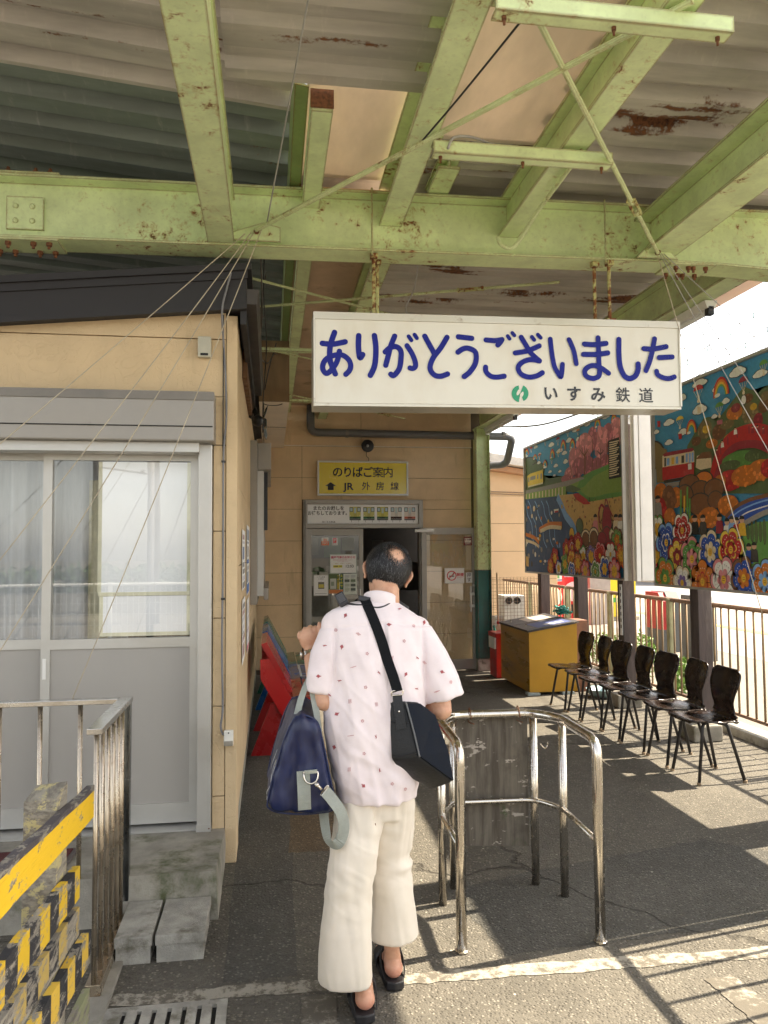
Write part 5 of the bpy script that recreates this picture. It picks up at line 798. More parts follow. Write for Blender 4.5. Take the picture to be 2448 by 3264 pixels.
# ================================================================== hanging white sign
SG = thing('hanging_sign', 'long white hanging sign with blue hiragana thanking passengers', 'sign', (1.24, 4.05, 2.36))
def sz(x): return .0105*(x-.22)
def sbox(q, x0, x1, y0, y1, z0, z1):
    i = len(q.v); q.box(x0, x1, y0, y1, z0, z1)
    for k in range(i, len(q.v)): q.v[k].z += sz(q.v[k].x)
    return q
ACRYL, _nt, _o = new_mat('white acrylic sign face'); _T = NT(_nt)
_n = _T.noise(_T.pos((1, 1, .5)), 2.2, 5, .6); _T.bsdf(_o, color=_T.mix(_T.rng(_n, .45, .8), (.80, .79, .72), (.66, .60, .48)), rough=.22, spec=.3)
SX0, SX1, SY0, SY1, SZ0, SZ1 = .220, 2.265, 3.96, 4.155, 2.355, 2.848
sbox(MB(), SX0+.0105, SX1-.0105, SY0, SY1-.008, SZ0+.015, SZ1-.038).build('face', ACRYL, SG)
q = MB(); sbox(q, SX0, SX1, SY0-.007, SY1, SZ1-.0375, SZ1); sbox(q, SX0, SX1, SY0+.004, SY1, SZ0, SZ0+.0145); sbox(q, SX0, SX0+.010, SY0-.007, SY1, SZ0+.0146, SZ1-.0376); sbox(q, SX1-.010, SX1, SY0-.007, SY1, SZ0+.0146, SZ1-.0376)
SIGN_FRAME, _nt, _o = new_mat('stained aluminium sign frame'); _T = NT(_nt)
_T.bsdf(_o, color=_T.mix(_T.rng(_T.noise(_T.pos(), 11, 6, .7), .56, .75), (.62, .59, .50), (.30, .22, .13)), metal=.35, rough=.28)
q.build('frame', SIGN_FRAME, SG)
NAVY = mat('blue vinyl lettering', (.006, .012, .24), .25, 0, .05, 4, spec=.2)
si = 0
for cnt in (3, 2, 5, 2, 2, 5, 5, 2, 3, 1, 4):            # strokes of each hiragana
    q = MB()
    for w, pts in STROKES[si:si+cnt]:
        P = smooth_path([(x, 0, z) for x, z in pts], 6); n = len(P); L0 = []; y0 = SY0-.0015-.00015*si; si += 1
        for i, p in enumerate(P):
            d = (P[min(i+1, n-1)]-P[max(i-1, 0)]).normalized(); L0.append((p, Vector((-d.z, 0, d.x)), d))
        left = [p+s*w/2 for p, s, d in L0]; right = [p-s*w/2 for p, s, d in L0]
        for i in range(n-1):
            dy = .0014*i/n; q.add([(v.x, y0-dy, v.z) for v in (left[i], left[i+1], right[i+1], right[i])], [(0, 1, 2, 3)])
        for (p, s, d), sg, dy in ((L0[0], -1, 0), (L0[-1], 1, .0014)):
            fan = [p+s*(w/2*cos(a))+d*(sg*w/2*sin(a)) for a in [pi*k/10 for k in range(11)]]
            q.add([(v.x, y0-dy, v.z) for v in fan], [list(range(11))])
    q.build('character', NAVY, SG)
BLKV = mat('black vinyl lettering', (.015, .015, .017), .2)
for ch, x in zip('いすみ鉄道', (1.503, 1.635, 1.774, 1.918, 2.054)):
    q = MB(); text_mb(q, ch, x, SY0-.0025, 2.4425, .088, bold=.0023 if ch in 'いすみ' else .0008); q.build('character', BLKV, SG)
cx, cz, r = (1.331, 2.443, .0458); n = 24; EMB = mat('green vinyl emblem', (.0, .32, .14), .2)
for sgn, dz in ((1, .002), (-1, -.002)):
    a0 = -pi/2 if sgn > 0 else pi/2; q = MB()
    fan = [(cx+.0012*sgn, SY0-.0022, cz+dz)]+[(cx+.0012*sgn+r*cos(a0+pi*k/n), SY0-.0022, cz+dz+r*sin(a0+pi*k/n)) for k in range(1 if sgn < 0 else 3, n+1-(3 if sgn > 0 else 1))]
    q.add(fan, [list(range(len(fan)))]); q.build('emblem_half', EMB, SG)
for sgn in (1, -1):
    q = MB(); q.add([(cx+sgn*.0095+.0087*cos(t)+.0058*sin(t), SY0-.0032, cz-sgn*.006+.0165*sin(t)) for t in [2*pi*k/16 for k in range(16)]], [list(range(16))]); q.build('emblem_leaf', ACRYL, SG)
for x, pr in ((.545, 4.01), (.577, 4.10), (1.79, 4.01), (1.865, 3.985)):
    q = MB().tube([(x, pr, SZ1+sz(x)), (x, pr, zb(x)-.001)], .0102, 8); q.rbox(x-.026, x+.026, pr-.026, pr+.026, SZ1+.0005+sz(x), SZ1+.011+sz(x), .002); q.rbox(x-.02, x+.02, pr-.03, pr+.012, zb(x)-.028, zb(x)-.0015, .003); q.build('hanger_rod', RUSTY, SG)
for lab, x in (('thin pale rod standing in front of main beam, left hanger', .530), ('thin pale rod standing in front of main beam, right hanger', 1.832)):
    tag(MB().tube([(x, 3.950, zb(x)-.025), (x, 3.950, zb(x)+.335)], .0055, 6).build('clamp_rod', GREEN), lab, 'rod', 'sign clamp rods')
# ================================================================== painted mural boards
MURAL_PAINT = paint_mat('mural paint', .65, .08); PALETTE = {k: sc3(c, 1.75) for k, c in PALETTE.items()}
def draw_mural(shapes, X, y0, y1, z0, z1, parent):
    q = MB(); lay = [0]; D = .00003
    def off(): lay[0] += 1; return X-.0015-D*lay[0]
    def clip(pts): return [(min(max(y, y0), y1), min(max(z, z0), z1)) for y, z in pts]
    def poly(pts, c):
        pts = clip(pts)
        if len(pts) < 3: return
        x = off(); q.col = PALETTE[c] if isinstance(c, str) else c
        cy = sum(p[0] for p in pts)/len(pts); cz = sum(p[1] for p in pts)/len(pts)
        bm = bmesh.new()
        try:
            f = bm.faces.new([bm.verts.new((x, p[0], p[1])) for p in pts]); r = bmesh.ops.triangulate(bm, faces=[f]); bm.verts.index_update()
            q.add([v.co.copy() for v in bm.verts], [[v.index for v in g.verts] for g in bm.faces])
        except Exception: pass
        bm.free()
    def ell(y, z, ry, rz, c, n=18): poly([(y+ry*cos(2*pi*k/n), z+rz*sin(2*pi*k/n)) for k in range(n)], c)
    def line(pts, w, c):
        P = smooth_path([(0, a, b) for a, b in pts], 4); n = len(P); L = []; Rr = []
        for i, p in enumerate(P):
            d = (P[min(i+1, n-1)]-P[max(i-1, 0)]); d = d.normalized() if d.length > 0 else Vector((0, 1, 0)); s = Vector((0, -d.z, d.y))*w/2; L.append((p.y+s.y, p.z+s.z)); Rr.append((p.y-s.y, p.z-s.z))
        x = off(); q.col = PALETTE[c]
        for i in range(n-1):
            pts4 = clip([L[i], L[i+1], Rr[i+1], Rr[i]]); q.add([(x-.000002*i, a, b) for a, b in pts4], [(0, 1, 2, 3)])
    def petals(y, z, r, n, k, c, ph=0):
        m = n*10; L = [r*(1-2*k+3*k*sqrt(abs(cos(n*pi*i/m)))) for i in range(m)]; poly([(y+L[i]*cos(2*pi*i/m+ph), z+L[i]*sin(2*pi*i/m+ph)) for i in range(m)], c)
    random.seed(int(y0*10))
    poly([(y0, z0), (y1, z0), (y1, z1), (y0, z1)], 'sky')
    for s in shapes:
        k = s[0]
        if k == 'e': ell(s[1], s[2], s[3]*1.12, s[4]*1.12, 'dk'); ell(*s[1:6])
        elif k == 'p': poly(s[1], s[2])
        elif k == 'L': line(s[1], s[2], s[3])
        elif k == 'C':
            _, y, z, ry, rz = s
            for dy, dz, f in ((-.5, -.2, .6), (.5, -.2, .6), (0, .15, .75), (.1, -.35, .6)): ell(y+dy*ry, z+dz*rz, ry*f*1.15, rz*f*1.2, 'dk', 12)
            for dy, dz, f in ((-.5, -.2, .6), (.5, -.2, .6), (0, .15, .75), (.1, -.35, .6)): ell(y+dy*ry, z+dz*rz, ry*f, rz*f, 'cloud', 12)
        elif k == 'R':
            _, y, z, ry, rz = s
            for f, c in ((1, 'red'), (.87, 'orange'), (.74, 'gold'), (.62, 'green'), (.5, 'sky')):
                poly([(y+ry*f*cos(pi*i/14), z-rz+2*rz*f*sin(pi*i/14)) for i in range(15)], c)
            ell(y+ry*.45, z-rz*.8, ry*.35, rz*.2, 'cloud', 10)
        elif k == 'U':
            _, y, z, ry, rz, c = s
            poly([(y+ry*cos(pi*i/12), z+rz*sin(pi*i/12)) for i in range(13)], c)
            for i in (-1, -.4, .3, 1): line([(y+i*ry*.9, z), (y, z-rz*1.9)], .004, 'cream')
            ell(y, z-rz*2.1, ry*.3, rz*.4, 'cream', 8)
        elif k == 'T':
            _, y, z, ry, rz, c, n = s; b = PALETTE[c]; ell(y, z, ry, rz, sc3(b, .8), 16)
            for _i in range(n):
                a = random.uniform(0, 2*pi); rr = sqrt(random.random())*.92; m = random.uniform(.75, 1.5)
                ell(y+ry*rr*cos(a), z+rz*rr*sin(a), min(ry, rz)*random.uniform(.14, .30), min(ry, rz)*random.uniform(.12, .26), sc3(b, m), 7)
        elif k == 'M':
            _, y, z, ry, rz, c = s; poly([(y-ry, z-rz), (y+ry, z-rz), (y+ry*.8, z+rz*.2), (y, z+rz*.42), (y-ry*.8, z+rz*.2)], c); ell(y, z+rz*.62, ry*.62, rz*.36, 'skin', 12)
            poly([(y+ry*.66*cos(pi*i/8), z+rz*.66+rz*.36*sin(pi*i/8)) for i in range(9)], 'black')
        elif k == 'F':
            _, y, z, r, a, b, c = s; ph = random.uniform(0, 1)
            petals(y, z, r*1.06, 6, .11, 'dk', ph); petals(y, z, r, 6, .11, b, ph); petals(y, z, r*.84, 6, .11, a, ph)
            for j in range(6):
                t = ph+(j+.5)*pi/3; line([(y+r*.2*cos(t), z+r*.2*sin(t)), (y+r*.8*cos(t), z+r*.8*sin(t))], r*.03, 'dk')
                for e in (-.25, .0, .25): ell(y+r*.70*cos(t+pi/6+e), z+r*.70*sin(t+pi/6+e), r*.03, r*.03, 'white' if a != 'white' else 'grey', 6)
            petals(y, z, r*.46, 6, .16, c, ph); petals(y, z, r*.38, 6, .16, sc3(PALETTE[a], .9) if c in ('red', 'white', 'yel') else c, ph); ell(y, z, r*.19, r*.21, 'gold', 14)
            line([(y-r*.09, z+r*.05), (y+r*.09, z+r*.05)], r*.03, 'brown'); line([(y-r*.09, z-r*.05), (y+r*.09, z-r*.05)], r*.03, 'brown')
    return q.build('painting', MURAL_PAINT, parent)
ALU_TRIM = mat('mural frame trim', (.42, .40, .36), .5, .2, .08, 5)
BOARD_BACK = mat('board back', (.30, .27, .22), .8)
def mural(lab, shapes, y0, y1, z0, z1, X=3.53):
    t = thing('mural_board', lab, 'mural', (X+.02, (y0+y1)/2, z0), 'painted mural boards')
    MB().box(X, X+.04, y0, y1, z0, z1).build('panel', BOARD_BACK, t); draw_mural(shapes, X, y0+.022, y1-.022, z0+.022, z1-.022, t)
    q = MB(); xa, xb = X-.035, X-.0005
    for a, b, c, d in ((y0, y1, z0, z0+.022), (y0, y1, z1-.022, z1), (y0, y0+.022, z0+.022, z1-.022), (y1-.022, y1, z0+.022, z1-.022)): q.box(xa, xb, a, b, c, d)
    q.build('frame', ALU_TRIM, t)
EXTRA = [('p', [(3.4, 1.2), (5.0, 1.2), (5.0, 1.75), (3.4, 1.75)], 'green'), ('T', 4.4, 2.3, .4, .4, 'hill', 12), ('T', 3.8, 2.2, .4, .45, 'orange', 20), ('C', 4.2, 2.8, .12, .06), ('C', 3.7, 2.75, .12, .06)]
EXTRA += [('F', 3.6+.28*k, 1.42+.06*(k % 2), .15, ('blue', 'red', 'white', 'orange')[k % 4], ('lb', 'yel', 'pink', 'red')[k % 4], ('cream', 'white', 'pink', 'lb')[k % 4]) for k in range(5)]
mural('large painted mural with red train, red arched bridge and autumn hills', EXTRA+MURAL_B, 3.45, 6.665, 1.262, 3.03)
mural('smaller-looking painted mural with pink cherry trees, yellow train and beach', MURAL_A, 7.265, 10.31, 1.285, 3.03)
# timber legs and their concrete feet
for i, (y, lab) in enumerate(((6.15, 'dark timber mural post behind the chairs, nearest'), (7.55, 'dark timber mural post with a small plate between the murals'), (8.72, 'dark timber mural post standing behind the mustard box'), (9.97, 'dark timber mural post farthest, by the wire mesh'), (4.3, 'dark timber mural post beyond the right edge'))):
    t = thing('mural_post', lab, 'post', (3.6, y, 0), 'timber mural posts'); MB().rbox(3.575, 3.70, y-.075, y+.055, .0, 2.9, .006).build('timber', DKWOOD, t)
    if i in (0, 1): MB().rbox(3.46, 3.72, y-.16, y+.10, 0, .135, .015).build('concrete_foot', CONCRETE, t)
    if i == 1:
        q = MB(); q.rbox(3.566, 3.5745, y-.06, y-.01, .72, 1.24, .002); pl = q.build('name_plate', PAPER, t); q = MB()
        for k in range(7): q.box(3.5650, 3.5658, y-.045, y-.025, 1.18-k*.065, 1.215-k*.065)
        q.build('plate_lettering', BLK_PLASTIC, pl)
# white boxed sign behind the gap between the murals
t = thing('white_sign_box', 'tall white sign box seen edge-on between the two murals', 'sign', (3.8, 7.2, 1.28))
MB().rbox(3.585, 3.63, 7.18, 7.255, 1.283, 3.10, .004).build('edge_strip', WHITE_METAL, t); MB().rbox(3.64, 3.86, 7.18, 7.26, 1.285, 3.10, .006).build('panel', WHITE_METAL, t)
MB().rbox(3.865, 3.93, 7.17, 7.27, 1.283, 3.10, .006).build('side_strip', WHITE_METAL, t)
for z in (1.33, 1.75, 2.35): MB().ball((3.885, 7.168, z), (.008, .004, .008), 8, 6).build('screw', BROWN_BOLT, t)
# ================================================================== fence along the passage
FR = mat('fence rail with rust', (.24, .155, .105), .6, .25, .25, 8, ((.16, .07, .035), .5, .72, 12)); BAR = mat('tan fence bar', (.25, .18, .105), .5, .35, .2, 7, ((.24, .12, .05), .55, .75, 14))
def fence(lab, x, y0, y1, posts, step=.118, h=1.085, x1=None, z0=.16):
    t = thing('railing', lab, 'railing', (x, (y0+y1)/2, 0)); x1 = x if x1 is None else x1
    f = lambda y: x+(x1-x)*(y-y0)/(y1-y0)
    MB().tube([(f(y0), y0, h), (f(y1), y1, h)], .021, 10).build('top_rail', FR, t, True); MB().tube([(f(y0), y0, z0), (f(y1), y1, z0)], .016, 8).build('bottom_rail', FR, t, True)
    me = MB().tube([(0, 0, z0), (0, 0, h)], .010, 8).mesh('bar', BAR, None, True); y = y0+.05
    while y < y1-.02:
        o = link('bar', me, t); o.location = Vector((f(y), y, 0))-t.location; y += step
    for y in posts: MB().rbox(f(y)-.03, f(y)+.03, y-.03, y+.03, 0.0, h+.01, .006).build('post', mat('grey green fence post', (.33, .33, .20), .6, .2, .2, 8) if 'grey green fence post' not in bpy.data.materials else bpy.data.materials['grey green fence post'], t)
    return t
fence('tan metal railing behind the chairs and murals', 4.02, 4.4, 13.0, (5.1, 7.35, 8.75, 10.1, 11.6))
fence('tan metal railing at the platform side, outside the picture on the right', 2.30, 1.2, 3.22, (1.25, 3.19), .17, 1.1)
# ================================================================== row of seven shell chairs
SHELL = mat('dark brown moulded plywood', (.020, .012, .009), .24, 0, .15, 12); CHLEG = mat('black tube leg', (.03, .028, .028), .4, .3)
def make_chair():
    t = thing('chair', 'chair', 'chair', (0, 0, 0), 'shell chairs along the railing')
    # faces -x: seat front at x=-.19, back at x=+.17
    prof = smooth_path([(-.205, 0, .405), (-.18, 0, .425), (-.05, 0, .418), (.08, 0, .405), (.135, 0, .42), (.160, 0, .47), (.150, 0, .54), (.158, 0, .62), (.180, 0, .70), (.190, 0, .755)], 5); n = len(prof); vs = []; fs = []; m = 12
    for i, p in enumerate(prof):
        u = i/(n-1); hw = (.135+.05*min(1, u/.18)) if u < .3 else (.185-.075*math.exp(-((u-.60)/.10)**2) if u < .9 else .185-.05*((u-.9)/.1)**2)
        if u > .45 and u <= .9: hw = .115+.055*min(1, abs(u-.60)/.22)**1.3
        if u > .9: hw = .17-.055*((u-.9)/.1)**2.2
        for j in range(m+1):
            s = -1+2*j/m; dish = .016*(s*s) if u < .4 else 0; fw = -.022*(s*s) if u >= .5 else 0
            vs.append((p.x+fw, hw*s, p.z+dish-(.012*abs(s)**4 if u < .3 else 0)))
    for i in range(n-1):
        for j in range(m): fs.append((i*(m+1)+j, (i+1)*(m+1)+j, (i+1)*(m+1)+j+1, i*(m+1)+j+1))
    o = MB().add(vs, fs).build('seat_shell', SHELL, t, True); md = o.modifiers.new('s', 'SOLIDIFY'); md.thickness = .010
    for sy in (-1, 1):
        MB().tube(bent([(-.06, sy*.10, .398), (-.10, sy*.13, .392), (-.165, sy*.175, .0)], .03), .0115, 8).build('leg', CHLEG, t, True)
        MB().tube(bent([(.03, sy*.10, .394), (.08, sy*.13, .388), (.175, sy*.175, .0)], .03), .0115, 8).build('leg', CHLEG, t, True)
    q = MB()
    for sx in (-.06, .03): q.tube([(sx, -.11, .396), (sx, .11, .396)], .011, 8)
    q.tube([(-.06, 0, .396), (.03, 0, .396)], .011, 8); q.build('seat_frame', CHLEG, t)
    for sx in (-.165, .175):
        for sy in (-1, 1): MB().lathe([(.014, 0), (.014, .018), (.012, .02)], (sx, sy*.175, 0), 'z', 10).build('foot_cap', mat('tan rubber', (.30, .22, .14), .8) if 'tan rubber' not in bpy.data.materials else bpy.data.materials['tan rubber'], t)
    return t
ch0 = make_chair(); ORD = ['first', 'second', 'third', 'fourth', 'fifth', 'sixth', 'seventh']
for i in range(7):
    c = ch0 if i == 0 else dup_tree(ch0)
    c.location = (3.035+.012*(i % 2), 5.10+i*.405, 0); c.rotation_euler.z = radians((0, -5, 3, -2, 5, -4, 2)[i])
    c['label'] = ('dark brown shell chair nearest the viewer in the row of seven' if i == 0 else 'dark brown shell chair farthest in the row, beside the mustard box' if i == 6 else 'dark brown shell chair, %s from the near end of the row' % ORD[i])
# ================================================================== stainless barrier rail with tied board
t = thing('guide_rail', 'polished stainless U-shaped guide rail beside the man', 'rail', (1.05, 3.3, 0))
RT = .812
MB().tube(bent([(.755, 3.075, 0), (.755, 3.075, RT), (.772, 3.50, RT), (.86, 3.64, RT), (1.25, 3.625, RT), (1.345, 3.48, RT), (1.331, 3.055, RT), (1.331, 3.055, 0)], .075, 7), .0215, 16).build('top_rail', CHROME, t, True)
for x, y in ((.772, 3.49), (.862, 3.645), (1.258, 3.625), (1.347, 3.48)): MB().tube([(x, y, 0), (x, y, RT-.01)], .019, 14).build('post', CHROME, t, True)
MB().tube(bent([(.757, 3.08, .40), (.772, 3.49, .40), (.862, 3.642, .40), (1.258, 3.622, .40), (1.345, 3.48, .40), (1.331, 3.06, .40)], .06, 5), .0125, 12).build('mid_rail', CHROME, t, True)
for x, y in ((.755, 3.075), (1.331, 3.055)): MB().lathe([(.027, 0), (.027, .005), (.022, .008)], (x, y, .004), 'z', 14).build('base_collar', CHROME, t)
t = thing('notice_board_back', 'weathered grey board tied inside the stainless rail', 'board', (1.06, 3.66, .18))
BOARDM, _nt, _o = new_mat('weathered mossy board'); _T = NT(_nt); _v = _T.pos(); _n = _T.noise(_v, 6, 6, .7); _p = _T.noise(_T.pos((1, 1, 2.2)), 13, 5, .65); _g = _T.noise(_v, 5, 5, .7, 1.)
_g2 = _T.noise(_T.pos((9, 9, .8)), 4, 5, .65); _c = _T.mix(_T.rng(_g2, .3, .7), (.075, .062, .048), (.165, .145, .115)); _c = _T.mix(_T.rng(_n, .5, .75, 0, .6), _c, (.06, .052, .042)); _c = _T.mix(_T.rng(_p, .60, .64), _c, (.40, .36, .31)); _c = _T.mix(_T.rng(_g, .60, .72), _c, (.05, .085, .025))
_T.bsdf(_o, color=_c, rough=.85, normal=_T.bump(_n, .3, .004))
MB().add([(.882, 3.666, .19), (1.236, 3.650, .172), (1.236, 3.650, .79), (.882, 3.666, .79), (.882, 3.678, .19), (1.236, 3.662, .172), (1.236, 3.662, .79), (.882, 3.678, .79)], [(0,3,2,1),(4,5,6,7),(0,1,5,4),(1,2,6,5),(2,3,7,6),(3,0,4,7)]).build('panel', BOARDM, t)
for x in (.945, 1.185): MB().tube(smooth_path([(x, 3.600, .80), (x-.004, 3.610, .838), (x+.002, 3.65, .842), (x+.004, 3.672, .80), (x, 3.655, .775), (x+.012, 3.60, .775)]), .0025, 6).build('wire_tie', BROWN_BOLT, t)
MB().tube(smooth_path([(1.283, 3.60, .67), (1.30, 3.595, .65), (1.315, 3.595, .655), (1.318, 3.595, .675)]), .003, 6).build('hook', CHROME, t)
# ================================================================== railing by the office
t = thing('railing', 'tarnished stainless railing corner in front of the office door', 'railing', (-.62, 3.2, 0)); RZ = .945
q = MB(); q.rbox(-.655, -.600, 2.93, 3.56, RZ, RZ+.022, .002); q.rbox(-2.4, -.656, 3.505, 3.56, RZ, RZ+.022, .002); q.build('top_rail', mat('brushed flat rail', (.55, .53, .50), .22, .95, .1, 6), t)
q = MB(); q.rbox(-.655, -.600, 2.945, 3.50, .02, .06, .002); q.build('bottom_rail', TARN, t)
MB().rbox(-.648, -.604, 3.515, 3.552, 0, RZ-.001, .002).build('corner_post', mat('dark reflective post', (.16, .17, .17), .18, .9, .15, 9), t)
for y in (2.955, 3.055, 3.155, 3.255, 3.355, 3.445): MB().tube([(-.625, y, .0605), (-.625, y, RZ-.0005)], .0095, 10).build('bar', TARN, t, True)
for k in range(11): MB().tube([(-.815-k*.165, 3.53, .0), (-.815-k*.165, 3.53, RZ-.0005)], .0105, 10).build('bar', TARN, t, True)
MB().rbox(-.665, -.565, 2.55, 3.50, .0, .0195, .003).build('base_plate', CONCRETE, t)
# ================================================================== yellow and black board barrier
def plank_mat(name, stripe, yellow, worn):
    m, nt, out = new_mat(name); T = NT(nt); v = T.pos(); g = T.noise(T.pos((6, 1.2, 14)), 6, 6, .7); ch = T.noise(T.pos((2, 1, 3)), 9, 6, .75)
    base = yellow
    if stripe:
        sp = T.n('ShaderNodeSeparateXYZ', {0: v}); a = T.math('ADD', sp.outputs[1], T.math('MULTIPLY', sp.outputs[2], .0)); fr = T.math('FRACT', T.math('MULTIPLY', a, 1/stripe)); k = T.math('GREATER_THAN', fr, .5)
        base = T.mix(k, yellow, (.022, .022, .026))
    wood = T.mix(T.rng(g, .3, .7), (.13, .115, .095), (.34, .31, .25)); c = T.mix(T.rng(ch, worn, worn+.06), base, wood); c = T.mix(T.rng(g, .58, .8, 0, .35), c, (.06, .05, .03))
    T.bsdf(out, color=c, rough=.7, normal=T.bump(g, .5, .004)); return m
YB = (.62, .40, .015)
bar = thing('striped_barrier', 'weathered yellow and black striped plank barrier at lower left', 'barrier', (-.6, 2.3, 0))
def plank(za, zb_, y1, h, m, y0=1.2, x=-.575, th=.022, sl=.093, ez=0):
    # rises slightly towards the viewer
    q = MB(); n = 12; vs = []
    for i in range(n+1):
        y = y0+(y1-y0)*i/n; z = za+(y1-y)*sl; w = .003*sin(i*2.1+za*9)
        vs += [(x-th, y, z-h+w), (x, y, z-h+w*.5), (x, y, z+w), (x-th, y, z+w*.6)]
    fs = [(0, 3, 2, 1), tuple(4*n+k for k in range(4))]+[(4*i+k, 4*i+(k+1) % 4, 4*i+4+(k+1) % 4, 4*i+4+k) for i in range(n) for k in range(4)]
    return q.add(vs, fs).build('plank', m, bar)
plank(.832, 0, 2.69, .100, plank_mat('yellow plank', 0, (.80, .50, .012), .58))
plank(.834, 0, 2.69, .016, plank_mat('chipped plank edge', 0, (.07, .06, .065), .50), x=-.574, th=.024)
plank(.648, 0, 2.51, .096, plank_mat('striped plank', .175, YB, .51)); plank(.528, 0, 2.51, .085, plank_mat('faded striped plank', .19, (.42, .30, .08), .47))
plank(.385, 0, 2.665, .105, plank_mat('lower striped plank', .17, (.66, .43, .05), .51)); plank(.20, 0, 2.66, .10, plank_mat('mossy plank', 0, (.25, .26, .14), .5))
MB().hull([(-.695, 2.34, 0), (-.600, 2.34, 0), (-.600, 2.46, 0), (-.695, 2.46, 0), (-.692, 2.345, .895), (-.640, 2.345, .892), (-.602, 2.345, .905), (-.602, 2.455, .918), (-.690, 2.455, .910)]).build('timber_post', plank_mat('peeling yellow post', 0, (.46, .40, .20), .42), bar)
MB().rbox(-.70, -.60, 1.5, 1.6, 0, 1.0, .006).build('timber_post', bpy.data.materials['peeling yellow post'], bar)
# drain grate set in the ground
t = thing('drain_grate', 'pale concrete drain cover with dark slots at the bottom left', 'drain cover', (-.35, 2.7, 0)); q = MB(); x0, x1, y0, y1 = -.565, -.150, 2.5, 2.875
xs = [x0]; sl_ = []
for k in range(7): a = x0+.058+k*.051; sl_.append((a, a+.016))
q.box(x0, x1, 2.845, y1, .001, .014); q.box(x0, x1, y0, 2.55, .001, .014); prev = x0
for a, b in sl_: q.box(prev, a, 2.5501, 2.8449, .001, .014); prev = b
q.box(prev, x1, 2.5501, 2.8449, .001, .014); q.build('cover', CONC_LT, t); MB().box(x0+.01, x1-.01, 2.54, 2.85, -.002, .002).build('pit', BLACK, t)
# ================================================================== strings, cords
STR = mat('natural string', (.46, .40, .30), .9); STR2 = mat('grey string', (.36, .35, .34), .8)
def string(lab, a, b, m=STR, r=.0025, sag=.02, grp='strings tied to the canopy'):
    a, b = Vector(a), Vector(b); P = [a+(b-a)*t+Vector((0, 0, -sag*4*t*(1-t))) for t in [i/10 for i in range(11)]]
    tag(MB().tube(P, r, 6).build('string', m, None, True), lab, 'string', grp)
string('string from left gusset to the railing, leftmost at the window', (-.13, 3.905, 3.22), (-2.41, 3.55, .95))
string('string from left gusset, second from the left at the window', (-.10, 3.905, 3.228), (-1.62, 3.55, .95))
string('string from left gusset crossing the window paper, third from left', (-.085, 3.905, 3.23), (-1.29, 3.55, .95))
string('string from left gusset tied to the railing corner, rightmost', (-.045, 3.87, 3.235), (-.86, 3.55, .95))
string('cord rising from left brace to the roof sheets', (-.02, 3.82, 3.24), (.148, 2.2, 3.45), STR2, .0035, 0)
for i, (u, z) in enumerate(((2.46, 1.76), (2.62, 2.22), (2.69, 2.34), (2.90, 2.52))):
    a = Vector((2.11+.013*i, 3.90, 3.23)); d = Vector((u, 3.80, z))-a
    string('string from right gusset over the mural, %s from the left' % ORD[i], a, a+d*1.35, STR2 if i else STR, .0024, .01)
tag(MB().tube(smooth_path([(.81, 2.24, 3.30), (.70, 2.72, 3.295), (.60, 3.06, 3.275)]), .004, 6).build('loose_wire', BLK_PLASTIC, None, True), 'dark wire from the top cross channel down to the long brace', 'wire')
tag(MB().tube(smooth_path([(.73, 3.05, 3.272), (.757, 3.05, 3.322), (.836, 3.06, 3.335), (.95, 3.085, 3.318)]), .0055, 8).build('loose_wire', STR2, None, True), 'bent cable stub lying on the lower cross channel', 'wire')
tag(MB().tube(smooth_path([(1.338, 3.10, 3.325), (1.32, 3.608, 3.29), (1.285, 3.766, 3.219), (1.25, 3.819, 3.184), (1.197, 3.828, 3.202), (1.18, 3.837, 3.246)]), .0105, 8).build('bent_conduit', GREEN, None, True), 'bent green rusty conduit hanging under the second middle beam', 'conduit')
tag(MB().tube(smooth_path([(2.93, 9.6, 3.20), (3.1, 8.6, 3.06), (3.25, 7.8, 3.05), (3.4, 7.0, 3.10), (3.5, 6.4, 3.2)]), .010, 8).build('loose_wire', STR2, None, True), 'grey cable drooping from the edge beam across the sky', 'wire')
tag(MB().tube(smooth_path([(.82, 4.18, 3.20), (.84, 4.4, 3.15), (.82, 4.58, 3.08), (.862, 4.58, 3.03), (.93, 4.58, 3.0)]), .0045, 6).build('loose_wire', STR2, None, True), 'loose grey cable dangling just above the white sign', 'wire')
# ================================================================== mustard box with sloping lid
t = thing('storage_box', 'mustard yellow wooden storage box with sloping dark lid', 'box', (3.1, 8.75, 0))
MUST = mat('mustard plywood', (.52, .275, .018), .5, 0, .10, 2.5, ((.24, .12, .03), .60, .85, 3)); OLD = mat('worn varnished side', (.38, .21, .035), .32, 0, .3, 4, ((.12, .065, .02), .52, .8, 5), stretch=(1, .3, 1.5))
bx0, bx1, by0, by1 = 2.828, 3.385, 8.24, 9.30
def lid_z(x): return .69+(x-bx0)*.16
MB().prism([(bx0, .03), (bx1, .03), (bx1, lid_z(bx1)), (bx0, lid_z(bx0))], 'y', by0, by0+.018).build('front_panel', MUST, t)
MB().prism([(bx0, .03), (bx1, .03), (bx1, lid_z(bx1)), (bx0, lid_z(bx0))], 'y', by1-.018, by1).build('back_panel', MUST, t)
MB().box(bx0-.0, bx0+.018, by0+.0185, by1-.0185, .03, lid_z(bx0)-.002).build('side_panel', OLD, t); MB().box(bx1-.018, bx1, by0+.0185, by1-.0185, .03, lid_z(bx1)-.005).build('side_panel', OLD, t)
LIDM = mat('dark flaking lid', (.055, .05, .05), .5, 0, .3, 8, ((.30, .26, .22), .55, .66, 4))
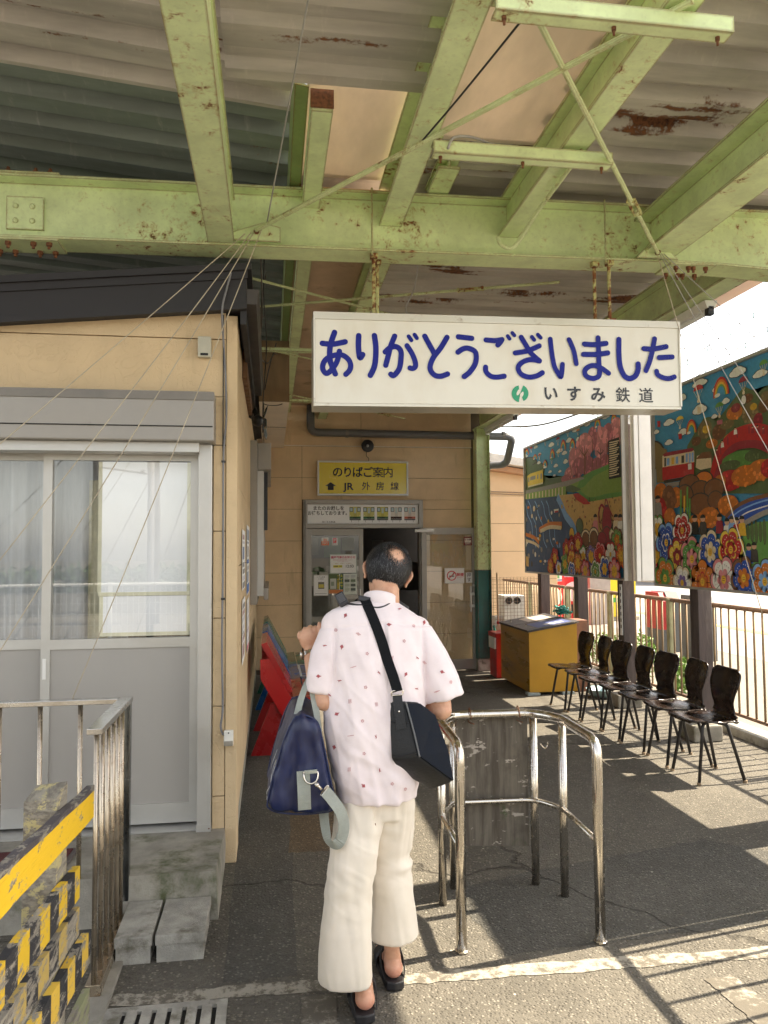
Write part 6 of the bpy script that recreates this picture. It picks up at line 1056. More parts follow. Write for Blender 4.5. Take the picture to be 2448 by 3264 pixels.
for a, b in ((by0-.02, 8.76), (8.77, by1+.02)):
    q = MB(); q.prism([(bx0-.02, lid_z(bx0-.02)+.001), (bx1+.02, lid_z(bx1+.02)+.001), (bx1+.02, lid_z(bx1+.02)+.024), (bx0-.02, lid_z(bx0-.02)+.024)], 'y', a, b); lid = q.build('lid', LIDM, t)
    MB().tube(smooth_path([(bx0+.05, (a+b)/2-.02, lid_z(bx0+.05)+.023), (bx0+.05, (a+b)/2-.015, lid_z(bx0)+.06), (bx0+.05, (a+b)/2+.015, lid_z(bx0)+.06), (bx0+.05, (a+b)/2+.02, lid_z(bx0+.05)+.023)]), .004, 6).build('ring_handle', CHROME, lid)
q = MB(); q.col = (.10, .13, .30); q.prism([(bx0+.12, lid_z(bx0+.12)+.0245), (bx1-.04, lid_z(bx1-.04)+.0245), (bx1-.04, lid_z(bx1-.04)+.0255), (bx0+.12, lid_z(bx0+.12)+.0255)], 'y', by0+.05, 8.68); q.col = (.6, .5, .4); q.prism([(bx0+.2, lid_z(bx0+.2)+.0245), (bx1-.06, lid_z(bx1-.06)+.0245), (bx1-.06, lid_z(bx1-.06)+.0255), (bx0+.2, lid_z(bx0+.2)+.0255)], 'y', 8.84, 9.2)
q.col = (.65, .62, .58); q.prism([(bx0+.24, lid_z(bx0+.24)+.0258), (bx1-.10, lid_z(bx1-.10)+.0258), (bx1-.10, lid_z(bx1-.10)+.0266), (bx0+.24, lid_z(bx0+.24)+.0266)], 'y', by0+.12, by0+.22); q.build('worn_print', PRINT, t)
for x in (bx0+.02, bx1-.14): MB().rbox(x-.05, x+.09, by0-.03, by0+.07, 0, .029, .004).build('foot_block', mat('pale blue block', (.38, .45, .45), .8) if 'pale blue block' not in bpy.data.materials else bpy.data.materials['pale blue block'], t)
t = thing('red_crate', 'red plastic crate with white label behind the mustard box', 'crate', (2.83, 9.5, 0)); REDP = mat('red plastic', (.45, .015, .02), .35)
q = MB(); q.rbox(2.80, 3.15, 9.40, 9.70, .0, .50, .01); q.build('tub', REDP, t); MB().rbox(2.785, 3.165, 9.385, 9.715, .501, .56, .01).build('rim', REDP, t); MB().box(2.782, 2.7995, 9.42, 9.68, .36, .50).build('label', PAPER, t)
t = thing('rusty_frame_box', 'rusty brown box with green hose coil behind the chairs', 'box', (3.5, 8.75, 0)); MB().rbox(3.41, 3.56, 8.35, 8.62, 0, .80, .006).build('cabinet', mat('rust brown sheet', (.22, .11, .07), .7, 0, .3, 6), t)
q = MB(); random.seed(4)
for k in range(7): q.tube([(3.42+.06*cos(a+k)+.03*sin(k*2), 8.75+.10*sin(a)+.02*cos(k), .85+.012*k+.01*sin(3*a)) for a in [2*pi*i/14 for i in range(15)]], .010, 6)
tag(q.build('hose_coil', mat('green hose', (.02, .22, .17), .35), None, True), 'coil of dark green hose lying behind the mustard box', 'hose')
t = thing('water_basin', 'pale blue plastic basin under the chairs', 'basin', (3.58, 8.02, 0))
MB().lathe([(.10, .004), (.15, .03), (.175, .085), (.185, .09), (.168, .08), (.14, .035), (.05, .02), (.0001, .02)], (3.58, 8.02, 0), 'z', 24).build('bowl', mat('pale blue plastic', (.36, .52, .55), .35), t, True)
for lab, x, y in (('mossy concrete foot block under the chairs, near one', 3.50, 6.16), ):
    pass
# ================================================================== three colour bench by the wall
def bench(lab, y0, y1, c, blue=False):
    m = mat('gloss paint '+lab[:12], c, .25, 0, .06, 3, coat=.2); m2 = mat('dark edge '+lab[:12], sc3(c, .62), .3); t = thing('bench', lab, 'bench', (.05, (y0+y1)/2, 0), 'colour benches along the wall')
    def P(p): return [(x, z) for x, z in p]
    for y in (y0, y1-.045):
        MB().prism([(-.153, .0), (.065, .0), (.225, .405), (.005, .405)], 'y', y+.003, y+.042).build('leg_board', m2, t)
        MB().prism([(-.080, .753), (-.010, .758), (.416, 0), (.274, 0), (-.077, .60)], 'y', y-.040, y+.002).build('side_board', m, t)
    MB().prism([(-.075, .862), (-.030, .880), (.175, .485), (.135, .465)], 'y', y0+.045, y1-.045).build('back_board', m, t)
    for a, b in ((.165, .265), (.28, .41)): MB().prism([(a, .415), (b, .425), (b, .452), (a, .442)], 'y', y0-.01, y1+.0).build('seat_board', m, t)
    if blue:
        q = MB()
        for a, b, c_, d in ((.255, .275, y0+.06, y1-.1), (.365, .385, y0+.06, y1-.1), (.276, .364, y0+.06, y0+.08), (.276, .364, y1-.12, y1-.1)): q.prism([(a+.015, .4535), (b+.015, .4535), (b+.015, .4550), (a+.015, .4550)], 'y', c_, d)
        q.build('white_stripe', WHITE_METAL, t)
bench('red wooden bench nearest the viewer against the side wall', 6.20, 7.10, (.42, .010, .012))
bench('blue wooden bench with white outline on the seat, middle one', 7.12, 8.02, (.008, .11, .36), True)
bench('green wooden bench farthest along the side wall', 8.04, 8.94, (.006, .13, .075))
# ================================================================== corner beyond the green column
t = thing('mesh_panel', 'brown wire mesh panel beside the green column', 'mesh panel', (3.4, 10.6, .1)); WIRE = mat('rusty wire', (.20, .12, .07), .7, .3)
q = MB()
for i in range(15): q.tube([(3.02+i*.052, 10.6+.004*i, .06), (3.02+i*.052, 10.6+.004*i, 1.215)], .0028, 5)
q.build('upright_wire', WIRE, t); q = MB()
for i in range(24): q.tube([(3.01, 10.597, .07+i*.0497), (3.76, 10.655, .07+i*.0497)], .0024, 5)
q.build('cross_wire', WIRE, t)
t = thing('white_machine', 'white appliance with two round black openings behind the mesh', 'appliance', (3.5, 11.1, 0))
MB().rbox(3.40, 3.72, 11.0, 11.35, 0, .93, .012).build('cabinet', mat('yellowed white plastic', (.62, .60, .54), .45), t)
for x in (3.475, 3.60): MB().lathe([(.052, 0), (.052, -.012), (.044, -.013), (.040, -.006)], (x, 10.999, .855), 'y', 20).build('vent', BLACK, t)
MB().rbox(3.28, 3.42, 11.05, 11.3, 0, .62, .01).build('side_tank', mat('grey tank', (.40, .39, .36), .5), t)
t = thing('broom', 'straw broom hanging head down beside the green column', 'broom', (2.98, 9.9, .4)); q = MB(); random.seed(2)
for k in range(70):
    a = random.uniform(-1, 1); b = random.uniform(-1, 1); q.tube([(2.985+.012*a, 9.92+.01*b, .66), (2.985+.035*a, 9.92+.02*b, .52), (2.99+.065*a, 9.92+.03*b, .40+.02*abs(a))], .0022, 4)
q.build('bristles', mat('pale straw', (.58, .48, .34), .9), t); MB().tube([(2.985, 9.92, .64), (2.975, 9.925, 1.30)], .010, 8).build('handle', mat('broom stick', (.40, .30, .18), .6), t); MB().tube([(2.985, 9.92, .625), (2.985, 9.92, .66)], .022, 10).build('binding', REDP, t)
tag(MB().tube(smooth_path([(2.96, 9.93, .16), (2.97, 9.92, .30), (2.965, 9.95, .42), (2.94, 9.98, .60)]), .016, 8).build('hose', bpy.data.materials['green hose'], None, True), 'teal hose end standing at the foot of the green column', 'hose')
# ================================================================== peach building, kiosk machines
pb = thing('peach_building', 'peach coloured building with tan roof edge beyond the column', 'building', (6, 17, 0)); PEACHW = mat('sunlit peach siding', (.66, .46, .27), .85, 0, .05, 2)
MB().box(3.2, 5.35, 13.95, 20, 0, 3.15).build('wall_core', bpy.data.materials['shadowed wall core'], pb)
for i in range(6): panel_xz(pb, 3.19, 5.355, .02+i*.52, min(.02+i*.52+.514, 3.1), 13.95, .014, PEACHW)
for i in range(6): panel_xz(pb, 13.95, 20, .02+i*.52, min(.02+i*.52+.514, 3.1), 5.35, .014, PEACHW, face='+x')
q = MB(); q.prism([(3.0, 3.34), (5.75, 2.98), (5.75, 3.10), (3.0, 3.52)], 'y', 13.5, 20.2); q.build('roof', mat('pale roof edge', (.60, .55, .48), .7), pb)
q = MB(); q.prism([(3.0, 3.22), (5.6, 2.88), (5.6, 2.97), (3.0, 3.33)], 'y', 13.7, 20); q.build('eaves_board', mat('tan eaves', (.40, .22, .12), .8), pb)
for z in (2.62, 2.66): MB().tube([(3.2, 13.92, z+.06), (5.35, 13.92, z)], .008, 6).build('cable_run', mat('wall cable', (.25, .18, .12), .6) if z == 2.62 else bpy.data.materials['wall cable'], pb)
def vending(lab, x0, x1, y0, y1, h, body, face_cols, z_disp, glassy=True):
    t = thing('vending_machine', lab, 'vending machine', ((x0+x1)/2, (y0+y1)/2, 0), 'drink vending machines')
    m = mat('vending '+lab[:10], body, .3, 0, .04, 3); MB().rbox(x0, x1, y0, y1, .02, h, .02).build('cabinet', m, t)
    q = MB(); random.seed(int(x0*10)); a, b = x0+.06, x1-.06; q.col = (.62, .64, .66); q.box(a, b, y0-.006, y0-.0005, z_disp, h-.12)
    for r_ in range(3):
        zz = z_disp+.06+r_*.24; k = a+.04
        while k < b-.08:
            q.col = random.choice(face_cols); q.box(k, k+.05, y0-.012, y0-.0062, zz, zz+.14); k += .075
        q.col = (.05, .12, .3); q.box(a, b, y0-.010, y0-.0062, zz-.045, zz-.02)
    q.build('drink_display', PRINT, t); q = MB(); q.col = (.72, .72, .70); n = 20
    cx, cz = (x0+x1)/2, z_disp-.32; q.add([(cx+.26*cos(2*pi*k/n), y0-.004, cz+.22*sin(2*pi*k/n)) for k in range(n)], [list(range(n))[::-1]]); q.build('round_mark', PRINT, t)
    MB().rbox(x0+.2, x1-.2, y0-.012, y0-.0005, .22, .40, .01).build('dispense_flap', BLACK, t)
    return t
cc = [(.5, .05, .05), (.6, .6, .58), (.05, .15, .45), (.10, .30, .12), (.45, .30, .05), (.15, .08, .05)]
vending('red vending machine standing sideways against the peach building', 5.36, 6.0, 15.2, 16.2, 1.93, (.55, .02, .02), cc, .95)
vending('red vending machine with a white round mark seen under the mural', 6.05, 7.2, 16.2, 16.9, 1.85, (.52, .015, .02), cc, 1.0)
t = thing('banner_stand', 'yellow, red and blue striped kiosk panel under the mural end', 'kiosk', (7.5, 16.5, 0)); q = MB()
for a, b, c in ((7.22, 7.36, (.52, .02, .03)), (7.36, 7.50, (.10, .42, .45)), (7.50, 8.1, (.72, .62, .02))): q.col = c; q.box(a, b, 16.3, 16.9, .1, 1.75)
q.col = (.05, .35, .06); q.box(7.5, 8.1, 16.29, 16.2995, .42, .52); q.build('panel', PRINT, t); MB().rbox(6.9, 8.2, 16.35, 16.95, 0, .1, .01).build('base', CONC_LT, t)
MB().box(6.72, 7.18, 15.6, 15.7, 0, 1.0).build('grey_screen', mat('grey screen', (.30, .28, .26), .7), t)
# ================================================================== plaza pillars, planting, far buildings
for lab, x0, x1, y0, y1, h, red in (('dark granite plaza pillar with red side, slanted top', 6.0, 6.30, 11.2, 11.75, .93, True), ('dark granite plaza pillar with slanted top, nearer one', 6.05, 6.28, 10.2, 10.75, .92, False)):
    t = thing('stone_pillar', lab, 'pillar', (6.15, y0, 0), 'granite pillars on the plaza'); GR = mat('granite '+str(red), (.10, .105, .105), .6, 0, .3, 90)
    MB().prism([(y0, 0), (y1, 0), (y1, h), (y0+.12, h), (y0, h-.14)], 'x', x0+(.1 if red else 0), x1).build('shaft', GR, t)
    if red: MB().prism([(y0+.02, .35), (y1, .35), (y1, h-.01), (y0+.14, h-.01), (y0+.02, h-.14)], 'x', x0, x0+.099).build('red_face', mat('red enamel', (.42, .02, .02), .4), t); MB().box(x0, x0+.099, y0+.02, y1, 0, .349).build('base', GR, t)
LEAF = mat('bright shrub leaf', (.14, .26, .035), .55, 0, .4, 20); LEAF2 = mat('dark tree leaf', (.05, .10, .025), .6, 0, .4, 12)
def leaf_cloud(name, m, parent, c, r, n, s, seed, dense=.4):
    random.seed(seed); q = MB(); c = Vector(c)
    for i in range(n):
        while True:
            p = Vector((random.uniform(-1, 1), random.uniform(-1, 1), random.uniform(-1, 1)))
            if dense < p.length < 1: break
        k = 1+.25*mnoise.noise(p*2.1+Vector((seed, 0, 0))); p = c+Vector((p.x*r[0], p.y*r[1], p.z*r[2]))*k
        d = Vector((random.gauss(0, 1), random.gauss(0, 1), random.gauss(0, .7))).normalized(); e = d.orthogonal().normalized(); e = Matrix.Rotation(random.uniform(0, 6.28), 3, d) @ e; f = d.cross(e); k = s*random.uniform(.6, 1.3)
        q.add([p-e*k, p+f*k*.45+d*k*.15, p+e*k, p-f*k*.45+d*k*.15], [(0, 1, 2, 3)])
    return q.build(name, m, parent)
for i, (lab, x, y, r, h) in enumerate((('bright green shrub growing behind the railing by the mural post', 4.45, 9.0, .30, .50), ('small bright green shrub behind the railing near the mustard box', 4.5, 9.9, .25, .40), ('leafy green weed patch behind the railing past the third chair', 4.5, 8.1, .22, .34))):
    t = thing('shrub', lab, 'shrub', (x, y, 0), 'shrubs along the railing'); leaf_cloud('foliage', LEAF, t, (x, y, h*.6), (r, r, h*.6), 900, .028, 20+i, .1)
    q = MB()
    for k in range(6): q.tube([(x+.05*cos(k), y+.05*sin(k), 0), (x+r*.5*cos(k), y+r*.5*sin(k), h*.8)], .006, 5)
    q.build('stem', mat('shrub stem', (.12, .12, .05), .8) if i == 0 else bpy.data.materials['shrub stem'], t)
q = MB(); random.seed(9)
t = thing('weed', 'tiny green weed sprouting under the tied board', 'weed', (.905, 3.7, 0)); q = MB()
for k in range(14):
    a = random.uniform(0, 6.28); r = random.uniform(.02, .05); q.ribbon([(.905, 3.72, 0), (.905+r*.5*cos(a), 3.72+r*.5*sin(a), .04), (.905+r*cos(a), 3.72+r*sin(a), .035+.03*random.random())], [.006, .010, .003], (0, 0, 1), .0008)
q.build('leaf', LEAF, t)
def tree(lab, x, y, h, r, seed, n=5200):
    t = thing('tree', lab, 'tree', (x, y, 0), 'trees beyond the plaza'); random.seed(seed)
    q = MB().tube([(x, y, 0), (x+.1, y, h*.35), (x, y+.1, h*.6)], .2, 9, True, [.22, .16, .09])
    for k in range(7): a = k*.9+seed; q.tube([(x+.05, y, h*(.3+.04*k)), (x+r*.4*cos(a), y+r*.4*sin(a), h*(.5+.05*k)), (x+r*.75*cos(a), y+r*.75*sin(a), h*(.6+.05*k))], .06, 6, True, [.07, .045, .02])
    q.build('trunk', mat('tree bark', (.09, .07, .05), .9) if 'tree bark' not in bpy.data.materials else bpy.data.materials['tree bark'], t); leaf_cloud('crown', LEAF2, t, (x, y, h*.66), (r, r, h*.36), n, .16, seed, .35)
tree('bushy green tree on the far side of the plaza, between the murals', 19, 33, 3.0, 1.6, 31); tree('rounded green tree beyond the plaza, right of the gap', 22, 32, 3.6, 1.9, 32)
def block(lab, x0, x1, y0, y1, h, c, rows, cols, rc_, face='-y'):
    t = thing('town_building', lab, 'building', ((x0+x1)/2, (y0+y1)/2, 0), 'town buildings past the plaza'); m = mat('render '+lab[:14], c, .85, 0, .05, 1)
    MB().box(x0, x1, y0, y1, 0, h).build('wall', m, t); MB().box(x0-.2, x1+.2, y0-.2, y1+.2, h+.001, h+.25).build('roof', mat('roof '+lab[:14], rc_, .7), t)
    gm = mat('far glass '+lab[:14], (.10, .12, .14), .15)
    for i in range(rows):
        for j in range(cols):
            w = (y1-y0)/cols; a = y0+j*w+w*.2; z = 1.0+i*(h/rows); q = MB().box(x0-.03, x0-.002, a, a+w*.55, z, z+h/rows*.45); wd = q.build('window', gm, t); MB().box(x0-.06, x0-.031, a-.05, a+w*.55+.05, z-.08, z-.01).build('sill', WHITE_METAL, wd)
            w2 = (x1-x0)/cols; a2 = x0+j*w2+w2*.2; q = MB().box(a2, a2+w2*.55, y0-.03, y0-.002, z, z+h/rows*.45); wd = q.build('window', gm, t); MB().box(a2-.05, a2+w2*.55+.05, y0-.06, y0-.031, z-.08, z-.01).build('sill', WHITE_METAL, wd)
block('white office building behind the gap between the murals', 21.5, 30, 38, 50, 9.5, (.72, .70, .66), 3, 4, (.5, .5, .5))
block('low peach shop with tan roof across the plaza', 18.0, 23, 34.5, 37.5, 3.2, (.62, .48, .34), 1, 3, (.45, .30, .20))
block('pale blue sided house far past the plaza', 26, 34, 27, 34, 5.0, (.50, .58, .68), 2, 3, (.35, .36, .38))
block('grey town house behind the roof edge far away', 12, 17.5, 42, 50, 5.2, (.58, .56, .52), 2, 4, (.30, .28, .27))
# festoon lights and overhead wires over the plaza
BULB, _nt, _o = new_mat('clear festoon bulb'); NT(_nt).bsdf(_o, color=(.35, .45, .45), rough=.1)
for k, (lab, a, b, n) in enumerate((('lower string of festoon bulbs over the plaza', (6.2, 14.2, 3.9), (8.4, 8.6, 6.2), 16), ('upper string of festoon bulbs over the plaza', (6.2, 14.6, 4.2), (8.6, 8.2, 6.8), 16), ('low string of festoon bulbs behind the drain pipe', (4.6, 14.5, 4.1), (10.5, 15.5, 4.4), 20))):
    t = thing('festoon', lab, 'string lights', a, 'festoon strings over the plaza'); a, b = Vector(a), Vector(b); P = [a+(b-a)*s+Vector((0, 0, -.35*4*s*(1-s))) for s in [i/n for i in range(n+1)]]
    MB().tube(P, .008, 5).build('cord', STR2, t)
    for p in P[1:-1]:
        q = MB().tube([p, p-Vector((0, 0, .05))], .010, 6); q.ball(p-Vector((0, 0, .07)), (.016, .016, .026), 8, 6); q.build('bulb', BULB, t)
for lab, a, b in (('thin overhead wire crossing the sky right of the sign', (2, 20, 8.6), (16, 17, 9.0)), ('second overhead wire lower in the sky', (3, 22, 7.6), (18, 20, 7.4))):
    tag(MB().tube([a, b], .012, 5).build('overhead_wire', STR2), lab, 'wire')
# ================================================================== the railway side behind the viewer (seen mirrored in the glass)
structure(sheet('track_bed', [(-40, -12), (40, -12), (40, -5.2), (-40, -5.2)], .006, GRAVEL))
WF = mat('white fence paint', (.74, .74, .70), .5)
t = thing('railing', 'white mesh fence at the platform edge, mirrored in the office window', 'railing', (-3.5, -3.6, 0))
q = MB()
for k in range(5): q.rbox(-9+k*2.2, -8.94+k*2.2, -3.63, -3.57, 0, 1.15, .005)
q.build('post', WF, t); q = MB(); q.tube([(-9, -3.6, 1.12), (-.2, -3.6, 1.12)], .025, 8); q.tube([(-9, -3.6, .12), (-.2, -3.6, .12)], .02, 8); q.build('rail', WF, t); q = MB()
for k in range(110): q.box(-9+k*.08, -8.992+k*.08, -3.604, -3.596, .12, 1.10)
for k in range(6): q.box(-9, -.2, -3.606, -3.598, .2+k*.16, .208+k*.16)
stuff(q.build('mesh_wire', WF, t))
MASTM = mat('mast grey', (.20, .20, .21), .6)
for i, (x, y) in enumerate(((-2.6, -9.5), (-4.6, -13.0), (-1.6, -17))):
    t = thing('catenary_mast', 'grey catenary mast behind the viewer, %s in the window reflection' % ORD[i], 'mast', (x, y, 0), 'catenary masts along the track'); MB().tube([(x, y, 0), (x, y, 8)], .13, 10).build('pole', MASTM, t, True)
    q = MB()
    for z in (4.6, 5.1): q.tube([(x-6, y, z), (x+5, y, z)], .04, 6)
    for k in range(14): q.tube([(x-6+k*.78, y, 4.6), (x-6+k*.78+.39, y, 5.1), (x-6+(k+1)*.78, y, 4.6)], .022, 5)
    q.build('truss', MASTM, t)
    q = MB().tube([(x, y+.1, 3.9), (x+1.4, y+.1, 3.7)], .03, 6); q.lathe([(.05, 0), (.08, .03), (.05, .06), (.08, .09), (.05, .12)], (x+1.2, y+.1, 3.72), 'z', 10); q.build('insulator_arm', MASTM, t)
t = thing('platform_lamp', 'platform lamp post behind the viewer, mirrored in the glass', 'lamp post', (-2.0, -5.0, 0)); MB().tube([(-2.0, -5.0, 0), (-2.0, -5.0, 3.4)], .06, 10).build('pole', MASTM, t, True); MB().rbox(-2.45, -1.95, -5.1, -4.9, 3.2, 3.32, .02).build('head', MASTM, t)

t = thing('hedge', 'green hedge along the far side of the tracks behind the viewer', 'hedge', (-5, -24, 0)); leaf_cloud('foliage', LEAF2, t, (-6, -24, .55), (9, .8, .6), 2500, .16, 41, 0); MB().tube([(-14, -24, .1), (2, -24, .1)], .05, 6).build('stem', bpy.data.materials['shrub stem'], t)
# ================================================================== the man walking away
def bake(name, mb, mats, parent, voxel, smooth=4, deform=None, factor=.5):
    me = mb.mesh(name, mats); o = bpy.data.objects.new(name, me); COL.objects.link(o)
    r = o.modifiers.new('r', 'REMESH'); r.mode = 'VOXEL'; r.voxel_size = voxel; r.use_smooth_shade = True
    if smooth: s = o.modifiers.new('s', 'SMOOTH'); s.iterations = smooth; s.factor = factor
    bpy.context.view_layer.update()
    m2 = bpy.data.meshes.new_from_object(o.evaluated_get(bpy.context.evaluated_depsgraph_get())); bpy.data.objects.remove(o); bpy.data.meshes.remove(me)
    if deform:
        co = [v.co.copy() for v in m2.vertices]; nr = [v.normal.copy() for v in m2.vertices]
        for i, v in enumerate(m2.vertices): v.co = deform(co[i], nr[i])
    m2.materials.clear(); m2.materials.append(mats); m2.polygons.foreach_set('use_smooth', [True]*len(m2.polygons)); m2.polygons.foreach_set('material_index', [0]*len(m2.polygons))
    bvh = BVHTree.FromPolygons([v.co.copy() for v in m2.vertices], [list(p.vertices) for p in m2.polygons])
    off = origin_of(parent)
    for v in m2.vertices: v.co -= off
    m2.name = name; m2.update(); o = link(name, m2, parent); return o, bvh
def loft(mb, rings, seg=36):
    n = len(rings); vs = []
    for c, rx, ry in rings:
        for k in range(seg):
            a = 2*pi*k/seg; ca, sa = cos(a), sin(a); e = .86
            vs.append((c[0]+rx*math.copysign(abs(ca)**e, ca), c[1]+ry*math.copysign(abs(sa)**e, sa), c[2]))
    fs = [(i*seg+k, i*seg+(k+1) % seg, (i+1)*seg+(k+1) % seg, (i+1)*seg+k) for i in range(n-1) for k in range(seg)]
    fs += [list(range(seg))[::-1], list(range((n-1)*seg, n*seg))]
    mb.add(vs, fs)
def limb(mb, pts, radii, seg=14):
    mb.tube(pts, 0, seg, True, radii)
    for p, r in zip(pts, radii): mb.ball(p, r*.99, 12, 8)
man = thing('person', 'man seen from behind in pale pink printed shirt and beige trousers', 'person', (.40, 2.82, 0))
# ---- skin
SKIN, _nt, _o = new_mat('skin'); _T = NT(_nt); _v = _T.pos(); _n = _T.noise(_v, 22, 5, .6); _z = _T.n('ShaderNodeSeparateXYZ', {0: _v}).outputs[2]
_c = _T.mix(_T.rng(_n, .3, .7), (.50, .265, .165), (.62, .36, .235)); _c = _T.mix(_T.rng(_z, .11, .02, 0, .55), _c, (.66, .24, .19))
_T.bsdf(_o, color=_c, rough=.48, sss=.06, normal=_T.bump(_T.noise(_v, 260, 3, .6), .15, .002))
HC = Vector((.452, 2.975, 1.522))
HR = Matrix.Rotation(radians(-8), 4, 'Z') @ Matrix.Rotation(radians(13), 4, 'Y') @ Matrix.Rotation(radians(-24), 4, 'X')   # bowed and leaning to the right
HM = Matrix.Translation(HC) @ HR
sk = MB(); h0 = len(sk.v)
sk.ball((0, -.012, .012), (.080, .098, .086), 26, 18); sk.ball((0, .022, -.045), (.062, .070, .075), 20, 14); sk.ball((0, .055, -.085), (.036, .032, .026), 14, 10)   # skull, face, chin
sk.ball((0, -.030, -.055), (.052, .042, .055), 16, 10)
limb(sk, [(0, .098, -.005), (0, .108, -.030), (0, .112, -.042)], [.009, .012, .014], 10); sk.ball((0, .088, .018), (.045, .012, .010), 12, 8)
for s in (-1, 1):
    sk.ball((s*.013, .108, -.043), (.009, .009, .007), 8, 6); sk.ball((s*.034, .078, -.022), (.020, .014, .014), 10, 8)
sk.ball((0, .088, -.066), (.024, .010, .006), 12, 8); sk.ball((0, .087, -.076), (.021, .010, .006), 12, 8)
for s in (-1, 1):                                       # ears: rim, bowl, lobe
    e0 = len(sk.v); n = 12
    rim = [(s*(.079+.017*sin(pi*i/n)), -.006-.015*sin(pi*i/n), .026-.068*i/n) for i in range(n+1)]
    limb(sk, rim, [.0055]*13, 8); sk.ball((s*.083, -.006, -.006), (.008, .012, .028), 12, 8); sk.ball((s*.081, .000, -.043), (.007, .008, .010), 8, 6)
sk.xf(HM, h0)
limb(sk, [(.425, 2.905, 1.34), (.432, 2.915, 1.40), (.440, 2.935, 1.455)], [.066, .056, .050], 16)
loft(sk, [((.405, 2.88, .80), .11, .08), ((.40, 2.88, 1.0), .125, .085), ((.40, 2.89, 1.2), .135, .080), ((.40, 2.90, 1.30), .115, .06), ((.42, 2.905, 1.36), .06, .05)], 24)
# left arm: elbow bent, fist raised
limb(sk, [(.245, 2.89, 1.28), (.213, 2.86, 1.19), (.196, 2.835, 1.066)], [.040, .042, .037]); sk.ball((.193, 2.826, 1.052), (.034, .034, .030), 14, 10)
limb(sk, [(.193, 2.832, 1.060), (.172, 2.90, 1.125), (.156, 2.955, 1.185), (.150, 2.98, 1.212)], [.037, .040, .030, .0255])
HX_, HY_, HZ_ = .147, 2.992, 1.262
sk.ball((HX_-.003, HY_, HZ_), (.036, .020, .042), 16, 12)
for i, (dx, top, r) in enumerate(((-.038, .014, .0080), (-.019, .028, .0086), (.001, .035, .0090), (.021, .033, .0086))):   # knuckles, fingers curled away from the viewer
    kx = HX_+dx; limb(sk, [(kx*.98+HX_*.02, HY_-.004, HZ_+top*.55), (kx, HY_+.006, HZ_+top+.006), (kx+.004, HY_+.034, HZ_+top+.010), (kx+.008, HY_+.046, HZ_+top-.016), (kx+.009, HY_+.028, HZ_+top-.030)], [r*1.15, r*1.12, r, r*.92, r*.82], 10)
limb(sk, [(HX_+.020, HY_-.004, HZ_-.030), (HX_+.040, HY_-.006, HZ_-.002), (HX_+.046, HY_+.002, HZ_+.030), (HX_+.040, HY_+.012, HZ_+.058)], [.014, .0125, .0105, .0085], 10)
# right arm: elbow back, forearm forward
limb(sk, [(.545, 2.89, 1.26), (.600, 2.86, 1.15), (.628, 2.83, 1.020)], [.040, .044, .040]); sk.ball((.628, 2.822, 1.008), (.038, .038, .034), 14, 10)
limb(sk, [(.627, 2.832, 1.012), (.60, 2.95, 1.02), (.565, 3.06, 1.06), (.552, 3.09, 1.07)], [.040, .041, .030, .026])
sk.ball((.540, 3.135, 1.085), (.024, .044, .038), 14, 10)
for i in range(4): limb(sk, [(.535, 3.165, 1.10-.022*i), (.515, 3.19, 1.10-.022*i), (.492, 3.182, 1.098-.022*i), (.486, 3.160, 1.097-.022*i)], [.0098, .0092, .0085, .0075], 10)
limb(sk, [(.532, 3.12, 1.115), (.512, 3.145, 1.135), (.492, 3.165, 1.132)], [.0115, .010, .0085], 10)
# legs and feet
FT = ((.322, 2.722, .0), (.450, 2.902, .0))
for (fx, fy, fz), kn in zip(FT, ((.285, 2.80, .44), (.442, 2.93, .46))):
    limb(sk, [(.40+(fx-.39)*.8, 2.87, .80), kn, (fx-.016, fy+.004, .26), (fx-.004, fy, .13), (fx, fy, .085)], [.070, .046, .036, .029, .031])
    sk.ball((fx, fy-.014, .064), (.035, .040, .034), 16, 10); limb(sk, [(fx, fy, .075), (fx, fy+.07, .062), (fx, fy+.13, .048)], [.033, .031, .030]); sk.ball((fx, fy+.12, .046), (.042, .045, .016), 14, 8)
    for k in range(5): limb(sk, [(fx-.030+.0155*k, fy+.14, .046), (fx-.033+.017*k, fy+.185-.006*abs(k-1), .044)], [.010, .0085], 8)
body, body_bvh = bake('body', sk, SKIN, man, .0042, 3)
for s in (-1, 1):
    q = MB(); q.ball((s*.033, .086, -.004), .0125, 12, 8); q.xf(HM); q.build('eye', mat('eye white', (.75, .72, .68), .2) if s < 0 else bpy.data.materials['eye white'], man, True)
# glasses: thin temples behind the ears, frame in front
q = MB()
for s in (-1, 1):
    q.tube([(s*.080, -.012, -.008), (s*.088, .012, .020), (s*.080, .09, .010)], .0022, 6)
    q.tube([(s*.035+.024*cos(2*pi*k/16), .108, -.002+.017*sin(2*pi*k/16)) for k in range(17)], .0018, 6)
q.tube([(-.011, .112, .002), (.011, .112, .002)], .0018, 6); q.xf(HM); q.build('glasses', BLK_PLASTIC, man, True)
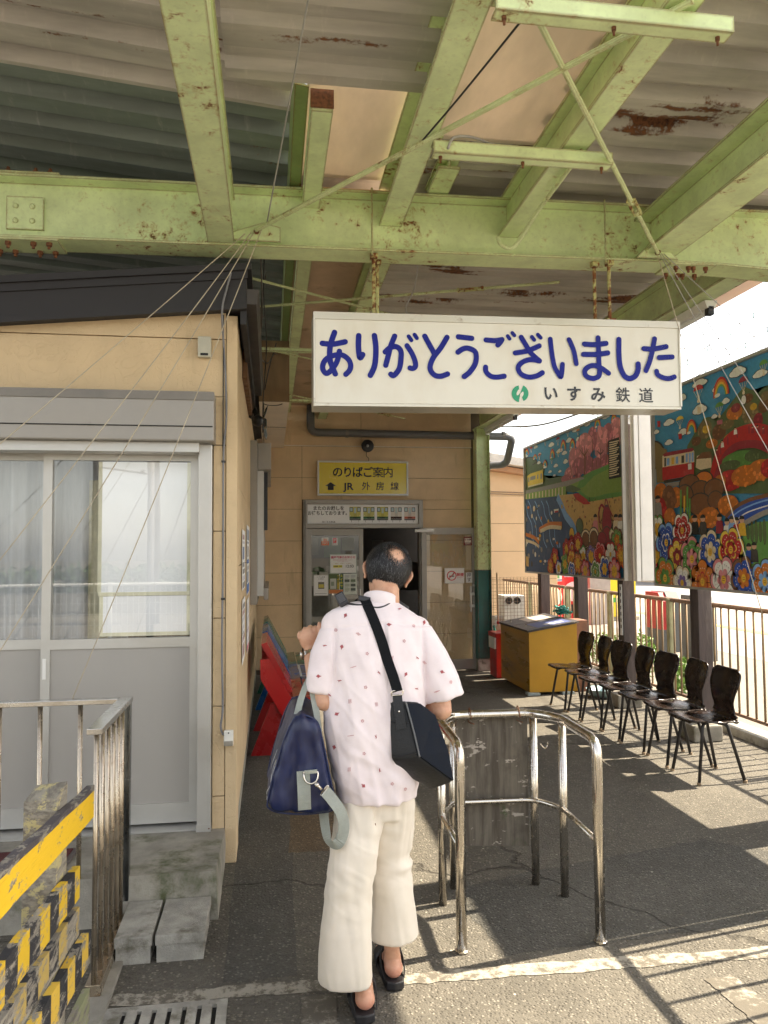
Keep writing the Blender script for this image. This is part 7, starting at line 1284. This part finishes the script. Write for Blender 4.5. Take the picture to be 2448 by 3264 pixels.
# ---- hair: short, greying, thin at the crown
HAIR = mat('black greying hair', (.016, .016, .018), .55, 0, .5, 60, ((.13, .13, .14), .60, .74, 160), bump=.9, bscale=520, stretch=(1, 1, .12))
BALD = HM.inverted() @ Vector((.478, 2.90, 1.583))
def hair_mask(p):                                        # p in head space
    d = p.normalized(); b = BALD.normalized(); ang = math.acos(max(-1, min(1, d.dot(b))))
    ang += .06*mnoise.noise(p*70); k = min(1, max(0, (ang-.17)/.48))                    # bald crown
    line = -.082+.010*sin(p.x*60)-(.010 if p.y < -.04 else 0)
    low = min(1, max(0, (p.z-line)/.022)); front = min(1, max(0, (.062-.6*max(0, p.z-.03)-p.y)/.02)); side = 1.
    if abs(p.x) > .068 and p.y > -.022 and p.z < .02: side = 0.
    return k*low*front*side
sc_r = Vector((.082, .100, .088)); sc_c = Vector((0, -.012, .012))
def scalp(a, ph, t=0.): 
    d = Vector((cos(ph)*cos(a), cos(ph)*sin(a), sin(ph))); p = Vector((sc_c.x+sc_r.x*d.x, sc_c.y+sc_r.y*d.y, sc_c.z+sc_r.z*d.z))
    if p.z < -.02 and p.y < 0:                           # follow the nape inwards
        k = (-.02-p.z); p = Vector((p.x*(1-k*1.2), -.012+(p.y+.012)*(1-.2*k), p.z))
    return p+d*t, d
q = MB(); NA, NP = 110, 64; idx = {}
for i in range(NP+1):
    for j in range(NA):
        ph = -.95+(pi/2+.95)*i/NP*.999; a = 2*pi*j/NA; p, d = scalp(a, ph); m = hair_mask(p); nz = .0016*mnoise.noise(p*190)
        idx[(i, j)] = (len(q.v), m); q.v.append(HM @ (p+d*(.0012+(.0065+nz)*m**.7)))
for i in range(NP):
    for j in range(NA):
        cs = [idx[(i, j)], idx[(i, (j+1) % NA)], idx[(i+1, (j+1) % NA)], idx[(i+1, j)]]
        if min(c[1] for c in cs) > .62: q.f.append([c[0] for c in cs]); q.m.append(0); q.c.append(None)
hair = q.build('hair', HAIR, man, True)
q = MB(); random.seed(11); made = 0
while made < 20000:
    a = random.uniform(0, 2*pi); ph = math.asin(random.uniform(-.8, 1)); p, d = scalp(a, ph); m = hair_mask(p)
    if random.random() > m*.95+(.035 if p.z > .03 and p.y < .06 else 0): continue
    dn = Vector((random.gauss(0, .25), -.35*0+random.gauss(0, .25), -1)); 
    if p.z > .06: dn = Vector((d.x*.6+random.gauss(0, .3), d.y+random.gauss(0, .3), -.15))
    dn = (dn-d*dn.dot(d)).normalized(); L = random.uniform(.012, .028)*(.45+.55*m); sd = d.cross(dn)*random.uniform(.00045, .0008); lift = random.uniform(.12, .40)
    b0 = p+d*(.004*m+.0005); b1 = b0+dn*L*.55+d*L*lift*.6; b2 = b0+dn*L+d*L*lift*.45
    q.cur = 1 if random.random() < .10 else 0
    q.add([HM @ (b0-sd), HM @ (b0+sd), HM @ (b1+sd*.8), HM @ (b1-sd*.8), HM @ b2], [(0, 1, 2, 3), (3, 2, 4)]); made += 1
stuff(q.build('hair_strand', [mat('hair strand', (.012, .012, .014), .42), mat('grey hair strand', (.18, .18, .185), .42)], hair))
# ---- shirt
SHIRT, _nt, _o = new_mat('pale pink cotton'); _T = NT(_nt); _v = _T.pos()
_w = _T.noise(_T.pos((1, 1, 14)), 60, 3, .6); _n = _T.noise(_v, 7, 4, .6)
_c = _T.mix(_T.rng(_n, .3, .7), (.74, .65, .665), (.83, .74, .75)); _c = _T.mix(_T.rng(_w, .45, .75, 0, .35), _c, (.84, .76, .78))
_T.bsdf(_o, color=_c, rough=.85, sheen=.15, normal=_T.bump(_w, .12, .002))
sh = MB()
loft(sh, [((.388, 2.845, .705), .140, .128), ((.386, 2.848, .76), .152, .134), ((.378, 2.853, .85), .170, .140), ((.376, 2.858, .95), .184, .142), ((.384, 2.864, 1.05), .184, .138), ((.390, 2.872, 1.15), .183, .130), ((.393, 2.880, 1.24), .186, .118), ((.394, 2.888, 1.31), .190, .104), ((.384, 2.893, 1.350), .174, .088), ((.372, 2.898, 1.380), .146, .070), ((.380, 2.902, 1.400), .104, .058), ((.405, 2.906, 1.412), .066, .052)], 44)
sh.ball((.245, 2.893, 1.325), .056, 16, 10); sh.tube([(.262, 2.893, 1.335), (.243, 2.886, 1.300), (.212, 2.868, 1.215), (.188, 2.852, 1.135), (.180, 2.846, 1.085)], 0, 26, True, [.040, .058, .062, .057, .052])
sh.ball((.545, 2.893, 1.300), .056, 16, 10); sh.tube([(.520, 2.893, 1.325), (.550, 2.890, 1.285), (.595, 2.868, 1.190), (.630, 2.850, 1.105), (.646, 2.842, 1.048)], 0, 26, True, [.040, .060, .070, .075, .074])
def shirt_fold(p, n):
    x, z = p.x, p.z
    f = .0075*mnoise.noise(Vector((x*17, p.y*9, z*2.6)))+.0045*mnoise.noise(Vector((x*30+z*10, p.y*20, z*7+5)))
    lo = max(0, min(1, (1.30-z)/.35)); rd = 1-abs(mnoise.noise(Vector((x*15+z*2, p.y*8, z*1.4+2))))*2; f += .008*max(0, rd-.4); rd = 1-abs(mnoise.noise(Vector((x*10+z*9, p.y*8, z*5+9))))*2; f += .005*max(0, rd-.5); f *= .35+.95*lo
    f += .006*mnoise.noise(Vector((z*26+x*14, x*9, 3)))*max(0, 1-abs(z-.80)/.14)          # drag lines by the bag
    if p.y < 2.88 and 1.0 < z < 1.335: f -= .007*math.exp(-((x-.412-.02*(1.33-z))/.006)**2)*min(1, (z-1.0)/.12)   # back pleat
    if p.y < 2.90: f -= .0035*math.exp(-((z-(1.337-.10*abs(x-.41)))/.004)**2)              # yoke seam
    for sx, cx in ((-1, .232), (1, .560)):
        f -= .006*math.exp(-((x-cx-.03*sx*(1.30-z))/.007)**2)*max(0, min(1, (z-1.08)/.06))*max(0, min(1, (1.34-z)/.05))   # armhole seams
    return p+n*f
shirt, shirt_bvh = bake('shirt', sh, SHIRT, man, .0055, 5, shirt_fold)
q = MB(); n = 40; ring = []
for k in range(n):
    a = 2*pi*k/n; ring.append((cos(a), sin(a)))
tilt = lambda x: -.17*(x-.42)
vs = []
for r, dz, in ((.062, -.012), (.0655, .0), (.064, .034), (.0615, .036), (.0595, .032), (.058, -.012)):
    for ca, sa in ring: vs.append((.416+r*1.02*ca, 2.912+r*.98*sa+dz*.25, 1.414+dz+tilt(.416+r*ca)-.026*(sa+1)))
fs = [(i*n+k, i*n+(k+1) % n, (i+1)*n+(k+1) % n, (i+1)*n+k) for i in range(5) for k in range(n)]
q.add(vs, fs); collar = q.build('collar', SHIRT, man, True)
def on_back(bvh, x, z, lift=.0015, y=2.2):
    h = bvh.ray_cast(Vector((x, y, z)), Vector((0, 1, 0)))
    return (h[0]+h[1]*lift, h[1]) if h[0] is not None else (None, None)
# little embroidered motifs (rays, turtles, corals, prawns)
MOT = mat('dark red embroidery', (.36, .09, .10), .8); MOT2 = mat('dusty pink embroidery', (.55, .30, .31), .8)
MOTIFS = [(.276,1.36),(.24,1.308),(.319,1.296),(.199,1.254),(.259,1.249),(.348,1.227),(.298,1.18),(.25,1.131),(.174,1.145),(.339,1.11),(.283,1.061),(.215,1.077),(.238,1.013),(.325,.994),(.283,.944),(.374,.937),(.228,.894),(.329,.882),(.277,.826),(.384,.82),(.325,.77),(.429,.772),(.376,1.05),(.39,1.16),(.435,1.327),(.488,1.267),(.438,1.209),(.539,1.204),(.488,1.149),(.531,1.318),(.569,1.182),(.529,1.093),(.632,1.149),(.662,1.112),(.61,1.079),(.484,1.381),(.579,1.325),(.478,.747)]
random.seed(21)
def motif_poly(q, cx, cz, pts, lift):
    P = []
    for x, z in pts:
        h, nn = on_back(shirt_bvh, cx+x, cz+z, lift)
        if h is None: return
        P.append(h)
    if max((a-P[0]).length for a in P) < .05: q.add(P, [list(range(len(P)))])
for i, (x, z) in enumerate(MOTIFS):
    x, z = x*2.74/2.78, 1.6+(z-1.6)*2.74/2.78; r = .0072; kind = i % 4; ph = random.uniform(0, 6.28); tq = MB()
    R2 = lambda a, b: (a*cos(ph)-b*sin(ph), a*sin(ph)+b*cos(ph))
    if kind == 0: motif_poly(tq, x, z, [R2(*v) for v in ((r*1.3, 0), (.2*r, .9*r), (-.6*r, .3*r), (-1.5*r, 0), (-.6*r, -.3*r), (.2*r, -.9*r))], .0016)
    elif kind == 3:
        motif_poly(tq, x, z, [R2(*v) for v in ((1.3*r, .2*r), (.3*r, .5*r), (-1.2*r, .1*r), (-.4*r, -.2*r), (.4*r, 0))], .0016); motif_poly(tq, x, z, [R2(*v) for v in ((.4*r, .3*r), (.7*r, 1.1*r), (.1*r, .5*r))], .0020)
    elif kind == 1:
        for k in range(5): a = k*1.256; motif_poly(tq, x+.55*r*cos(a), z+.55*r*sin(a), [(.32*r*cos(b), .32*r*sin(b)) for b in (0, 1.05, 2.1, 3.14, 4.2, 5.2)], .0014+.0001*k)
    else:
        for k in (-1, 0, 1): motif_poly(tq, x+.5*r*k, z+.12*r*k, [R2(*v) for v in ((-.12*r, -r), (.12*r, -r), (.16*r, .9*r), (-.1*r, 1.0*r))], .0014+.0001*(k+1))
    if tq.f: tq.build('embroidery', MOT if kind in (0, 3) else MOT2, shirt)

# ---- trousers
TROU, _nt, _o = new_mat('beige cotton trousers'); _T = NT(_nt); _v = _T.pos(); _w = _T.noise(_v, 420, 2, .5); _n = _T.noise(_v, 5, 4, .6)
_c = _T.mix(_T.rng(_n, .3, .7), (.69, .625, .52), (.77, .70, .60)); _T.bsdf(_o, color=_c, rough=.85, sheen=.2, normal=_T.bump(_w, .15, .001))
tr = MB()
loft(tr, [((.258, 2.722, .128), .092, .092), ((.256, 2.722, .16), .091, .092), ((.259, 2.735, .30), .088, .093), ((.272, 2.765, .42), .082, .094), ((.296, 2.80, .55), .082, .100), ((.318, 2.83, .65), .086, .106), ((.345, 2.85, .76), .085, .105)], 36)
loft(tr, [((.452, 2.898, .178), .090, .090), ((.451, 2.898, .21), .088, .090), ((.447, 2.905, .33), .080, .090), ((.438, 2.915, .46), .078, .092), ((.443, 2.90, .56), .086, .102), ((.448, 2.88, .66), .086, .108), ((.440, 2.865, .76), .085, .108)], 36)
loft(tr, [((.392, 2.862, .635), .118, .100), ((.392, 2.862, .70), .126, .108), ((.392, 2.862, .80), .130, .108), ((.395, 2.865, .90), .120, .095)], 40)
def trou_fold(p, n):
    x, y, z = p; f = .009*mnoise.noise(Vector((x*13, y*9, z*2.6+1)))+.0028*mnoise.noise(Vector((x*30, y*20, z*11)))
    f += .011*mnoise.noise(Vector((x*8+2, y*6, z*24)))*max(0, 1-abs(z-.44)/.13)*(.5 if x < .36 else 1.0)      # knee creases
    f += .007*mnoise.noise(Vector((x*12+z*16, y*8, z*10)))*max(0, 1-abs(z-.60)/.10)
    rd = 1-abs(mnoise.noise(Vector((x*19+z*2.5, y*13, z*1.5+7))))*2; f += .004*max(0, rd-.35)*(.4+.6*min(1, abs(z-.45)/.2))
    rd = 1-abs(mnoise.noise(Vector((x*9+z*15+4, y*9, z*6))))*2; f += .006*max(0, rd-.45)*max(0, 1-abs(z-.47)/.17)
    f -= .012*math.exp(-((x-.372)/.010)**2)*max(0, min(1, (z-.60)/.06))                                             # seat seam
    return p+n*f
bake('trousers', tr, TROU, man, .0055, 4, trou_fold)
MB().add([(.362, 2.742, .640), (.368, 2.742, .640), (.369, 2.745, .618), (.363, 2.745, .612)], [(0, 1, 2, 3)]).build('pocket_slit', BROWN_BOLT, man)
# ---- sandals
SOLE = mat('black rubber sandal', (.016, .016, .018), .55, 0, .2, 30)
for (fx, fy, fz), lab in zip(FT, ('left', 'right')):
    out = [(fx+sx, fy+sy) for sx, sy in ((-.033, -.055), (0, -.066), (.033, -.055), (.039, -.01), (.040, .06), (.048, .13), (.040, .19), (.008, .212), (-.028, .205), (-.046, .15), (-.044, .06), (-.038, -.01))]
    if lab == 'left': out = [(x-.004, y) for x, y in out]
    q = MB().prism(out, 'z', .0035, .034); s = q.build('sandal', SOLE, man)
    md = s.modifiers.new('b', 'BEVEL'); md.width = .006; md.segments = 3
    q = MB()
    for k in (-1, 1): q.ribbon(smooth_path([(fx+k*.036, fy-.022, .028), (fx+k*.041, fy-.004, .052), (fx+k*.040, fy+.035, .080), (fx+k*.026, fy+.075, .096)]), .014, (k, -.25, .2), .003)
    q.build('side_strap', SOLE, s)
    q = MB(); q.ribbon(smooth_path([(fx-.050, fy+.10, .024), (fx-.046, fy+.10, .062), (fx, fy+.105, .090), (fx+.046, fy+.10, .062), (fx+.050, fy+.10, .024)]), .06, [Vector((sin(-1.2+2.4*i/24), 0, cos(-1.2+2.4*i/24))) for i in range(25)], .003); q.build('toe_strap', SOLE, s, True)
# ---- watch
WC = Vector((.152, 2.972, 1.203)); ax = Vector((-.05, .28, .30)).normalized(); u = ax.orthogonal().normalized(); w = ax.cross(u); q = MB()
for k in range(20):
    a0, a1 = 2*pi*k/20, 2*pi*(k+.86)/20; q.ribbon([WC+(u*cos(a)+w*sin(a))*.0285 for a in (a0, (a0+a1)/2, a1)], .016, ax.cross(u*cos(a0)+w*sin(a0)).cross(ax), .003)
watch = q.build('watch', CHROME, man); q = MB().lathe([(.015, 0), (.015, .006), (.012, .008)], (0, 0, 0), 'x', 16); q.xf(Matrix.Translation(WC+Vector((-.033, -.006, .004))) @ Matrix.Rotation(radians(180), 4, 'Z')); q.build('watch_case', CHROME, watch, True)
# ================================================================== what he carries
BLEATHER = mat('black leather', (.010, .011, .013), .42, 0, .25, 30, bump=.35, bscale=170, spec=.35); BNYLON = mat('black navy nylon', (.007, .010, .017), .7, 0, .15, 40, bump=.2, bscale=500, spec=.15); BWEB = mat('black webbing', (.008, .009, .011), .8, 0, .1, 60, bump=.4, bscale=420, spec=.15)
bag = thing('shoulder_bag', 'black leather shoulder bag hanging at the man\'s right hip', 'bag', (.5, 2.72, .76))
TL, A, B, C_, D_, E_, I_, G_, H_ = [Vector(p) for p in ((.418, 2.735, 1.070), (.470, 2.725, 1.062), (.556, 2.765, 1.030), (.596, 2.755, .968), (.638, 2.70, .778), (.508, 2.672, .880), (.420, 2.700, .868), (.572, 2.752, .742), (.452, 2.742, .818))]
back = [Vector(p) for p in ((.430, 2.80, 1.055), (.55, 2.84, 1.01), (.60, 2.82, .93), (.60, 2.80, .79), (.47, 2.79, .85))]
q = MB().hull([TL, A, B, C_, D_, E_, I_, G_, H_, (A+B)/2+Vector((.012, -.004, .012)), (B+C_)/2+Vector((.010, -.004, .010)), (C_+D_)/2+Vector((.010, -.010, .006))]+back)
o = q.build('bag_body', BLEATHER, bag, True); md = o.modifiers.new('b', 'BEVEL'); md.width = .008; md.segments = 3; md.limit_method = 'ANGLE'; md.angle_limit = radians(25)
pn = (B-E_).cross(D_-E_).normalized(); pn = pn if pn.y < 0 else -pn
cpt = (A+B+C_+D_+E_)/5; P5 = [A, (A+B)/2+Vector((.010, -.003, .010)), B, (B+C_)/2+Vector((.008, -.003, .008)), C_, (C_+D_)/2+Vector((.008, -.008, .005)), D_, E_]
q = MB(); q.add([cpt+(p-cpt)*.95+pn*.011 for p in P5]+[cpt+(p-cpt)*.95-pn*.012 for p in P5], [list(range(8)), list(range(8, 16))[::-1]]+[(i, (i+1) % 8, 8+(i+1) % 8, 8+i) for i in range(8)]); q.build('front_panel', BNYLON, bag)
q = MB(); q.tube(smooth_path([A+pn*.010, (A+E_)/2+Vector((.006, -.014, .002)), E_+pn*.010], 8), .0032, 6); q.build('piping', mat('worn piping', (.10, .105, .11), .4), bag, True)
q = MB(); q.tube([I_+Vector((.0, -.005, .012)), (I_+E_)/2+Vector((0, -.012, .014)), E_+Vector((-.006, -.004, .016))], .0018, 5); q.tube([TL+(I_-TL)*.36+Vector((0, -.007, 0)), A+(E_-A)*.36+Vector((-.004, -.007, 0))], .0018, 5); q.build('seam', BLK_PLASTIC, bag)
q = MB(); q.ribbon(smooth_path([(.444, 2.722, 1.092), (.446, 2.714, 1.06), (.450, 2.706, 1.02), (.455, 2.698, .975)]), [.034]*19, (0, -1, 0), .004); q.build('strap_tab', BLEATHER, bag); MB().ball((.4475, 2.703, 1.035), (.004, .003, .004), 8, 6).build('rivet', CHROME, bag)
q = MB(); q.hull([(.388, 2.765, 1.005), (.395, 2.745, .985), (.415, 2.755, 1.055), (.418, 2.748, .96), (.43, 2.79, 1.05), (.43, 2.78, .94), (.392, 2.775, .97)]); q.build('front_flap', BLEATHER, bag, True)
q = MB(); cR = Vector((.4435, 2.717, 1.098)); q.tube(bent([cR+Vector((-.020, 0, -.009)), cR+Vector((.020, 0, -.007)), cR+Vector((.021, 0, .009)), cR+Vector((-.019, 0, .007)), cR+Vector((-.020, 0, -.009))], .005, 3), .003, 8); q.build('ring', CHROME, bag, True)
SP = []
for x, z in ((.447, 1.098), (.432, 1.15), (.416, 1.21), (.400, 1.265), (.384, 1.318), (.368, 1.362), (.358, 1.388)):
    h, nn = on_back(shirt_bvh, x, z, .005); SP.append(h if h is not None else Vector((x, 2.80, z)))
for k in range(1, len(SP)-1): SP[k] = (SP[k-1]+SP[k]*2+SP[k+1])/4+Vector((0, -.002, 0))
SP[0] = Vector((.445, 2.716, 1.103)); SP[1].y = min(SP[1].y, 2.725)
SP += [Vector((.350, 2.862, 1.414)), Vector((.343, 2.90, 1.424)), Vector((.336, 2.95, 1.405)), Vector((.335, 2.985, 1.34))]
MB().ribbon(smooth_path(SP, 5), .037, [Vector((-.1, -1, .05)) if i < 32 else Vector((-.2, -.3, 1)) for i in range(5*(len(SP)-1)+1)], .003).build('strap', BWEB, bag)
q = MB().rbox(-.023, .023, -.006, .006, -.010, .010, .003); q.xf(Matrix.Translation((.3465, 2.868, 1.421)) @ Matrix.Rotation(radians(12), 4, 'Y') @ Matrix.Rotation(radians(-25), 4, 'X')); q.build('slider', BLK_PLASTIC, bag)
# ---- navy sports bag hung from the left forearm
df = thing('sports_bag', 'navy sports bag with grey webbing hanging from the man\'s left arm', 'bag', (.10, 2.9, .66))
DUFF, _nt, _o = new_mat('navy nylon'); _T = NT(_nt); _v = _T.pos(); _T.bsdf(_o, color=_T.mix(_T.rng(_T.noise(_v, 9, 4, .6), .3, .7), (.004, .008, .042), (.007, .015, .070)), rough=.42, normal=_T.bump(_T.noise(_v, 300, 2, .5), .15, .001))
sec = [(.086, 1.003), (.118, 1.012), (.156, .995), (.172, .973), (.186, .915), (.199, .854), (.215, .77), (.231, .700), (.222, .672), (.160, .664), (.091, .665), (.030, .674), (-.003, .689), (-.010, .712), (.010, .80), (.030, .865), (.046, .919), (.066, .968)]
cx_, cz_ = .11, .82; n = len(sec); dm = MB(); vs = []; ys = [(2.715, .80), (2.722, .93), (2.74, 1.0), (2.80, 1.01), (2.95, 1.02), (3.08, 1.01), (3.13, .95), (3.145, .8)]
for y, s in ys:
    for x, z in sec: X = (cx_+(x-cx_)*s)*.975; Z_ = 1.6+((cz_+(z-cz_)*s)-1.6)*.975; vs.append((X, y, Z_))
fs = [(i*n+k, (i+1)*n+k, (i+1)*n+(k+1) % n, i*n+(k+1) % n) for i in range(len(ys)-1) for k in range(n)]+[list(range(n)), list(range((len(ys)-1)*n, len(ys)*n))[::-1]]
dm.add(vs, fs)
def duff_fold(p, nn):
    x, y, z = p; f = .0065*mnoise.noise(Vector((x*30, y*6, z*7)))+.004*mnoise.noise(Vector((x*55, y*12, z*18+3)))
    if y < 2.78: f += -.010*math.exp(-((x-.075-.05*(z-.82))/.014)**2)*max(0, min(1, (1.0-z)/.1))-.010*math.exp(-((x-.142)/.012)**2)*max(0, 1-abs(z-.92)/.1)+.008*math.exp(-((x-.108)/.02)**2)*max(0, min(1, (z-.86)/.05))
    return p+nn*f
dbody, d_bvh = bake('bag_body', dm, DUFF, df, .0052, 4, duff_fold)
WEBG = mat('grey green webbing', (.31, .335, .30), .75, 0, .08, 40, bump=.4, bscale=420)
def dback(x, z, l=.002): 
    h, nn = on_back(d_bvh, x, z, l); return h if h is not None else Vector((x, 2.73, z))
MB().ribbon([dback(.112+.006*k/6, .842-.026*k, .002) for k in range(7)], .045, (0, -1, 0), .003).build('end_webbing', WEBG, df)
q = MB(); c = dback(.137, .822, .012); q.tube(bent([c+Vector((-.026, 0, .016)), c+Vector((.026, 0, .018)), c+Vector((.022, -.006, -.012)), c+Vector((0, -.008, -.024)), c+Vector((-.022, -.006, -.012)), c+Vector((-.026, 0, .016))], .012, 4), .0032, 8); q.build('d_ring', CHROME, df, True)
MB().ribbon([c+Vector((-.022, .003, .016)), c+Vector((.022, .003, .018))], .012, (0, -1, 0), .006).build('ring_loop', WEBG, df)
q = MB(); s0 = c+Vector((.014, -.008, -.020)); q.tube([s0, s0+Vector((.022, -.004, -.022))], .0055, 8); q.ball(s0+Vector((.006, -.002, -.006)), .008, 10, 8); q.tube(bent([s0+Vector((.018, -.004, -.038)), s0+Vector((.042, -.004, -.008)), s0+Vector((.046, -.004, -.013)), s0+Vector((.022, -.004, -.043)), s0+Vector((.018, -.004, -.038))], .004, 3), .0028, 8); q.build('snap_hook', CHROME, df, True)
P = [s0+Vector((.034, -.006, -.028)), Vector((.206, 2.69, .752)), Vector((.238, 2.69, .705)), Vector((.250, 2.695, .655)), Vector((.242, 2.70, .612)), Vector((.222, 2.705, .588)), Vector((.200, 2.725, .598)), Vector((.190, 2.75, .64)), Vector((.185, 2.78, .70))]
MB().ribbon(smooth_path(P, 6), .040, [Vector((.3, -1, .35)) if i < 26 else Vector((-.4, -.8, -.5)) for i in range(6*(len(P)-1)+1)], .0025).build('shoulder_strap', WEBG, df)
for lab, pts, nv in (('left', [(.085, 2.80, .975), (.098, 2.805, 1.03), (.118, 2.83, 1.09), (.145, 2.875, 1.135), (.165, 2.90, 1.152), (.190, 2.905, 1.14)], (-.5, -1, .2)), ('right', [(.170, 2.79, .955), (.163, 2.80, 1.02), (.152, 2.825, 1.08), (.150, 2.86, 1.13), (.168, 2.885, 1.150), (.185, 2.90, 1.142)], (.4, -1, .1)), ('far', [(.150, 3.05, .96), (.165, 3.02, 1.03), (.185, 2.97, 1.09), (.195, 2.93, 1.13), (.190, 2.905, 1.14)], (.8, -.4, .1))):
    MB().ribbon(smooth_path(pts), .024, nv, .003).build('handle', WEBG, df)
PIP = mat('navy piping', (.012, .02, .07), .5)
for yy_, sc_ in ((2.742, 1.004), (3.10, 1.0)):
    MB().tube(smooth_path([((cx_+(x-cx_)*sc_)*.975, yy_, 1.6+((cz_+(z-cz_)*sc_)-1.6)*.975) for x, z in sec]+[((cx_+(sec[0][0]-cx_)*sc_)*.975, yy_, 1.6+((cz_+(sec[0][1]-cz_)*sc_)-1.6)*.975)], 3), .0035, 6).build('piping', PIP, df, True)
MB().tube([(.122, 2.75, .995), (.124, 2.90, 1.003), (.122, 3.10, .995)], .004, 6).build('zip', BLK_PLASTIC, df)
q = MB(); q.col = (.72, .74, .76)
def dside(y, z):
    h = d_bvh.ray_cast(Vector((-.4, y, z)), Vector((1, 0, 0))); return (h[0]+h[1]*.0018) if h[0] is not None else None
for y0, z0, y1, z1, w in ((2.775, .915, 2.752, .70, .010), (2.80, .86, 2.84, .80, .006), (2.84, .80, 2.80, .78, .006), (2.80, .78, 2.85, .73, .006), (2.82, .72, 2.90, .72, .012), (2.86, .88, 2.92, .80, .008)):
    P = [dside(y0+(y1-y0)*k/5, z0+(z1-z0)*k/5) for k in range(6)]
    if all(p is not None for p in P): q.ribbon(P, w, (-1, 0, .3), .001)
q.build('white_print', PRINT, df)
# ---- speaker microphone, cord and phone lanyard round his neck
t = thing('hand_microphone', 'black ribbed hand microphone clipped on the man\'s left shoulder', 'microphone', (.26, 2.88, 1.40))
q = MB().rbox(-.018, .018, -.012, .012, -.026, .026, .006); M = Matrix.Translation((.262, 2.872, 1.421)) @ Matrix.Rotation(radians(-28), 4, 'Y') @ Matrix.Rotation(radians(-30), 4, 'X'); q.xf(M); q.build('case', BLK_PLASTIC, t)
q = MB()
for k in range(6): q.box(-.013, .013, -.0145, -.0122, -.016+.006*k, -.0125+.006*k)
q.xf(M); q.build('grille', mat('grey grille', (.10, .10, .105), .4), t)
CORD = [(.278, 2.868, 1.408), (.312, 2.855, 1.401), (.350, 2.845, 1.398), (.385, 2.838, 1.390), (.415, 2.842, 1.393), (.445, 2.86, 1.405), (.470, 2.89, 1.412)]
MB().tube(smooth_path(CORD), .0042, 8).build('cord', BLK_PLASTIC, t, True)
t = thing('phone', 'dark phone slung on the man\'s right collar', 'phone', (.49, 2.92, 1.38)); q = MB().rbox(-.038, .038, -.005, .005, -.018, .018, .004); q.xf(Matrix.Translation((.488, 2.915, 1.392)) @ Matrix.Rotation(radians(34), 4, 'Y') @ Matrix.Rotation(radians(-38), 4, 'X')); q.build('case', BLK_PLASTIC, t)
